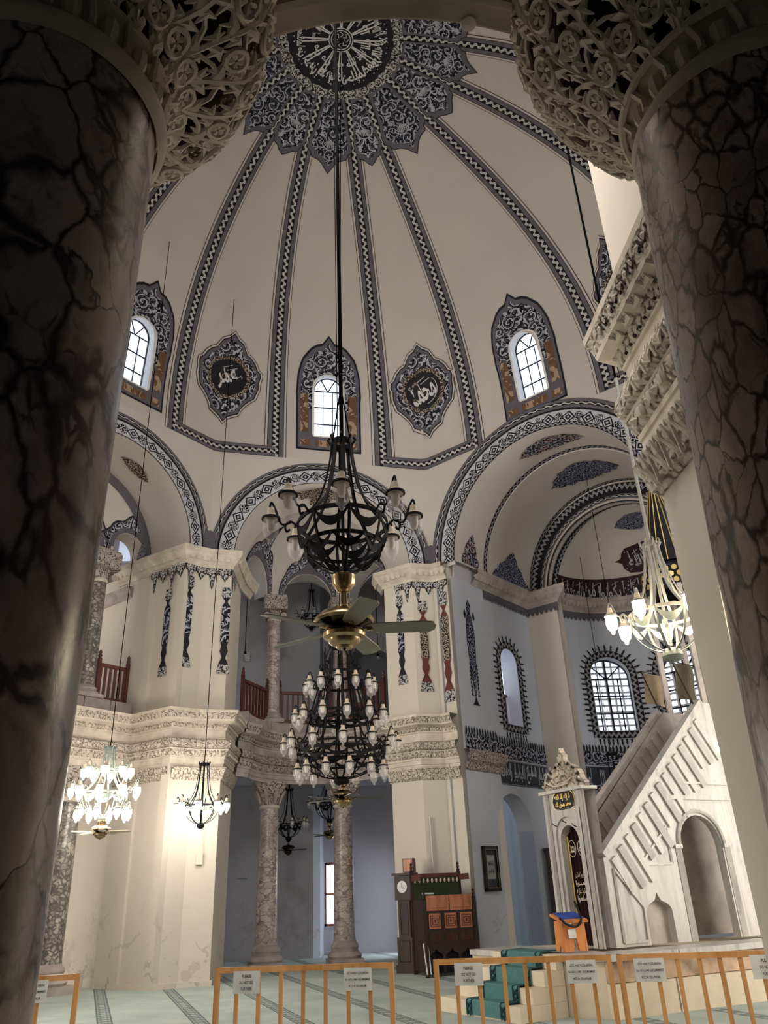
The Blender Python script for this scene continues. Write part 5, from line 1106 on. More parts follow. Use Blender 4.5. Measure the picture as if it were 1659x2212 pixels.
grid(lambda a, t: tm(-(2.02+.26*t)*math.cos(a), ZS+(2.02+.26*t)*math.sin(a), .045), (0, PI), (0, 1), 40, 1).build('painted_arch_rim', M['pgrey'], tp)
star(lambda x, z: tm(2.0+x*.16, 9.72+z*.62, .05), CREST, (0, .3), 2).build('painted_finial', M['arab_d'], tp)
star(lambda x, y: S7.pt(2.27*math.cos(PI*.36-x/2.3), .75+y, ZS+2.27*math.sin(PI*.36-x/2.3)), cart(.5, .20), (0, 0), 2).build('painted_cartouche', M['arab_gold'], bvo)
# side wall of the bay gallery with a moulded string, and back wall
tag(MB().prism([S7.xy(-2.6, 4.6), S7.xy(3.2, 4.6), S7.xy(3.2, 4.8), S7.xy(-2.6, 4.8)], 0, 12.4).build('wall_gallery_left', M['lav']), kind='structure')
tag(MB().sweep([S7.xy(1.0, 4.58), S7.xy(2.1, 4.58), S7.xy(2.12, 2.0)], [(0, 8.85), (.06, 8.9), (.05, 9.0), (.10, 9.08), (.16, 9.14), (0, 9.16)], -1).build('trim_string', M['stone2']), kind='structure')
tag(MB().prism([S7.xy(-2.3, 1.6), S7.xy(2.2, 1.6), S7.xy(2.2, 4.7), S7.xy(-2.3, 4.7)], 4.9, 5.60).build('ceiling_aisle', M['lav']), kind='structure')
tag(MB().prism([(-6.6, 19.3), (-7.75, 20.15), (-8.6, 19.6), (-8.7, 19.8), (-7.8, 20.7), (-6.5, 20.4)], 0, 4.95).build('wall_pilaster', M['cream']), kind='structure')

# ---------------------------------------------------------------- outer walls of aisle and gallery
wa = MB(); slab(lambda x, d, z: (x, 25.35+d+.05*x, z), -9.5, -2.55, 0, 12.4, [], .4, wa); tag(wa.build('wall_far', M['lav']), kind='structure')
wb = MB(); slab(lambda x, d, z: (x, 26.55+d+.03*x, z), -2.55, 1.0, 0, 12.4, [(-2.36, -1.62, .72, 2.52, 'flat'), (-1.9, .4, 5.7, 8.2, 'round')], .7, wb); wfb = tag(wb.build('wall_far', M['lav']), kind='structure')
tag(MB().prism([(-2.55, 25.2), (-2.35, 25.3), (-2.35, 26.75), (-2.75, 26.75)], 0, 12.4).build('wall_corner', M['blue']), kind='structure')
wc = MB(); slab(lambda x, d, z: (1.0+d*.6, x, z), 20.9, 27.0, 0, 12.4, [(25.0, 25.9, .8, 2.6, 'flat')], .5, wc); tag(wc.build('wall_far_side', M['lav']), kind='structure')
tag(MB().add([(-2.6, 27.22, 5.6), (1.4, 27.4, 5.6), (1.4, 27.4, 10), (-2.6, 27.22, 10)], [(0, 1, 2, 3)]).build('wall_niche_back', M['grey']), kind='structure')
gl = MB(); grid(lambda a, y: (-2.6-4.6*math.cos(a), y, 9.9+1.9*math.sin(a)), (0, PI), (20.8, 27.3), 20, 2, gl); tag(gl.build('ceiling_gallery', M['lav'], smooth=True), kind='structure')
# sash window with carved wooden shutter
wr = tag(empty('window_%d' % wn), kind='structure'); wn += 1
b = MB(); b.box((-1.99, 26.9, 1.62), (.80, .06, .05)); b.box((-1.99, 26.9, .76), (.80, .06, .07)); b.box((-1.99, 26.9, 2.49), (.80, .06, .07)); b.box((-2.33, 26.9, 1.62), (.05, .06, 1.8)); b.box((-1.65, 26.9, 1.62), (.05, .06, 1.8)); b.build('window_frame', M['panel_wood'], wr)
for z in (1.19, 2.06): MB().add([(-2.31, 26.92, z-.4), (-1.67, 26.92, z-.4), (-1.67, 26.92, z+.4), (-2.31, 26.92, z+.4)], [(0, 1, 2, 3)]).build('pane', M['pane'], wr)
sh_ = MB().box((-1.86, 26.45, 1.62), (.34, .05, 1.72), .15).build('shutter', M['panel_wood'], wr)
for z in (1.0, 1.62, 2.24): MB().box((-1.865, 26.41, z), (.22, .03, .42), .15).build('shutter_panel', M['dark_wood'], sh_)
wr = tag(empty('window_%d' % wn), kind='structure'); wn += 1
b = MB(); b.box((1.2, 25.45, 1.7), (.05, .9, .05)); b.box((1.2, 25.45, 1.7), (.05, .04, 1.8)); b.build('window_bars', M['lead'], wr); MB().add([(1.22, 25.0, .8), (1.22, 25.9, .8), (1.22, 25.9, 2.6), (1.22, 25.0, 2.6)], [(0, 1, 2, 3)]).build('pane', M['pane'], wr)
# shell of the rest of the building, out of view
tag(MB().prism([(-14, -4), (13, -4), (13, -3.7), (-14, -3.7)], 0, 12.4).build('wall_entrance', M['grey']), kind='structure')
sw = MB(); slab(lambda x, d, z: (13+d, x, z), -4, 29, 0, 12.4, [], .3, sw); tag(sw.build('wall_right', M['cream']), kind='structure')
sw = MB(); slab(lambda x, d, z: (-14-d, x, z), -4, 29, 0, 12.4, [], .3, sw); tag(sw.build('wall_left', M['cream']), kind='structure')
NO = [S4.xy(-3.5, 0.2), S4.xy(-2.05, 1.7), *[S4.xy(2.3*math.sin(R_(a)), 1.75+2.3*math.cos(R_(a))) for a in range(-80, 81, 10)], S4.xy(2.05, 1.7), S4.xy(3.5, .2)]
tag(MB().prism([(-9, -3.7), (9, -3.7), (9, 4.4), *[(x, y) for x, y in NO], (-9, 4.4)], 5.0, 5.6).build('ceiling_aisle', M['grey']), kind='structure')
# behind the apse side door: dim passage with tall dark bookcases

for k in range(8):
    a, b = np.array(CR[k]), np.array(CR[(k+1) % 8]); a2, b2 = C+(a-C)*2.6, C+(b-C)*2.6
    tag(MB().prism([tuple(C+(a-C)*1.10), tuple(C+(b-C)*1.10), tuple(b2), tuple(a2)], 13.45, 13.6).build('ceiling_roof', M['lav']), kind='structure')

for sg in (-1, 1): tag(MB().prism([S1.xy(sg*3.02, .12), S1.xy(sg*3.3, .30), S1.xy(sg*3.3, 7.2), S1.xy(sg*3.02, 7.2)], 9.3, 13.4).build('wall_apse_upper', M['lav']), kind='structure')
tag(MB().prism([S1.xy(-3.3, 7.2), S1.xy(3.3, 7.2), S1.xy(3.3, 7.4), S1.xy(-3.3, 7.4)], 9.3, 13.4).build('wall_apse_upper', M['lav']), kind='structure')

for x0, x1 in ((3.9, 12.9), (-13.9, -4.2)): tag(MB().prism([(x0, 4.45), (x1, 4.45), (x1, 4.75), (x0, 4.75)], 0, 5.0).build('wall_aisle', M['cream']), kind='structure')  # added unseen partitions that keep light out of the near aisle
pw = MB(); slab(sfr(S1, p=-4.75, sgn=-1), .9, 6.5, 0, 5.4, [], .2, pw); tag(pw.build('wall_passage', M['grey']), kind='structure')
def bookcase(x, y, rz, w, d, h, label):
    root = empty('bookcase', (x, y, 0), rz); tag(root, label, 'bookcase')
    for sx in (-1, 1): MB().box((sx*(w/2-.02), 0, h/2), (.04, d, h)).build('side_panel', M['dark_wood'], root)
    MB().box((0, d/2-.01, h/2), (w-.08, .02, h)).build('back_panel', M['dark_wood'], root); MB().box((0, 0, h+.02), (w+.08, d+.06, .05)).build('top', M['dark_wood'], root)
    for k in range(6): MB().box((0, 0, .05+k*(h-.1)/5), (w-.08, d-.02, .03)).build('shelf', M['dark_wood'], root)
angS1 = math.atan2(S1.a[1], S1.a[0])
bx = S1.xy(-4.35, 2.35); bookcase(bx[0], bx[1], angS1, .75, .35, 2.75, 'tall black bookcase seen edge-on at the left inside the arched doorway')
bx = S1.xy(-2.78, 3.40); bookcase(bx[0], bx[1], angS1+PI/2+.55, .55, .3, 2.45, 'dark brown bookcase between the arched doorway and the marble pulpit')
# ---------------------------------------------------------------- raised floors
M['marble'] = None
tm_ = NT('grey streaked white marble'); v = tm_.coord('Object', (2.2, 2.2, .35)); n = tm_.noise(v, 2.6, 6, .62, 1.2); n2 = tm_.noise(tm_.coord(), 11, 4)
tm_.bump(n2, .08, .005); M['marble'] = tm_.fin(tm_.ramp(n, [(.28, (.30, .285, .27)), (.45, (.44, .42, .395)), (.6, (.52, .495, .465)), (.8, (.58, .555, .52))]), .38, 0, .4)
M['marble_g'] = flat('grey marble strip', (.40, .385, .365), .45, 0, .2, 3)
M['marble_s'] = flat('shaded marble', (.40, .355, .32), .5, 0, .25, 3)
M['teal'] = flat('teal carpet', (.085, .20, .195), .95, 0, .18, 30, .1)
M['teal_d'] = flat('dark teal carpet border', (.018, .045, .055), .95, 0, .3, 30, .1)
M['rough'] = flat('crumbling stone', (.50, .36, .25), .95, 0, .5, 3)
M['blockst'] = flat('cream limestone blocks', (.64, .56, .43), .85, 0, .14, 2)
ap = [S1.xy(-2.98, .25), S1.xy(-2.98, 4.0), S1.xy(-2.0, 4.0), *[S1.xy(2.3*math.sin(R_(a)), CAx+2.3*math.cos(R_(a))) for a in range(-80, 81, 10)], S1.xy(2.98, 4.0), S1.xy(2.98, .25)]
dz = tag(MB().prism(ap, 0, .20).build('floor_apse', M['carpet']), kind='structure')
bf = MB(); bf.bar((*S1.xy(-2.96, .22), .10), (*S1.xy(1.0, .22), .10), .05, .19); bf.build('riser', M['red_wood'], dz)
# plinth of the pulpit: blocks, rough core, marble lip
U = np.array([.88, .475]); V = np.array([-.475, .88]); O = np.array([2.98, 12.95])
def mp_(u, v, z): q = O+U*u+V*v; return (float(q[0]), float(q[1]), float(z))
pl = empty('platform'); tag(pl, 'stone platform of cream blocks with a crumbling upper course under the marble pulpit', 'platform')
front = [(1.95, 12.25), (2.75, 11.98), (6.6, 13.9)]
MB().prism([(2.34, 12.21), (2.76, 12.05), (6.5, 13.9), (6.62, 14.75), (5.9, 15.5), (1.95, 15.3), (1.12, 14.2)], 0, .68).build('core', M['blockst'], pl)
fa, fb_ = np.array(front[1]), np.array(front[2]); L = np.linalg.norm(fb_-fa); t = (fb_-fa)/L; nn = np.array([t[1], -t[0]]); x = 0.0; k = 0
for z0, z1, m_, off, ws in ((0, .40, 'blockst', .05, (1.1, .9, 1.3, .8)), (.40, .66, 'rough', .0, (.5, .7, .45, .8, .6))):
    x = 0; k = 0
    while x < L-.1:
        w = min(ws[k % len(ws)], L-x); q0, q1 = fa+t*(x+.008), fa+t*(x+w-.008); d = off+.015*(k % 3)
        MB().prism([tuple(q0+nn*d), tuple(q1+nn*d), tuple(q1-nn*.1), tuple(q0-nn*.1)], z0, z1-.008).build('block', M[m_], pl); x += w; k += 1
x = 0; k = 0
while x < L-.1:
    w = min((1.2, .9, 1.4)[k % 3], L-x); q0, q1 = fa+t*(x+.005), fa+t*(x+w-.005); MB().prism([tuple(q0+nn*.10), tuple(q1+nn*(.09+.02*(k % 2))), tuple(q1-nn*.45), tuple(q0-nn*.45)], .66, .74).build('kerb_slab', M['marble'], pl); x += w; k += 1
MB().prism([(2.31, 12.17), (2.75, 11.97), (2.9, 12.5), (1.95, 14.6), (1.08, 14.18)], .66, .735).build('kerb_slab', M['marble'], pl)
# steps with their teal runner
stp = empty('steps'); tag(stp, 'four cream stone steps covered by a teal runner in front of the pulpit', 'steps')
sd = np.array([.85, .53]); sv = np.array([-.53, .85]); so_ = np.array([1.30, 12.45])
for k in range(4):
    u0 = k*.235-.10; q = [so_+sd*u0+sv*-.55, so_+sd*.735+sv*-.55, so_+sd*.735+sv*(1.30-.15*k), so_+sd*u0+sv*(1.30-.15*k)]
    MB().prism([tuple(p) for p in q], .185*k, .185*(k+1)-.002).build('step', M['blockst'], stp)
run = empty('stair_runner'); tag(run, 'teal stair runner with dark knotted borders on the pulpit steps', 'carpet')
def runner(v0, v1, m_, nm, e):
    mb = MB(); pr = [(-.45, .0), (-.12, .0)]
    for k in range(4): u0 = k*.235-.10; pr += [(u0-.012, .185*k+.012), (u0-.012, .185*(k+1)-.012), (u0+.012, .185*(k+1)+.008)]
    pr += [(1.0, .752)]
    vs = []
    for u, z in pr:
        for v in (v0, v1): q = so_+sd*(u-e*.5)+sv*v; vs.append((q[0], q[1], z+e))
    mb.add(vs, [(2*i, 2*i+1, 2*i+3, 2*i+2) for i in range(2, len(pr)-1)]); return mb.build(nm, M[m_], run)
runner(-.30, .62, 'teal', 'pile', .012)
for v in (-.22, .54):
    for d in (-.055, .055): runner(v+d-.014, v+d+.014, 'teal_d', 'border_stripe', .018)
    kn = MB()
    for k in range(4):
        for zc in (.05, .13):
            for sx in (-1, 1):
                u = k*.235-.10-.03; a = so_+sd*u+sv*(v-sx*.045); b = so_+sd*u+sv*(v+sx*.045); kn.bar((a[0], a[1], .185*k+zc-.035), (b[0], b[1], .185*k+zc+.035), .004, .022)
    kn.build('border_knot', M['teal_d'], run)

# ---------------------------------------------------------------- marble pulpit
mb_ = empty('pulpit', mp_(0, 0, .74)); tag(mb_, 'tall grey white marble pulpit with carved crest, slanted balustrades and arched passage', 'pulpit')
def inv(o, parent): o.parent = parent; o.matrix_parent_inverse = Matrix.Translation(parent.location).inverted(); return o
def PB_(mb, name, m_, smooth=False, parent=None):
    o = mb.build(name, M[m_], None, smooth)
    if parent is None: return inv(o, mb_)
    o.parent = parent; o.matrix_parent_inverse = Matrix.Identity(4); return o
W_ = 1.04
# portal: front slab with door arch (door leads up the stair), two side cheeks
b = MB(); slab(lambda x, d, z: mp_(d, x, z), 0, W_, .74, 2.98, [(.27, .71, .74, 2.24, 'round')], .22, b); port = PB_(b, 'portal', 'marble')
b = MB(); slab(lambda x, d, z: mp_(-.03+d, x, z), .14, .84, .74, 2.72, [(.20, .78, .74, 2.30, 'round')], .05, b); PB_(b, 'portal_moulding', 'marble')
for v in (.08, .92): b = MB(); b.bar(mp_(-.02, v, .74), mp_(-.02, v, 2.95), .05, .05); PB_(b, 'pilaster_strip', 'marble')
b = MB(); b.bar(mp_(.1, -.02, 2.99), mp_(.1, W_+.02, 2.99), .34, .05); PB_(b, 'portal_cornice', 'marble')
cr = [(-.03, 0), (-.03, .10), (.04, .16), (.07, .28), (.13, .38), (.25, .46), (.36, .52), (.42, .60), (.40, .68), (.46, .74), (.49, .84), (.52, .74), (.58, .68), (.56, .60), (.62, .52), (.73, .44), (.80, .33), (.90, .30), (.98, .22), (1.01, .10), (1.01, 0)]
b = MB(); b.extrude(cr, lambda x, y, d: mp_(.02+d, x, 3.01+y*.78), .10); crest_ = PB_(b, 'carved_crest', 'carvebig')
for i in range(26):
    a = PI*(i+.5)/26; rr = .40+.05*math.sin(i*2.3); x, y = .49-rr*math.cos(a)*1.05, .06+rr*math.sin(a)*.95
    b = MB(); b.tube([mp_(0, x, 3.01+y*.78), mp_(-.02, x+.03*math.cos(i), 3.04+y*.78), mp_(0, x+.05, 3.02+y*.78)], [.008, .022, .006], 5); PB_(b, 'crest_leaf', 'stone_dirty' if i % 3 == 0 else 'stone')
for i in range(9): b = MB(); a = i*.7; b.tube(catmull([mp_(.0, .49+.05*i*math.cos(a), 3.2+.02*i*math.sin(a)), mp_(-.03, .49+.05*i*math.cos(a+.5), 3.2+.022*i*math.sin(a+.5)), mp_(.0, .49+.05*i*math.cos(a+1.0), 3.2+.02*i*math.sin(a+1))], 3), .016, 5); PB_(b, 'crest_scroll', 'stone')
pk = [(.24, 0), (.27, .10), (.33, .14), (.66, .14), (.72, .10), (.76, 0), (.72, -.10), (.66, -.14), (.33, -.14), (.27, -.10)]
M['gold'] = flat('gold leaf', (.78, .58, .22), .35, .7, .1, 8)
b = MB(); b.extrude([(x, y*1.12) for x, y in scl(pk, 1.05, 1.0, (-.0, 0))], lambda x, y, d: mp_(-.005-d, x-.02, 2.83+y), .012); PB_(b, 'plaque_rim', 'gold'); b = MB(); b.extrude(pk, lambda x, y, d: mp_(-.018-d, x, 2.83+y*.95), .012); PB_(b, 'plaque', 'pblack')
b = MB(); writing(b, 'لا إله إلا الله', lambda x, y: mp_(-.036, x, y), -0, 0, 0, 0) if False else None
def onpl(x, y): return mp_(-.036, .5+x, 2.83+y)
# local x grows to the reader's left on this face, so mirror the writing
def wr_(b, s, fm, cx, cy, w, h, wt=0.0): writing(b, s, lambda x, y: fm(-x, y), -cx, cy, w, h, wt)
b = MB(); wr_(b, 'محمد رسول الله', onpl, 0, -.055, .38, .10, .010); wr_(b, 'لا إله إلا الله', onpl, 0, .055, .38, .11, .010); PB_(b, 'plaque_writing', 'gold')
for v, z in ((.25, 2.42), (.49, 2.50), (.73, 2.46)): b = MB(); b.tube([mp_(-.03, v, z), mp_(-.09, v, z+.02), mp_(-.09, v+.03, z+.05)], .008, 5); PB_(b, 'iron_hook', 'iron')
# curtain in the doorway, dark with pale script
M['curtain'] = flat('black maroon velvet', (.022, .006, .008), .8, 0, .4, 8, .15)
b = MB(); grid(lambda x, z: mp_(.15+.02*math.sin(x*60), x, z), (.25, .73), (.76, 2.46), 40, 6, b); cu = PB_(b, 'curtain', 'curtain')
b = MB(); fmc = lambda x, y: mp_(.118, x, y)
for cx, wd_ in ((.38, 'الله'), (.60, 'محمد')):
    b.tube([fmc(cx+.085*math.cos(2*PI*k/20), 2.12+.12*math.sin(2*PI*k/20)) for k in range(21)], .006, 4, False); writing(b, wd_, lambda x, y: fmc(2*cx-x, y), cx, 2.12, .11, .13, .008)
for cz, wd_ in ((1.74, 'يا أيها الذين'), (1.62, 'آمنوا'), (1.50, 'صلوا عليه'), (1.40, 'وسلموا')): writing(b, wd_, lambda x, y: fmc(.98-x, y), .49, cz, .26, .10, .010)
PB_(b, 'curtain_writing', 'pochre' if False else 'socket')
b = MB(); b.bar(mp_(.11, .68, .8), mp_(.11, .68, 2.3), .03, .02); PB_(b, 'curtain_edging', 'gold')
# flank walls, both sides of the stair
LEN, ZA0, ZB0 = 3.85, 1.97, 4.53
def zpar(u): return ZA0+(ZB0-ZA0)*min(1.0, max(0, (u-.25))/2.80)
def flank(v, sgn, name, m_, near):
    ops_ = [(.90, 1.45, .74, 1.16, 'ogee'), (1.90, 2.86, .74, 2.10, 'round')]; b = MB()
    for xa, xb in zip(np.linspace(.2, LEN, 13)[:-1], np.linspace(.2, LEN, 13)[1:]):
        sub = [(max(o[0], xa), min(o[1], xb), o[2], o[3], o[4]) for o in ops_ if o[1] > xa and o[0] < xb]
    fr = lambda x, d, z: mp_(x, v+sgn*d, z)
    # body up to the parapet line, built as a slab whose top follows the slope
    slab(lambda x, d, z: fr(x, d, .74+(z-.74)*1.0 if z < 2.75 else 2.75+(zpar(x)-2.75)*(z-2.75)/2.5) if zpar(x) > 2.75 else fr(x, d, min(z, zpar(x))), .2, LEN, .74, 5.25, ops_, .14, b, 24)
    return PB_(b, name, m_)
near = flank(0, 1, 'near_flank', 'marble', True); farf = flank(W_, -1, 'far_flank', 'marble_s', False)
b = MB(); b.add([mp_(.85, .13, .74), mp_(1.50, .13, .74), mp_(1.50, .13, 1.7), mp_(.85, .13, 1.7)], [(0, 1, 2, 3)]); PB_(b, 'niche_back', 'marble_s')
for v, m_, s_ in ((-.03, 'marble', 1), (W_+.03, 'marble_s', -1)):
    b = MB(); b.bar(mp_(.18, v+.05*s_, ZA0+.02), mp_(3.05, v+.05*s_, ZB0+.02), .16, .09); PB_(b, 'handrail', m_)
# slanting panels below the handrail, proud of the wall
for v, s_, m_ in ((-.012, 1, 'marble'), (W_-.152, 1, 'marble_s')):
    for i in range(15):
        u = .36+i*.175; z = zpar(u); dl = .62 if s_ else .6; b = MB(); e = v-.012*s_
        p0 = np.array(mp_(u+.02, v, z-.12)); L2 = .62+.10*(i % 3); a = np.array(mp_(u+.02+L2*.52, v, z-.12-L2*.80)); b.bar(p0, a, .115+.015*(i % 2), .045, up=tuple(np.array([V[0], V[1], 0]))); PB_(b, 'panel', ('marble', 'marble_g')[i % 2] if m_ == 'marble' else m_)
for pts in (((.36, 1.80), (.36, .80), (.84, .80), (.86, 1.25)), ((.95, 1.85), (1.62, 1.85), (1.62, 2.40), (.95, 1.85))):
    for p, q in zip(pts, pts[1:]+pts[:1]): b = MB(); b.bar(mp_(p[0], -.01, p[1]), mp_(q[0], -.01, q[1]), .03, .035); PB_(b, 'panel_moulding', 'marble')
b = MB(); b.tube([mp_(2.38-.53*math.cos(PI*k/16), -.015, 2.12+.53*math.sin(PI*k/16)) for k in range(17)], .035, 6); PB_(b, 'arch_moulding', 'marble'); b = MB(); b.bar(mp_(1.75, -.01, 2.86), mp_(3.3, -.01, 2.86), .05, .07); b.bar(mp_(2.1, -.01, 3.10), mp_(3.3, -.01, 3.10), .04, .04); PB_(b, 'string_course', 'marble')
for u in (1.81, 2.95): b = MB(); b.bar(mp_(u, -.01, .74), mp_(u, -.01, 2.10), .05, .10); PB_(b, 'pilaster', 'marble'); b = MB(); b.bar(mp_(u-.08, -.01, 2.10), mp_(u+.08, -.01, 2.10), .07, .06); PB_(b, 'impost', 'marble')
for k in range(12): b = MB(); u = .30+k*.20; q = [mp_(u, .14, 0), mp_(u+.24, .14, 0), mp_(u+.24, W_-.14, 0), mp_(u, W_-.14, 0)]; b.prism([(p[0], p[1]) for p in q], .9+k*.22, 1.12+k*.22); PB_(b, 'tread', 'marble')
# pavilion: four slim posts, honeycomb drum and ribbed spire
pz = 5.1
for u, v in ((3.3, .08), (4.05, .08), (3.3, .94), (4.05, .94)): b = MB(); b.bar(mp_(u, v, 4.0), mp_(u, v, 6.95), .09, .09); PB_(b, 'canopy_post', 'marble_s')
cu_, cv_ = 3.68, .51; cc3 = mp_(cu_, cv_, 0)
b = MB(); b.lathe([(.60, 6.88), (.62, 6.92), (.62, 7.40), (.58, 7.44), (.50, 7.50)], (cc3[0], cc3[1], 0), 8); PB_(b, 'spire_drum', 'pblack')
b = MB()
for k in range(24):
    for j in range(3):
        a = 2*PI*(k+.5*(j % 2))/24; r = .615; z = 7.03+.13*j; c0 = (cc3[0]+r*math.cos(a), cc3[1]+r*math.sin(a), z)
        hx = [(c0[0]-math.sin(a)*.06*math.cos(q), c0[1]+math.cos(a)*.06*math.cos(q), z+.06*math.sin(q)) for q in [PI/3*i+PI/6 for i in range(6)]]; b.add([(p[0]+math.cos(a)*.01, p[1]+math.sin(a)*.01, p[2]) for p in hx], [tuple(range(6))])
PB_(b, 'honeycomb_tiles', 'gold')
b = MB(); b.lathe([(.54, 7.50), (.43, 7.85), (.29, 8.5), (.16, 9.1), (.10, 9.35), (.09, 9.42)], (cc3[0], cc3[1], 0), 16); PB_(b, 'spire', 'pblack')
for k in range(16): a = 2*PI*k/16; b = MB(); b.tube([(cc3[0]+r*1.01*math.cos(a), cc3[1]+r*1.01*math.sin(a), z) for r, z in ((.54, 7.50), (.43, 7.85), (.29, 8.5), (.16, 9.1), (.10, 9.35))], .012, 4); PB_(b, 'spire_rib', 'gold')
b = MB(); b.lathe([(.10, 9.42), (.13, 9.47), (.08, 9.54), (.0, 9.7)], (cc3[0], cc3[1], 0), 12); PB_(b, 'finial', 'gold')
# banners
M['cloth_b'] = flat('tan banner cloth', (.26, .205, .13), .9, 0, .2, 3); M['cloth_g'] = flat('olive banner cloth', (.085, .075, .05), .9, 0, .3, 3)
for (u, v, z, w, h, m_, lb) in ((3.12, 1.3, 5.42, .40, .62, 'cloth_b', 'tan cloth banner on a tilted pole behind the pulpit stair'), (2.92, .3, 5.36, .36, .70, 'cloth_g', 'dark olive banner hanging at the top of the pulpit stair')):
    r0 = empty('banner', mp_(u, v, z)); tag(r0, lb, 'banner'); b = MB(); grid(lambda x, y: (x*.9+.02*math.sin(y*9), .04*math.sin(x*14+y*3), -y-.25*x), (0, w), (0, h), 8, 8, b); b.build('cloth', M[m_], r0); MB().tube([(w+.15, 0, -.14), (-.02, 0, .02), (.133, -.246, -.86)], .014, 6).build('pole', M['bronze'], r0)
# things by the passage: lamp on a tall stand, strip light
r0 = empty('standing_lamp', mp_(3.05, 1.2, .74)); tag(r0, 'glowing globe lamp on a tall dark stand inside the pulpit arch', 'lamp'); MB().lathe([(0, 0), (.12, 0), (.10, .04), (.02, .06), (.018, 1.0), (.03, 1.05), (.018, 1.1), (.018, 1.45), (.04, 1.48)], n=14).build('stand', M['bronze'], r0, True); MB().lathe([(0, 1.46), (.06, 1.49), (.085, 1.56), (.06, 1.63), (0, 1.66)], n=16).build('globe', M['lit'], r0, True)

# ---------------------------------------------------------------- lectern with a blue cloth
r0 = empty('lectern', (2.42, 12.62, .757), .35); tag(r0, 'orange pine lectern with a blue cloth and black straps on the top step', 'lectern')
for sx in (-1, 1):
    b = MB(); b.extrude([(-.13, 0), (-.05, 0), (0, .09), (.05, 0), (.13, 0), (.11, .38), (-.11, .38)], lambda x, y, d, sx=sx: (sx*.17+d-.012, x, y), .024); b.build('side_panel', M['pine_r'], r0)
b = MB(); b.extrude([(-.17, 0), (-.05, 0), (-.03, .12), (0, .2), (.03, .12), (.05, 0), (.17, 0), (.17, .34), (-.17, .34)], lambda x, y, d: (x, -.12+d, y), .022); b.build('front_panel', M['pine_r'], r0)
b = MB(); b.bar((0, -.17, .37), (0, .15, .46), .44, .03); b.build('sloping_top', M['pine_r'], r0)
M['bluecloth'] = flat('royal blue cloth', (.03, .07, .33), .9, 0, .1, 10)
MB().bar((.02, -.10, .412), (.02, .15, .482), .36, .012).build('cloth', M['bluecloth'], r0)
b = MB(); b.tube(catmull([(-.24, -.16, .43), (-.14, -.18, .34), (.0, -.18, .31), (.1, -.17, .38), (.15, -.05, .50), (.2, .1, .62)], 5), .017, 6); b.build('strap', M['pblack'], r0); MB().box((-.06, -.15, .22), (.12, .008, .11)).build('notice', M['paper'], r0)

# ---------------------------------------------------------------- preaching chair
kr = empty('preaching_chair', (.93, 18.92, 0), math.atan2(.30, 1.05)); tag(kr, 'tall dark walnut preaching chair with orange panels and green lining by the pier', 'pulpit chair')
def K(mb, n, m_, p=kr, s=False): return mb.build(n, M[m_], p, s)
W2, D2 = .56, .42
for sx in (-1, 1):
    for sy in (-1, 1):
        h = 1.98 if sy > 0 else (1.42 if sx < 0 else 1.42); b = MB(); b.box((sx*W2, sy*D2, h/2), (.075, .075, h)); K(b, 'post', 'dark_wood'); b = MB(); b.lathe([(.025, h), (.045, h+.03), (.02, h+.06), (.035, h+.10), (.02, h+.14), (.035, h+.17), (0, h+.20)], (sx*W2, sy*D2, 0), 10); K(b, 'finial', 'dark_wood', s=True)
slab(lambda x, d, z: (x, -D2-.01+d, z), -W2, W2, .08, .62, [(-.50, -.20, .08, .36, 'ogee'), (-.15, .15, .08, .36, 'ogee'), (.20, .50, .08, .36, 'ogee')], .03, b := MB()); K(b, 'arcade_panel', 'dark_wood')
b = MB(); b.box((0, -D2+.12, .30), (1.0, .02, .5)); K(b, 'inner_back', 'pblack')
b = MB(); b.box((0, -D2, .98), (2*W2-.05, .04, .74)); K(b, 'front_board', 'dark_wood')
for x in (-.35, 0, .35):
    f_ = MB(); f_.box((x, -D2-.025, 1.02), (.26, .03, .29)); o = K(f_, 'square_panel', 'panel_wood'); b = MB()
    for s_ in (.20, .12):
        for a, c in (((-s_/2, -s_/2), (s_/2, -s_/2)), ((s_/2, -s_/2), (s_/2, s_/2)), ((s_/2, s_/2), (-s_/2, s_/2)), ((-s_/2, s_/2), (-s_/2, -s_/2))): b.bar((x+a[0], -D2-.045, 1.02+a[1]), (x+c[0], -D2-.045, 1.02+c[1]), .012, .012)
    b.box((x, -D2-.045, 1.02), (.035, .012, .05)); b.build('inlay', M['red_wood'], o)
    g = MB()
    for k in range(9): g.bar((x-.13+.26*(k+.5)/9, -D2-.03, .65), (x-.13+.26*(k+.5)/9, -D2-.03, .80), .010, .012)
    for k in range(4): g.bar((x-.13, -D2-.03, .66+.045*k), (x+.13, -D2-.03, .66+.045*k), .010, .010)
    K(g, 'turned_grille', 'red_wood')
for x in (-.27, .25):
    b = MB(); b.box((x, -D2-.02, 1.36), (.50, .035, .29)); o = K(b, 'long_panel', 'panel_wood'); b = MB(); b.box((x, -D2-.04, 1.36), (.38, .02, .19)); b.build('field', M['copper'] if 'copper' in M else M['panel_wood'], o)
for sx in (-1, 1):
    b = MB(); b.box((sx*W2, 0, .75), (.03, 2*D2, 1.35)); K(b, 'side_board', 'dark_wood')
    b = MB(); b.box((sx*W2, .1, 1.86), (.04, .6, .12)); K(b, 'upper_rail', 'red_wood')
M['green'] = flat('olive green lining', (.03, .045, .018), .9, 0, .15, 4)
b = MB(); b.box((0, D2-.05, 1.62), (2*W2-.07, .03, .5)); K(b, 'lining', 'green'); b = MB(); b.box((0, D2, 1.90), (2*W2, .05, .10)); K(b, 'top_rail', 'red_wood')
for k in range(11): x = -.5+.1*k; b = MB(); b.lathe([(.012, 1.76), (.03, 1.80), (.012, 1.85)], (x, D2-.07, 0), 6); K(b, 'turned_bead', 'socket')
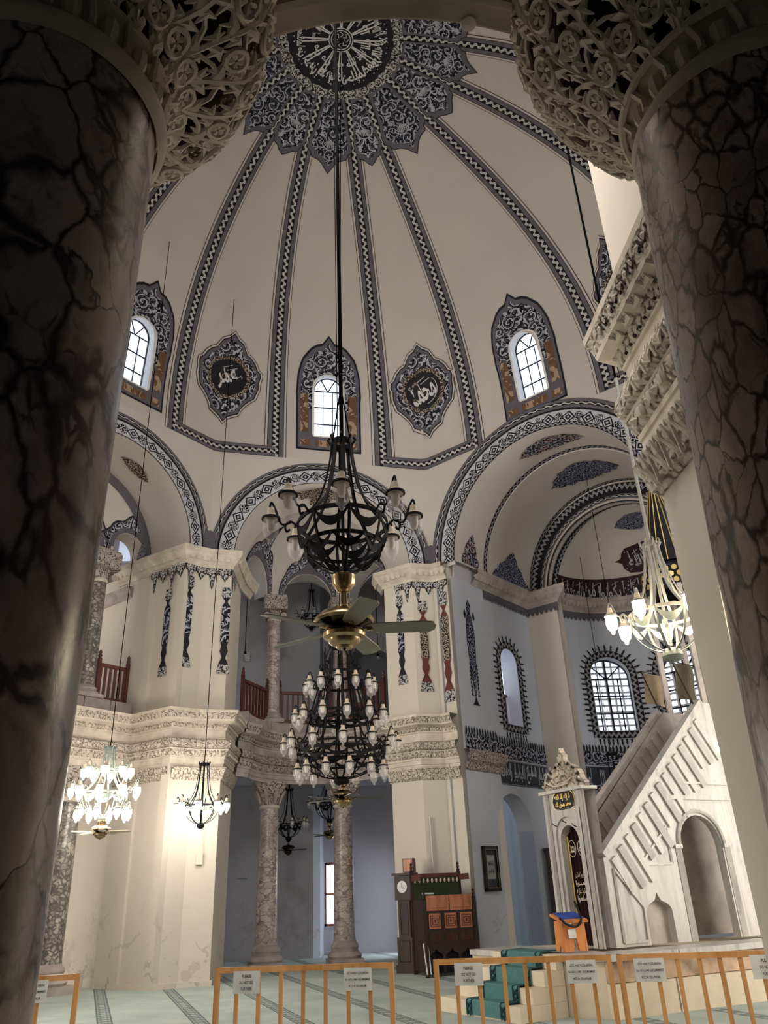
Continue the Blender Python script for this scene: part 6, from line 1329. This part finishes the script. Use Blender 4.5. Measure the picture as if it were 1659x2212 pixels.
b = MB(); b.box((0, 0, 1.18), (2*W2, 2*D2, .04)); K(b, 'seat_board', 'dark_wood')
tag(MB().box((.60, 18.50, 1.545), (.22, .12, .03), .3).build('book', M['paper']), 'white closed book on the front rail of the preaching chair', 'book')
for i, x in enumerate((.50, .58)): tag(MB().bar((x+.0, 18.30+.02*i, .06), (x-.05, 18.36+.02*i, .62+.05*i), .022, .022).build('fluorescent_tube', M['litt'] if 'litt' in M else M['paper']), ('left' if i == 0 else 'right')+' one of two white tubes leaning inside the preaching chair arch', 'tube')

# ---------------------------------------------------------------- long-case clock and box on it
ck = empty('longcase_clock', (.13, 19.62, 0), -.50); tag(ck, 'black longcase clock with white dial left of the preaching chair', 'clock')
for z, h, w, d, nm in ((.08, .16, .44, .34, 'plinth'), (.42, .54, .38, .28, 'base_case'), (1.05, .76, .30, .22, 'trunk'), (1.68, .50, .40, .28, 'hood'), (1.96, .05, .50, .36, 'cornice')): MB().box((0, 0, z), (w, d, h)).build(nm, M['dark_wood'], ck)
b = MB(); b.lathe([(0, 0), (.125, 0), (.125, .012), (0, .014)], (0, 0, 0), 28); dl = b.build('dial', M['paper'], ck); dl.rotation_euler = (PI/2, 0, 0); dl.location = (0, -.145, 1.70)
MB().bar((0, -.165, 1.70), (.0, -.165, 1.79), .008, .004).build('hand', M['pblack'], ck); MB().bar((0, -.165, 1.70), (.06, -.165, 1.66), .010, .004).build('hand', M['pblack'], ck)
for z0, z1, w in ((.22, .62, .26), (.75, 1.35, .18)):
    b = MB()
    for p, q in (((-w/2, z0), (w/2, z0)), ((w/2, z0), (w/2, z1)), ((w/2, z1), (-w/2, z1)), ((-w/2, z1), (-w/2, z0))): b.bar((p[0], -.145 if w > .2 else -.115, p[1]), (q[0], -.145 if w > .2 else -.115, q[1]), .010, .012)
    b.build('door_moulding', M['bronze'], ck)
bx = empty('box', (.24, 19.58, 1.99), -.5); tag(bx, 'reddish brown wooden box standing on top of the black clock', 'box'); MB().box((0, 0, .15), (.26, .16, .30)).build('body', M['boxw'] if 'boxw' in M else M['red_wood'], bx); MB().box((0, -.085, .15), (.20, .01, .24)).build('front_panel', M['panel_wood'], bx)
# ---------------------------------------------------------------- framed calligraphy
fx = S1.xy(-2.975, .55); pf = empty('picture', (fx[0], fx[1], 0), math.atan2(S1.a[1], S1.a[0])); tag(pf, 'framed calligraphy in a dark gilt frame on the pale blue wall', 'picture')
zc = 2.02; w, h = .62, .98
def FR(x, z, e): return (x, -e, z)
for (x0, x1, z0, z1) in ((-w/2, w/2, zc-h/2, zc-h/2+.07), (-w/2, w/2, zc+h/2-.07, zc+h/2), (-w/2, -w/2+.07, zc-h/2, zc+h/2), (w/2-.07, w/2, zc-h/2, zc+h/2)): MB().box(((x0+x1)/2, -.03, (z0+z1)/2), (x1-x0, .06, z1-z0)).build('frame_member', M['bronze'], pf)
b = MB(); q = [(-w/2+.075, zc-h/2+.075), (w/2-.075, zc-h/2+.075), (w/2-.075, zc+h/2-.075), (-w/2+.075, zc+h/2-.075)]
for i in range(4): b.bar((q[i][0], -.058, q[i][1]), (q[(i+1) % 4][0], -.058, q[(i+1) % 4][1]), .014, .014)
b.build('gilt_slip', M['brass'], pf); MB().box((0, -.012, zc), (w-.12, .01, h-.12)).build('mount', M['panelblk'], pf); MB().box((.01, -.02, zc+.03), (.32, .006, .52)).build('sheet', flat('grey calligraphy sheet', (.30, .30, .29), .7, 0, .3, 10), pf)
b = MB(); fmp = lambda x, y: (x, -.026, y); writing(b, 'رب يسر', fmp, 0, zc+.10, .24, .12, .03); writing(b, 'ولا تعسر', fmp, 0, zc-.06, .24, .13, .03); writing(b, '٠', fmp, 0, zc-.29, .03, .05, .02); b.build('writing', M['pblack'], pf)
# ---------------------------------------------------------------- lamps and fans
def lamp_mesh(s, lit, glassm):
    cap = MB(); cap.lathe([(.0, .070), (.020, .070), (.024, .035), (.030, .012), (.052, .004), (.054, -.006), (.046, -.010)], n=14); return cap
def chandelier(name, loc, tiers, crown_z, crown_r, label, lit=0, frame='iron', lampm='shade', rope_top=None, scale=1.0, group=None, drop=True, cat='chandelier', hub='iron', detail=1, cage=None):
    """tiers: (z, ring radius, lamp radius, lamp count, phase). Local z=0 is the main ring"""
    root = empty(name, loc); root.scale = (scale,)*3; tag(root, label, cat, group); fm = M[frame]
    def ring(r, z, w=.032, t=.010, nm='ring', n=40):
        b = MB(); b.lathe([(r-t, z-w/2), (r, z-w/2), (r, z+w/2), (r-t, z+w/2), (r-t, z-w/2)], n=n); b.build(nm, fm, root, True)
    R0 = tiers[0][1]; ring(R0, 0)
    # crown
    ring(crown_r, crown_z, .05, .012, 'crown_ring', 20)
    for k in range(8): a = 2*PI*k/8; b = MB(); b.tube([(crown_r*math.cos(a), crown_r*math.sin(a), crown_z-.02), ((crown_r+.03)*math.cos(a), (crown_r+.03)*math.sin(a), crown_z+.03), ((crown_r+.015)*math.cos(a), (crown_r+.015)*math.sin(a), crown_z+.05)], .010, 5); b.build('crown_leaf', fm, root, True)
    prof = cage or [(crown_r, crown_z), (crown_r+.02, crown_z*.72), (R0*.52, crown_z*.30), (R0, 0.0)]
    nb = 8 if detail else 6
    for k in range(nb):
        a = 2*PI*k/nb+.2; P = catmull([(r*math.cos(a), r*math.sin(a), z) for r, z in prof], 5); b = MB(); b.tube(P, .016, 5, flat=.5); b.build('strap_bar', fm, root, True)
    return root, ring
def swags(root, r, z, n, dr, fm, ph=0.0, w=.055, prof=None):
    for k in range(n):
        b = MB(); vs = []; m = 10
        for i in range(m+1):
            t = i/m; a = ph+2*PI*(k+t)/n; sag = dr*4*t*(1-t); th = w*(math.sin(PI*t)**.8)+.012; rr = r if prof is None else prof(z-sag)
            for zz in (z-sag+th*.15, z-sag-th*.85): vs += [((rr)*math.cos(a), (rr)*math.sin(a), zz), ((rr-.006)*math.cos(a), (rr-.006)*math.sin(a), zz)]
        fs = []
        for i in range(m): o = 4*i; fs += [(o, o+4, o+6, o+2), (o+1, o+3, o+7, o+5), (o, o+1, o+5, o+4), (o+2, o+6, o+7, o+3)]
        b.add(vs, fs); b.build('swag', fm, root, True)
LAMPCACHE = {}
def add_lamp(root, r0, z0, r1, a, fm, lit, s=1.0, z1=None, key=''):
    """scrolled arm from (r0,z0) to a downward lamp at radius r1; returns nothing"""
    z1 = z0+.04*s if z1 is None else z1; k = (id(root), round(r0, 3), round(z0, 3), round(r1, 3), key)
    if k not in LAMPCACHE:
        b = MB(); d = r1-r0
        P = catmull([(r0, 0, z0), (r0+d*.25, 0, z0+.035*s), (r0+d*.45, 0, z0+.010*s), (r0+d*.40, 0, z0-.030*s), (r0+d*.28, 0, z0-.015*s)], 5); b.tube(P, .007*s, 5)
        P = catmull([(r0+d*.25, 0, z0+.03*s), (r0+d*.6, 0, z0+.02*s), (r0+d*.85, 0, z0+.12*s), (r1, 0, z1+.115*s), (r1+.01*s, 0, z1+.075*s)], 5); b.tube(P, .007*s, 5)
        b.lathe([(.046*s, .0), (.056*s, .0), (.056*s, .012*s), (.046*s, .012*s), (.046*s, 0)], (r1, 0, z1), 16)
        arm = b.build('lamp_arm', fm, root, True)
        h = MB(); h.lathe([(0, .075*s), (.020*s, .075*s), (.026*s, .035*s), (.050*s, .014*s), (.050*s, .006*s), (0, .005*s)], (r1, 0, z1), 14); hm = h.build('lamp_holder', M['socket'], root, True)
        g = MB(); g.lathe([(.042*s, .004*s), (.050*s, -.03*s), (.049*s, -.07*s), (.040*s, -.105*s), (.022*s, -.125*s), (.012*s, -.132*s), (.018*s, -.142*s), (.010*s, -.155*s), (.0, -.157*s)], (r1, 0, z1), 16); gm = g.build('glass_shade', M['litw' if lit == 2 else 'lit'] if lit else M['shade'], hm, True)
        if not lit: i_ = MB(); i_.lathe([(0, 0), (.024*s, 0), (.024*s, -.05*s), (.016*s, -.075*s), (0, -.08*s)], (r1, 0, z1), 10); i_.build('bulb', M['tubeb'], hm, True)
        for o in (arm, hm): o.rotation_euler = (0, 0, a)
        LAMPCACHE[k] = (arm, hm)
    else:
        for o in LAMPCACHE[k]:
            c = copy_tree(o, root); c.rotation_euler = (0, 0, a)
def basket(root, R, z0, depth, fm, nb=8, mid=True, w=.012, hubr=.05):
    prof = [(R*math.cos(t), z0-depth*math.sin(t)) for t in np.linspace(0, PI/2*.93, 9)]
    for k in range(nb): a = 2*PI*k/nb+.2; b = MB(); b.tube([(r*math.cos(a), r*math.sin(a), z) for r, z in prof], w, 5, flat=.5); b.build('basket_rib', fm, root, True)
    if mid: r = R*.86; b = MB(); b.lathe([(r-.01, z0-depth*.51), (r, z0-depth*.51), (r, z0-depth*.51+.028), (r-.01, z0-depth*.51+.028), (r-.01, z0-depth*.51)], n=36); b.build('ring', fm, root, True)
    b = MB(); b.lathe([(0, z0-depth+.03), (hubr*.8, z0-depth+.03), (hubr*1.2, z0-depth), (hubr*1.3, z0-depth-.04), (hubr, z0-depth-.075), (hubr*.6, z0-depth-.09), (0, z0-depth-.09)], n=20); b.build('hub', fm, root, True)
def rope(a, b, label, r=.008, mat='cablem', name='suspension_cable', cat='cable'):
    tag(MB().tube([a, b], r, 6).build(name, M[mat]), label, cat)
def fan(loc, rad, label, rod=.28, ph=0.0, mat='blade', brass='brass', s=1.0, tilt=-.22, group='ceiling fans under the chandeliers', n=5):
    root = empty('ceiling_fan', loc); tag(root, label, 'fan', group); B = M[brass]
    MB().lathe([(0, rod+.16*s), (.05*s, rod+.16*s), (.085*s, rod+.12*s), (.08*s, rod+.06*s), (.045*s, rod+.01*s), (.02*s, rod), (0, rod)], n=24).build('canopy_cup', B, root, True)
    for dx in (-.012, .012): MB().tube([(dx*s, 0, rod+.02), (dx*s, 0, .10*s)], .010*s, 8).build('down_rod', B, root, True)
    MB().lathe([(0, .13*s), (.03*s, .13*s), (.035*s, .10*s), (.15*s, .075*s), (.20*s, .03*s), (.205*s, .015*s), (.19*s, .0)], n=36).build('upper_shell', B, root, True)
    MB().lathe([(.19*s, .005*s), (.10*s, -.035*s), (.09*s, -.05*s), (.13*s, -.055*s)], n=32).build('motor_ring', M['bronze'], root, True)
    MB().lathe([(.13*s, -.055*s), (.145*s, -.075*s), (.14*s, -.10*s), (.11*s, -.115*s), (.105*s, -.135*s), (.08*s, -.155*s), (.06*s, -.16*s), (.05*s, -.175*s), (0, -.178*s)], n=32).build('switch_bowl', B, root, True)
    MB().lathe([(0, -.175*s), (.015*s, -.178*s), (.012*s, -.19*s), (0, -.192*s)], n=10).build('cap_nut', M['bronze'], root, True)
    for k in range(n):
        a = ph+2*PI*k/n; t = tilt; b = MB(); o = [(.20, -.030), (.26, -.058), (.40, -.068), (.85, -.072), (.97, -.060), (1.0, -.02), (.985, .04), (.93, .066), (.40, .062), (.26, .05), (.20, .028)]
        b.extrude([(x*rad, y*s) for x, y in o], lambda x, y, d: (x, y*math.cos(t), -.045*s+y*math.sin(t)+d), .008*s); bl = b.build('blade', M[mat], root); bl.rotation_euler = (0, 0, a)
        b = MB(); b.bar((.10*s, 0, -.05*s), (.30*rad, 0, -.045*s), .05*s, .008*s); b.lathe([(0, 0), (.022*s, 0), (.022*s, -.008*s), (0, -.01*s)], (.28*rad, 0, -.048*s), 10); b.build('blade_iron', B, bl)
    return root
# near black chandelier with its fan
X0, Y0 = -.30, 4.99
root, ring = chandelier('chandelier', (X0, Y0, 3.98), [(0, .325)], .68, .075, 'black iron chandelier with eight unlit clear glass lamps hanging nearest, above the fan')
swags(root, .325, 0, 8, .085, M['iron'], .2, .058, lambda z: .325*math.cos(min(1.4, abs(z)/.36))); swags(root, .285, -.17, 8, .06, M['iron'], .2+PI/8, .045, lambda z: .325*math.sqrt(max(.05, 1-(z/.37)**2)))
basket(root, .325, 0, .37, M['iron'], 8, True, .0125, .06)
MB().tube([(0, 0, .66), (0, 0, -.4)], .012, 8).build('centre_rod', M['iron'], root)
for k in range(8): add_lamp(root, .325, -.01, .515, 2*PI*k/8+.05, M['iron'], 0, 1.22, z1=.05)
rope((X0, Y0, 4.66), (X0, Y0, zofr(math.hypot(X0-C[0], Y0-C[1]))-.02), 'black cable of the nearest chandelier running up past the dome window', .016)
rope((X0-.03, Y0, 4.72), (X0-.02, Y0, 14.0), 'thin pale twin cable beside the nearest chandelier cable', .004)
for s_ in (-1, 1): MB().tube([(s_*.07, 0, .68), (0, 0, 1.2)], .006, 6).build('stay_wire', M['cablem'], root)
fan((X0+.0, Y0, 3.24), .62, 'brass ceiling fan with olive blades under the nearest chandelier', rod=.22, ph=.02, s=1.0)
# tiered central chandelier
X1, Y1 = -.80, 12.03
root, ring = chandelier('chandelier', (X1, Y1, 3.62), [(0, .68)], 1.55, .15, 'huge four-tier black chandelier with dozens of unlit white lamps at the centre', cage=[(.15, 1.55), (.24, 1.30), (.27, 1.05), (.30, .92), (.38, .62), (.50, .35), (.55, .14), (.68, 0)])
for r_, z_, n_, nm in ((.30, 1.10, 24, 0), (.38, .93, 30, 1), (.50, .47, 36, 1), (.47, .37, 36, 0), (.66, -.08, 40, 0)): ring(r_, z_, .04, .012)
for k in range(12): a = 2*PI*k/12; b = MB(); b.tube([((.10)*math.cos(a), .10*math.sin(a), 1.60), (.17*math.cos(a), .17*math.sin(a), 1.78), (.08*math.cos(a), .08*math.sin(a), 2.02), (.03*math.cos(a), .03*math.sin(a), 2.06)], .014, 5, flat=.5); b.build('crown_strap', M['iron'], root, True)
for k in range(12): a = 2*PI*k/12+.13; b = MB(); b.tube(catmull([(.28*math.cos(a), .28*math.sin(a), 1.5), (.29*math.cos(a), .29*math.sin(a), 1.1), (.46*math.cos(a), .46*math.sin(a), .5), (.54*math.cos(a), .54*math.sin(a), .15), (.68*math.cos(a), .68*math.sin(a), 0)], 4), .02, 5, flat=.5); b.build('strap_bar', M['iron'], root, True)
for k in range(8): a = 2*PI*k/8+.1; b = MB(); b.tube([(.22*math.cos(a), .22*math.sin(a), 1.22), (.31*math.cos(a), .31*math.sin(a), 1.27), (.33*math.cos(a), .33*math.sin(a), 1.20), (.29*math.cos(a), .29*math.sin(a), 1.18)], .012, 5); b.build('scroll', M['iron'], root, True)
swags(root, .50, .47, 12, .07, M['iron'], 0, .05); swags(root, .68, 0, 12, .09, M['iron'], 0, .06); swags(root, .66, -.10, 12, .09, M['iron'], .26, .05)
basket(root, .68, -.02, .46, M['iron'], 12, True, .015, .09)
for r0_, z0_, r1_, n_, ph_ in ((.33, .92, .53, 12, .0), (.50, .44, .70, 12, .2), (.66, .03, .86, 12, .1), (.50, -.36, .66, 12, .25)):
    for k in range(n_): add_lamp(root, r0_, z0_, r1_, 2*PI*k/n_+ph_, M['iron'], 0, 1.22, z1=z0_+.02)
rope((X1, Y1, 5.65), (C[0], C[1], 20.84), 'long thin cable of the tiered chandelier up to the crown of the dome', .008)
fan((X1+.02, Y1, 2.90), .60, 'small brass fan below the tiered chandelier in front of a column', rod=.12, ph=.10, mat='blade_d', s=.9)
# right lit chandelier, pale iron
X2, Y2 = 2.62, 7.02
root, ring = chandelier('chandelier', (X2, Y2, 3.86), [(0, .34)], .72, .075, 'pale iron chandelier with glowing bulbs at the right before the pulpit', lit=1, frame='iron_l')
swags(root, .34, 0, 8, .085, M['iron_g'], .2, .07, lambda z: .34*math.cos(min(1.4, abs(z)/.36))); basket(root, .34, 0, .36, M['iron_g'], 8, False, .013, .075)
MB().tube([(0, 0, .72), (0, 0, -.3)], .016, 8).build('centre_rod', M['iron_l'], root)
for k in range(7): add_lamp(root, .34, .0, .50, 2*PI*k/7+.35, M['iron_l'], 1, 1.12, z1=.02)
rope((X2, Y2, 6.6), (X2, Y2, zofr(math.hypot(X2-C[0], Y2-C[1]))-.02), 'dark cable of the pale lit chandelier passing behind the pierced capital', .014)
MB().tube([(0, 0, .69), (.005, 0, 2.74)], .018, 8).build('suspension_rod', M['iron_l'], root)
# left lit tiered chandelier and fan
X3, Y3 = -5.60, 15.6
root, ring = chandelier('chandelier', (X3, Y3, 3.52), [(0, .42)], .84, .10, 'white glowing three-tier chandelier above a fan at the left bay', frame='iron_g'); ring(.22, .42)
basket(root, .42, 0, .42, M['iron_g'], 10, False, .012, .06); swags(root, .42, 0, 8, .06, M['iron_g'], 0, .07)
for r0_, z0_, r1_, n_, ph_ in ((.22, .42, .44, 8, .2), (.42, .06, .62, 9, .0), (.28, -.34, .48, 8, .1)):
    for k in range(n_): add_lamp(root, r0_, z0_, r1_, 2*PI*k/n_+ph_, M['iron_g'], 2, 1.25, z1=z0_+.02)
rope((X3, Y3, 4.38), (X3, Y3, 17.9), 'thin cable of the left three-tier chandelier rising over the painted window crest', .009)
fan((X3, Y3, 2.86), .56, 'gilt ceiling fan with pale blades under the left glowing chandelier', rod=.05, ph=.1, mat='socket', s=.9)
# small lit chandelier
X4, Y4 = -4.15, 17.44
root, ring = chandelier('chandelier', (X4, Y4, 3.40), [(0, .36)], .86, .10, 'small black chandelier with glowing bulbs in front of the left pier', frame='iron')
basket(root, .36, 0, .36, M['iron'], 8, False, .013, .06); swags(root, .36, 0, 8, .06, M['iron_g'], 0, .07); MB().tube([(0, 0, .8), (0, 0, -.36)], .014, 6).build('centre_rod', M['iron'], root)
for k in range(8): add_lamp(root, .36, .02, .52, 2*PI*k/8+.1, M['iron'], 2, 1.3, z1=.05)
rope((X4, Y4, 4.28), (X4, Y4, 17.42), 'thin cable of the small glowing chandelier rising through the left painted medallion', .009)
# black chandeliers in the aisle and gallery
for (x, y, zr, R, cz, lb, f) in ((-3.05, 23.3, 3.42, .34, .92, 'small black chandelier between the two ground columns', (2.80, .50)), (-1.92, 23.6, 3.95, .42, .95, 'black chandelier with white lamps partly behind the right ground column', (3.16, .55))):
    root, ring = chandelier('chandelier', (x, y, zr), [(0, R)], cz, .08, lb, detail=0); basket(root, R, 0, R*1.0, M['iron'], 8, False, .018, .07); swags(root, R, 0, 8, .08, M['iron'], 0, .07)
    for k in range(8): add_lamp(root, R, .02, R+.18, 2*PI*k/8+.3, M['iron'], 0, 1.2, z1=.05)
    rope((x, y, zr+cz), (x, y, 4.80), 'short cable above the '+lb.split(' partly')[0].split(' between')[0]+(' by the niche centre' if x < -2.5 else ' at the right ground column'), .02)
    fan((x, y, f[0]), f[1], 'dark ceiling fan under the '+('left' if x < -2.5 else 'right')+' aisle chandelier', rod=.16, ph=.05, mat='blade_d', brass='bronze' if x < -2.5 else 'brass', s=.95)
root, ring = chandelier('chandelier', (-2.62, 25.0, 10.12), [(0, .34)], .92, .08, 'little black chandelier hanging in the middle upper arch', detail=0); basket(root, .34, 0, .40, M['iron'], 8, True, .018, .06); swags(root, .34, 0, 8, .08, M['iron'], 0, .07)
for k in range(8): add_lamp(root, .34, .02, .52, 2*PI*k/8+.3, M['iron'], 0, 1.2, z1=.05)
rope((-2.62, 25.0, 11.0), (-2.62, 25.0, 11.74), 'short cable of the little chandelier in the middle upper arch', .016)
# chandelier by the pulpit window
x, y = S1.xy(-1.6, 5.2); root, ring = chandelier('chandelier', (x, y, 3.9), [(0, .34)], 1.0, .14, 'black chandelier mostly hidden behind the pulpit balustrade near the pointed window', detail=0); basket(root, .34, 0, .36, M['iron'], 8, False, .02, .06)
for k in range(8): add_lamp(root, .34, .02, .50, 2*PI*k/8+.3, M['iron'], 0, 1.1, z1=.05)
rope((x, y, 4.9), (x, y, 11.0), 'thin cable hanging in front of the big arched apse window', .008)
for (x, y, z0, z1, lb) in ((*S1.xy(.2, 2.6), 8.3, 12.4, 'thin cable dropping from the blue cartouche of the apse vault'), (*S1.xy(.9, 4.9), 8.6, 11.8, 'thin cable crossing the black inscription cartouche in the apse')): rope((x, y, z0), (x, y, z1), lb, .008)
# bare bulbs
def bare_bulb(x, y, z, top, lb):
    r0 = empty('hanging_bulb', (x, y, z)); tag(r0, lb, 'bulb'); MB().tube([(0, 0, .10), (0, 0, top-z)], .014, 5).build('cord', M['iron'], r0); MB().lathe([(0, .12), (.04, .12), (.045, .04), (0, .04)], n=10).build('socket', M['iron'], r0, True); MB().lathe([(.03, .04), (.05, -.01), (.035, -.06), (0, -.08)], n=12).build('globe', M['shade'], r0, True)
bare_bulb(-4.75, 24.6, 8.75, 11.55, 'bare bulb on a cord in the left upper arch of the far balcony'); bare_bulb(-.40, 25.0, 8.6, 11.56, 'bare bulb on a cord in the right upper arch of the far balcony')
xx, yy = S7.xy(1.35, 2.6); bare_bulb(xx, yy, 8.55, 10.9, 'bare bulb on a cord in the left balcony bay')
# wall boxes, cable, fluorescent fixtures
def wallbox(name, p, d, lb, m_='white', rz=0.0): tag(MB().box(p, d, rz).build(name, M[m_]), lb, 'box')
wallbox('junction_box', (-4.74, 25.05, 8.75-1.9+1.95), (.16, .10, .30), 'pale box on the gallery wall at the left end of the far balcony')
wallbox('junction_box', (-4.62, 25.06, 2.24), (.26, .10, .20), 'grey box on the aisle wall left of the first marble column', 'lav')
q = np.array([-4.66, 18.44])+(np.array([.62, .18]))*.45
wallbox('switch_box', (q[0], q[1]-.04, 2.42), (.14, .07, .24), 'cream meter box on the left pier under the small chandelier', 'cream', .28)
tag(MB().tube([(q[0]+.05, q[1]-.03, 2.5), (q[0]+.06, q[1]-.03, 4.1)], .010, 5).build('wall_cable', M['cream']), 'cream cable running up the left pier from the meter box', 'cable')
wallbox('socket', (q[0]-.52, q[1]-.23, 1.0), (.07, .04, .12), 'small cream socket low on the left pier above peeling plaster', 'cream', .28)
tag(MB().tube([(.82, 20.0, 1.9), (.80, 20.0, 3.2)], .022, 6).build('wall_conduit', M['white']), 'white conduit strip on the right pier above the preaching chair', 'conduit')
tag(MB().bar((*S1.xy(-.2, 1.4)[:1], S1.xy(-.2, 1.4)[1], 3.9), (S1.xy(-.2, 1.4)[0]+.5, S1.xy(-.2, 1.4)[1]-.05, 3.92), .05, .05).build('strip_light', M['litw']), 'short glowing strip light between the pulpit and the right pier', 'lamp') if False else None
tag(MB().bar(mp_(3.22, -.021, 3.71), mp_(3.50, -.021, 3.73), .04, .04).build('strip_light', M['litw']), 'short glowing strip light on the upper flank of the pulpit beside the right pier', 'lamp')

# ---------------------------------------------------------------- barriers with notices
def barrier(a, b, xs, label, h=1.0, group='pine visitor barriers across the nave'):
    a = np.array(a, float); b = np.array(b, float); L = np.linalg.norm(b-a); rz = math.atan2((b-a)[1], (b-a)[0]); root = empty('barrier', (a[0], a[1], 0), rz); tag(root, label, 'barrier', group)
    MB().bar((0, 0, h-.025), (L, 0, h-.025), .045, .05).build('top_rail', M['pine'], root); MB().bar((0, 0, .10), (L, 0, .10), .045, .05).build('bottom_rail', M['pine'], root)
    for x in (0.022, L-.022): MB().box((x, 0, (h-.0)/2), (.046, .05, h)).build('end_post', M['pine'], root)
    for x in xs: MB().box((x*L, 0, h/2), (.036, .03, h-.08)).build('slat', M['pine'], root)
    return root, L, rz
def notice(root, x, tr, label, w=.27, h=.19, z=.87):
    o = MB(); vs = []
    grid(lambda u, v: (x+u, -.030-.006*math.sin(u*16)+.008*abs(v/h-.5)*(1 if v < h*.4 else 0), z-h/2+v), (-w/2, w/2), (0, h), 8, 6, o); p = o.build('notice', M['paper'], root)
    for i, s in enumerate(tr):
        t_ = MB(); ww = min(w*.9, len(s)*.0150); writing(t_, s, lambda u, v: (x+u, -.040, z+v), 0, .052-.052*i, ww, .027, .022); t_.build('printed_line', M['ink'], p)
    return p
EN = ['PLEASE', 'DO NOT GO', 'FURTHER']; TR = ['ZİYARETÇİLERİN', 'BU BÖLÜME GEÇMEMESİ', 'RİCA OLUNUR']
r0, L, _ = barrier((-5.0, 8.42), (-3.16, 8.71), [.25, .5, .80], 'pine barrier cut off by the big column at the far left'); notice(r0, L-.42, TR, '')
r0, L, _ = barrier((-1.84, 8.74), (-.09, 8.53), [.125, .25, .375, .50, .625, .75, .87], 'pine barrier in the middle, in front of the two ground columns'); notice(r0, L*.185, EN, ''); notice(r0, L*.805, TR, '')
r0, L, _ = barrier((.30, 8.66), (1.955, 8.36), [.13, .26, .40, .52, .65, .77, .89], 'pine barrier right of the centre, before the preaching chair'); notice(r0, L*.20, EN, ''); notice(r0, L*.83, TR, '')
r0, L, _ = barrier((2.0, 8.33), (3.62, 8.10), [.10, .215, .33, .45, .56, .67, .78, .9], 'pine barrier at the right in front of the stone platform'); notice(r0, L*.17, TR, ''); notice(r0, L*.80, EN, '')

# lamps' own warm light
for (x, y, z, e, c, r) in ((X2, Y2, 3.75, 26, (1, .82, .60), .3), (X3, Y3, 3.5, 70, (1, .92, .80), .4), (X4, Y4, 3.4, 36, (1, .92, .80), .3)):
    l = bpy.data.lights.new('bulb_light', 'POINT'); l.energy = e; l.color = c; l.shadow_soft_size = r; o = bpy.data.objects.new('bulb_light', l); COL.objects.link(o); o.location = (x, y, z)
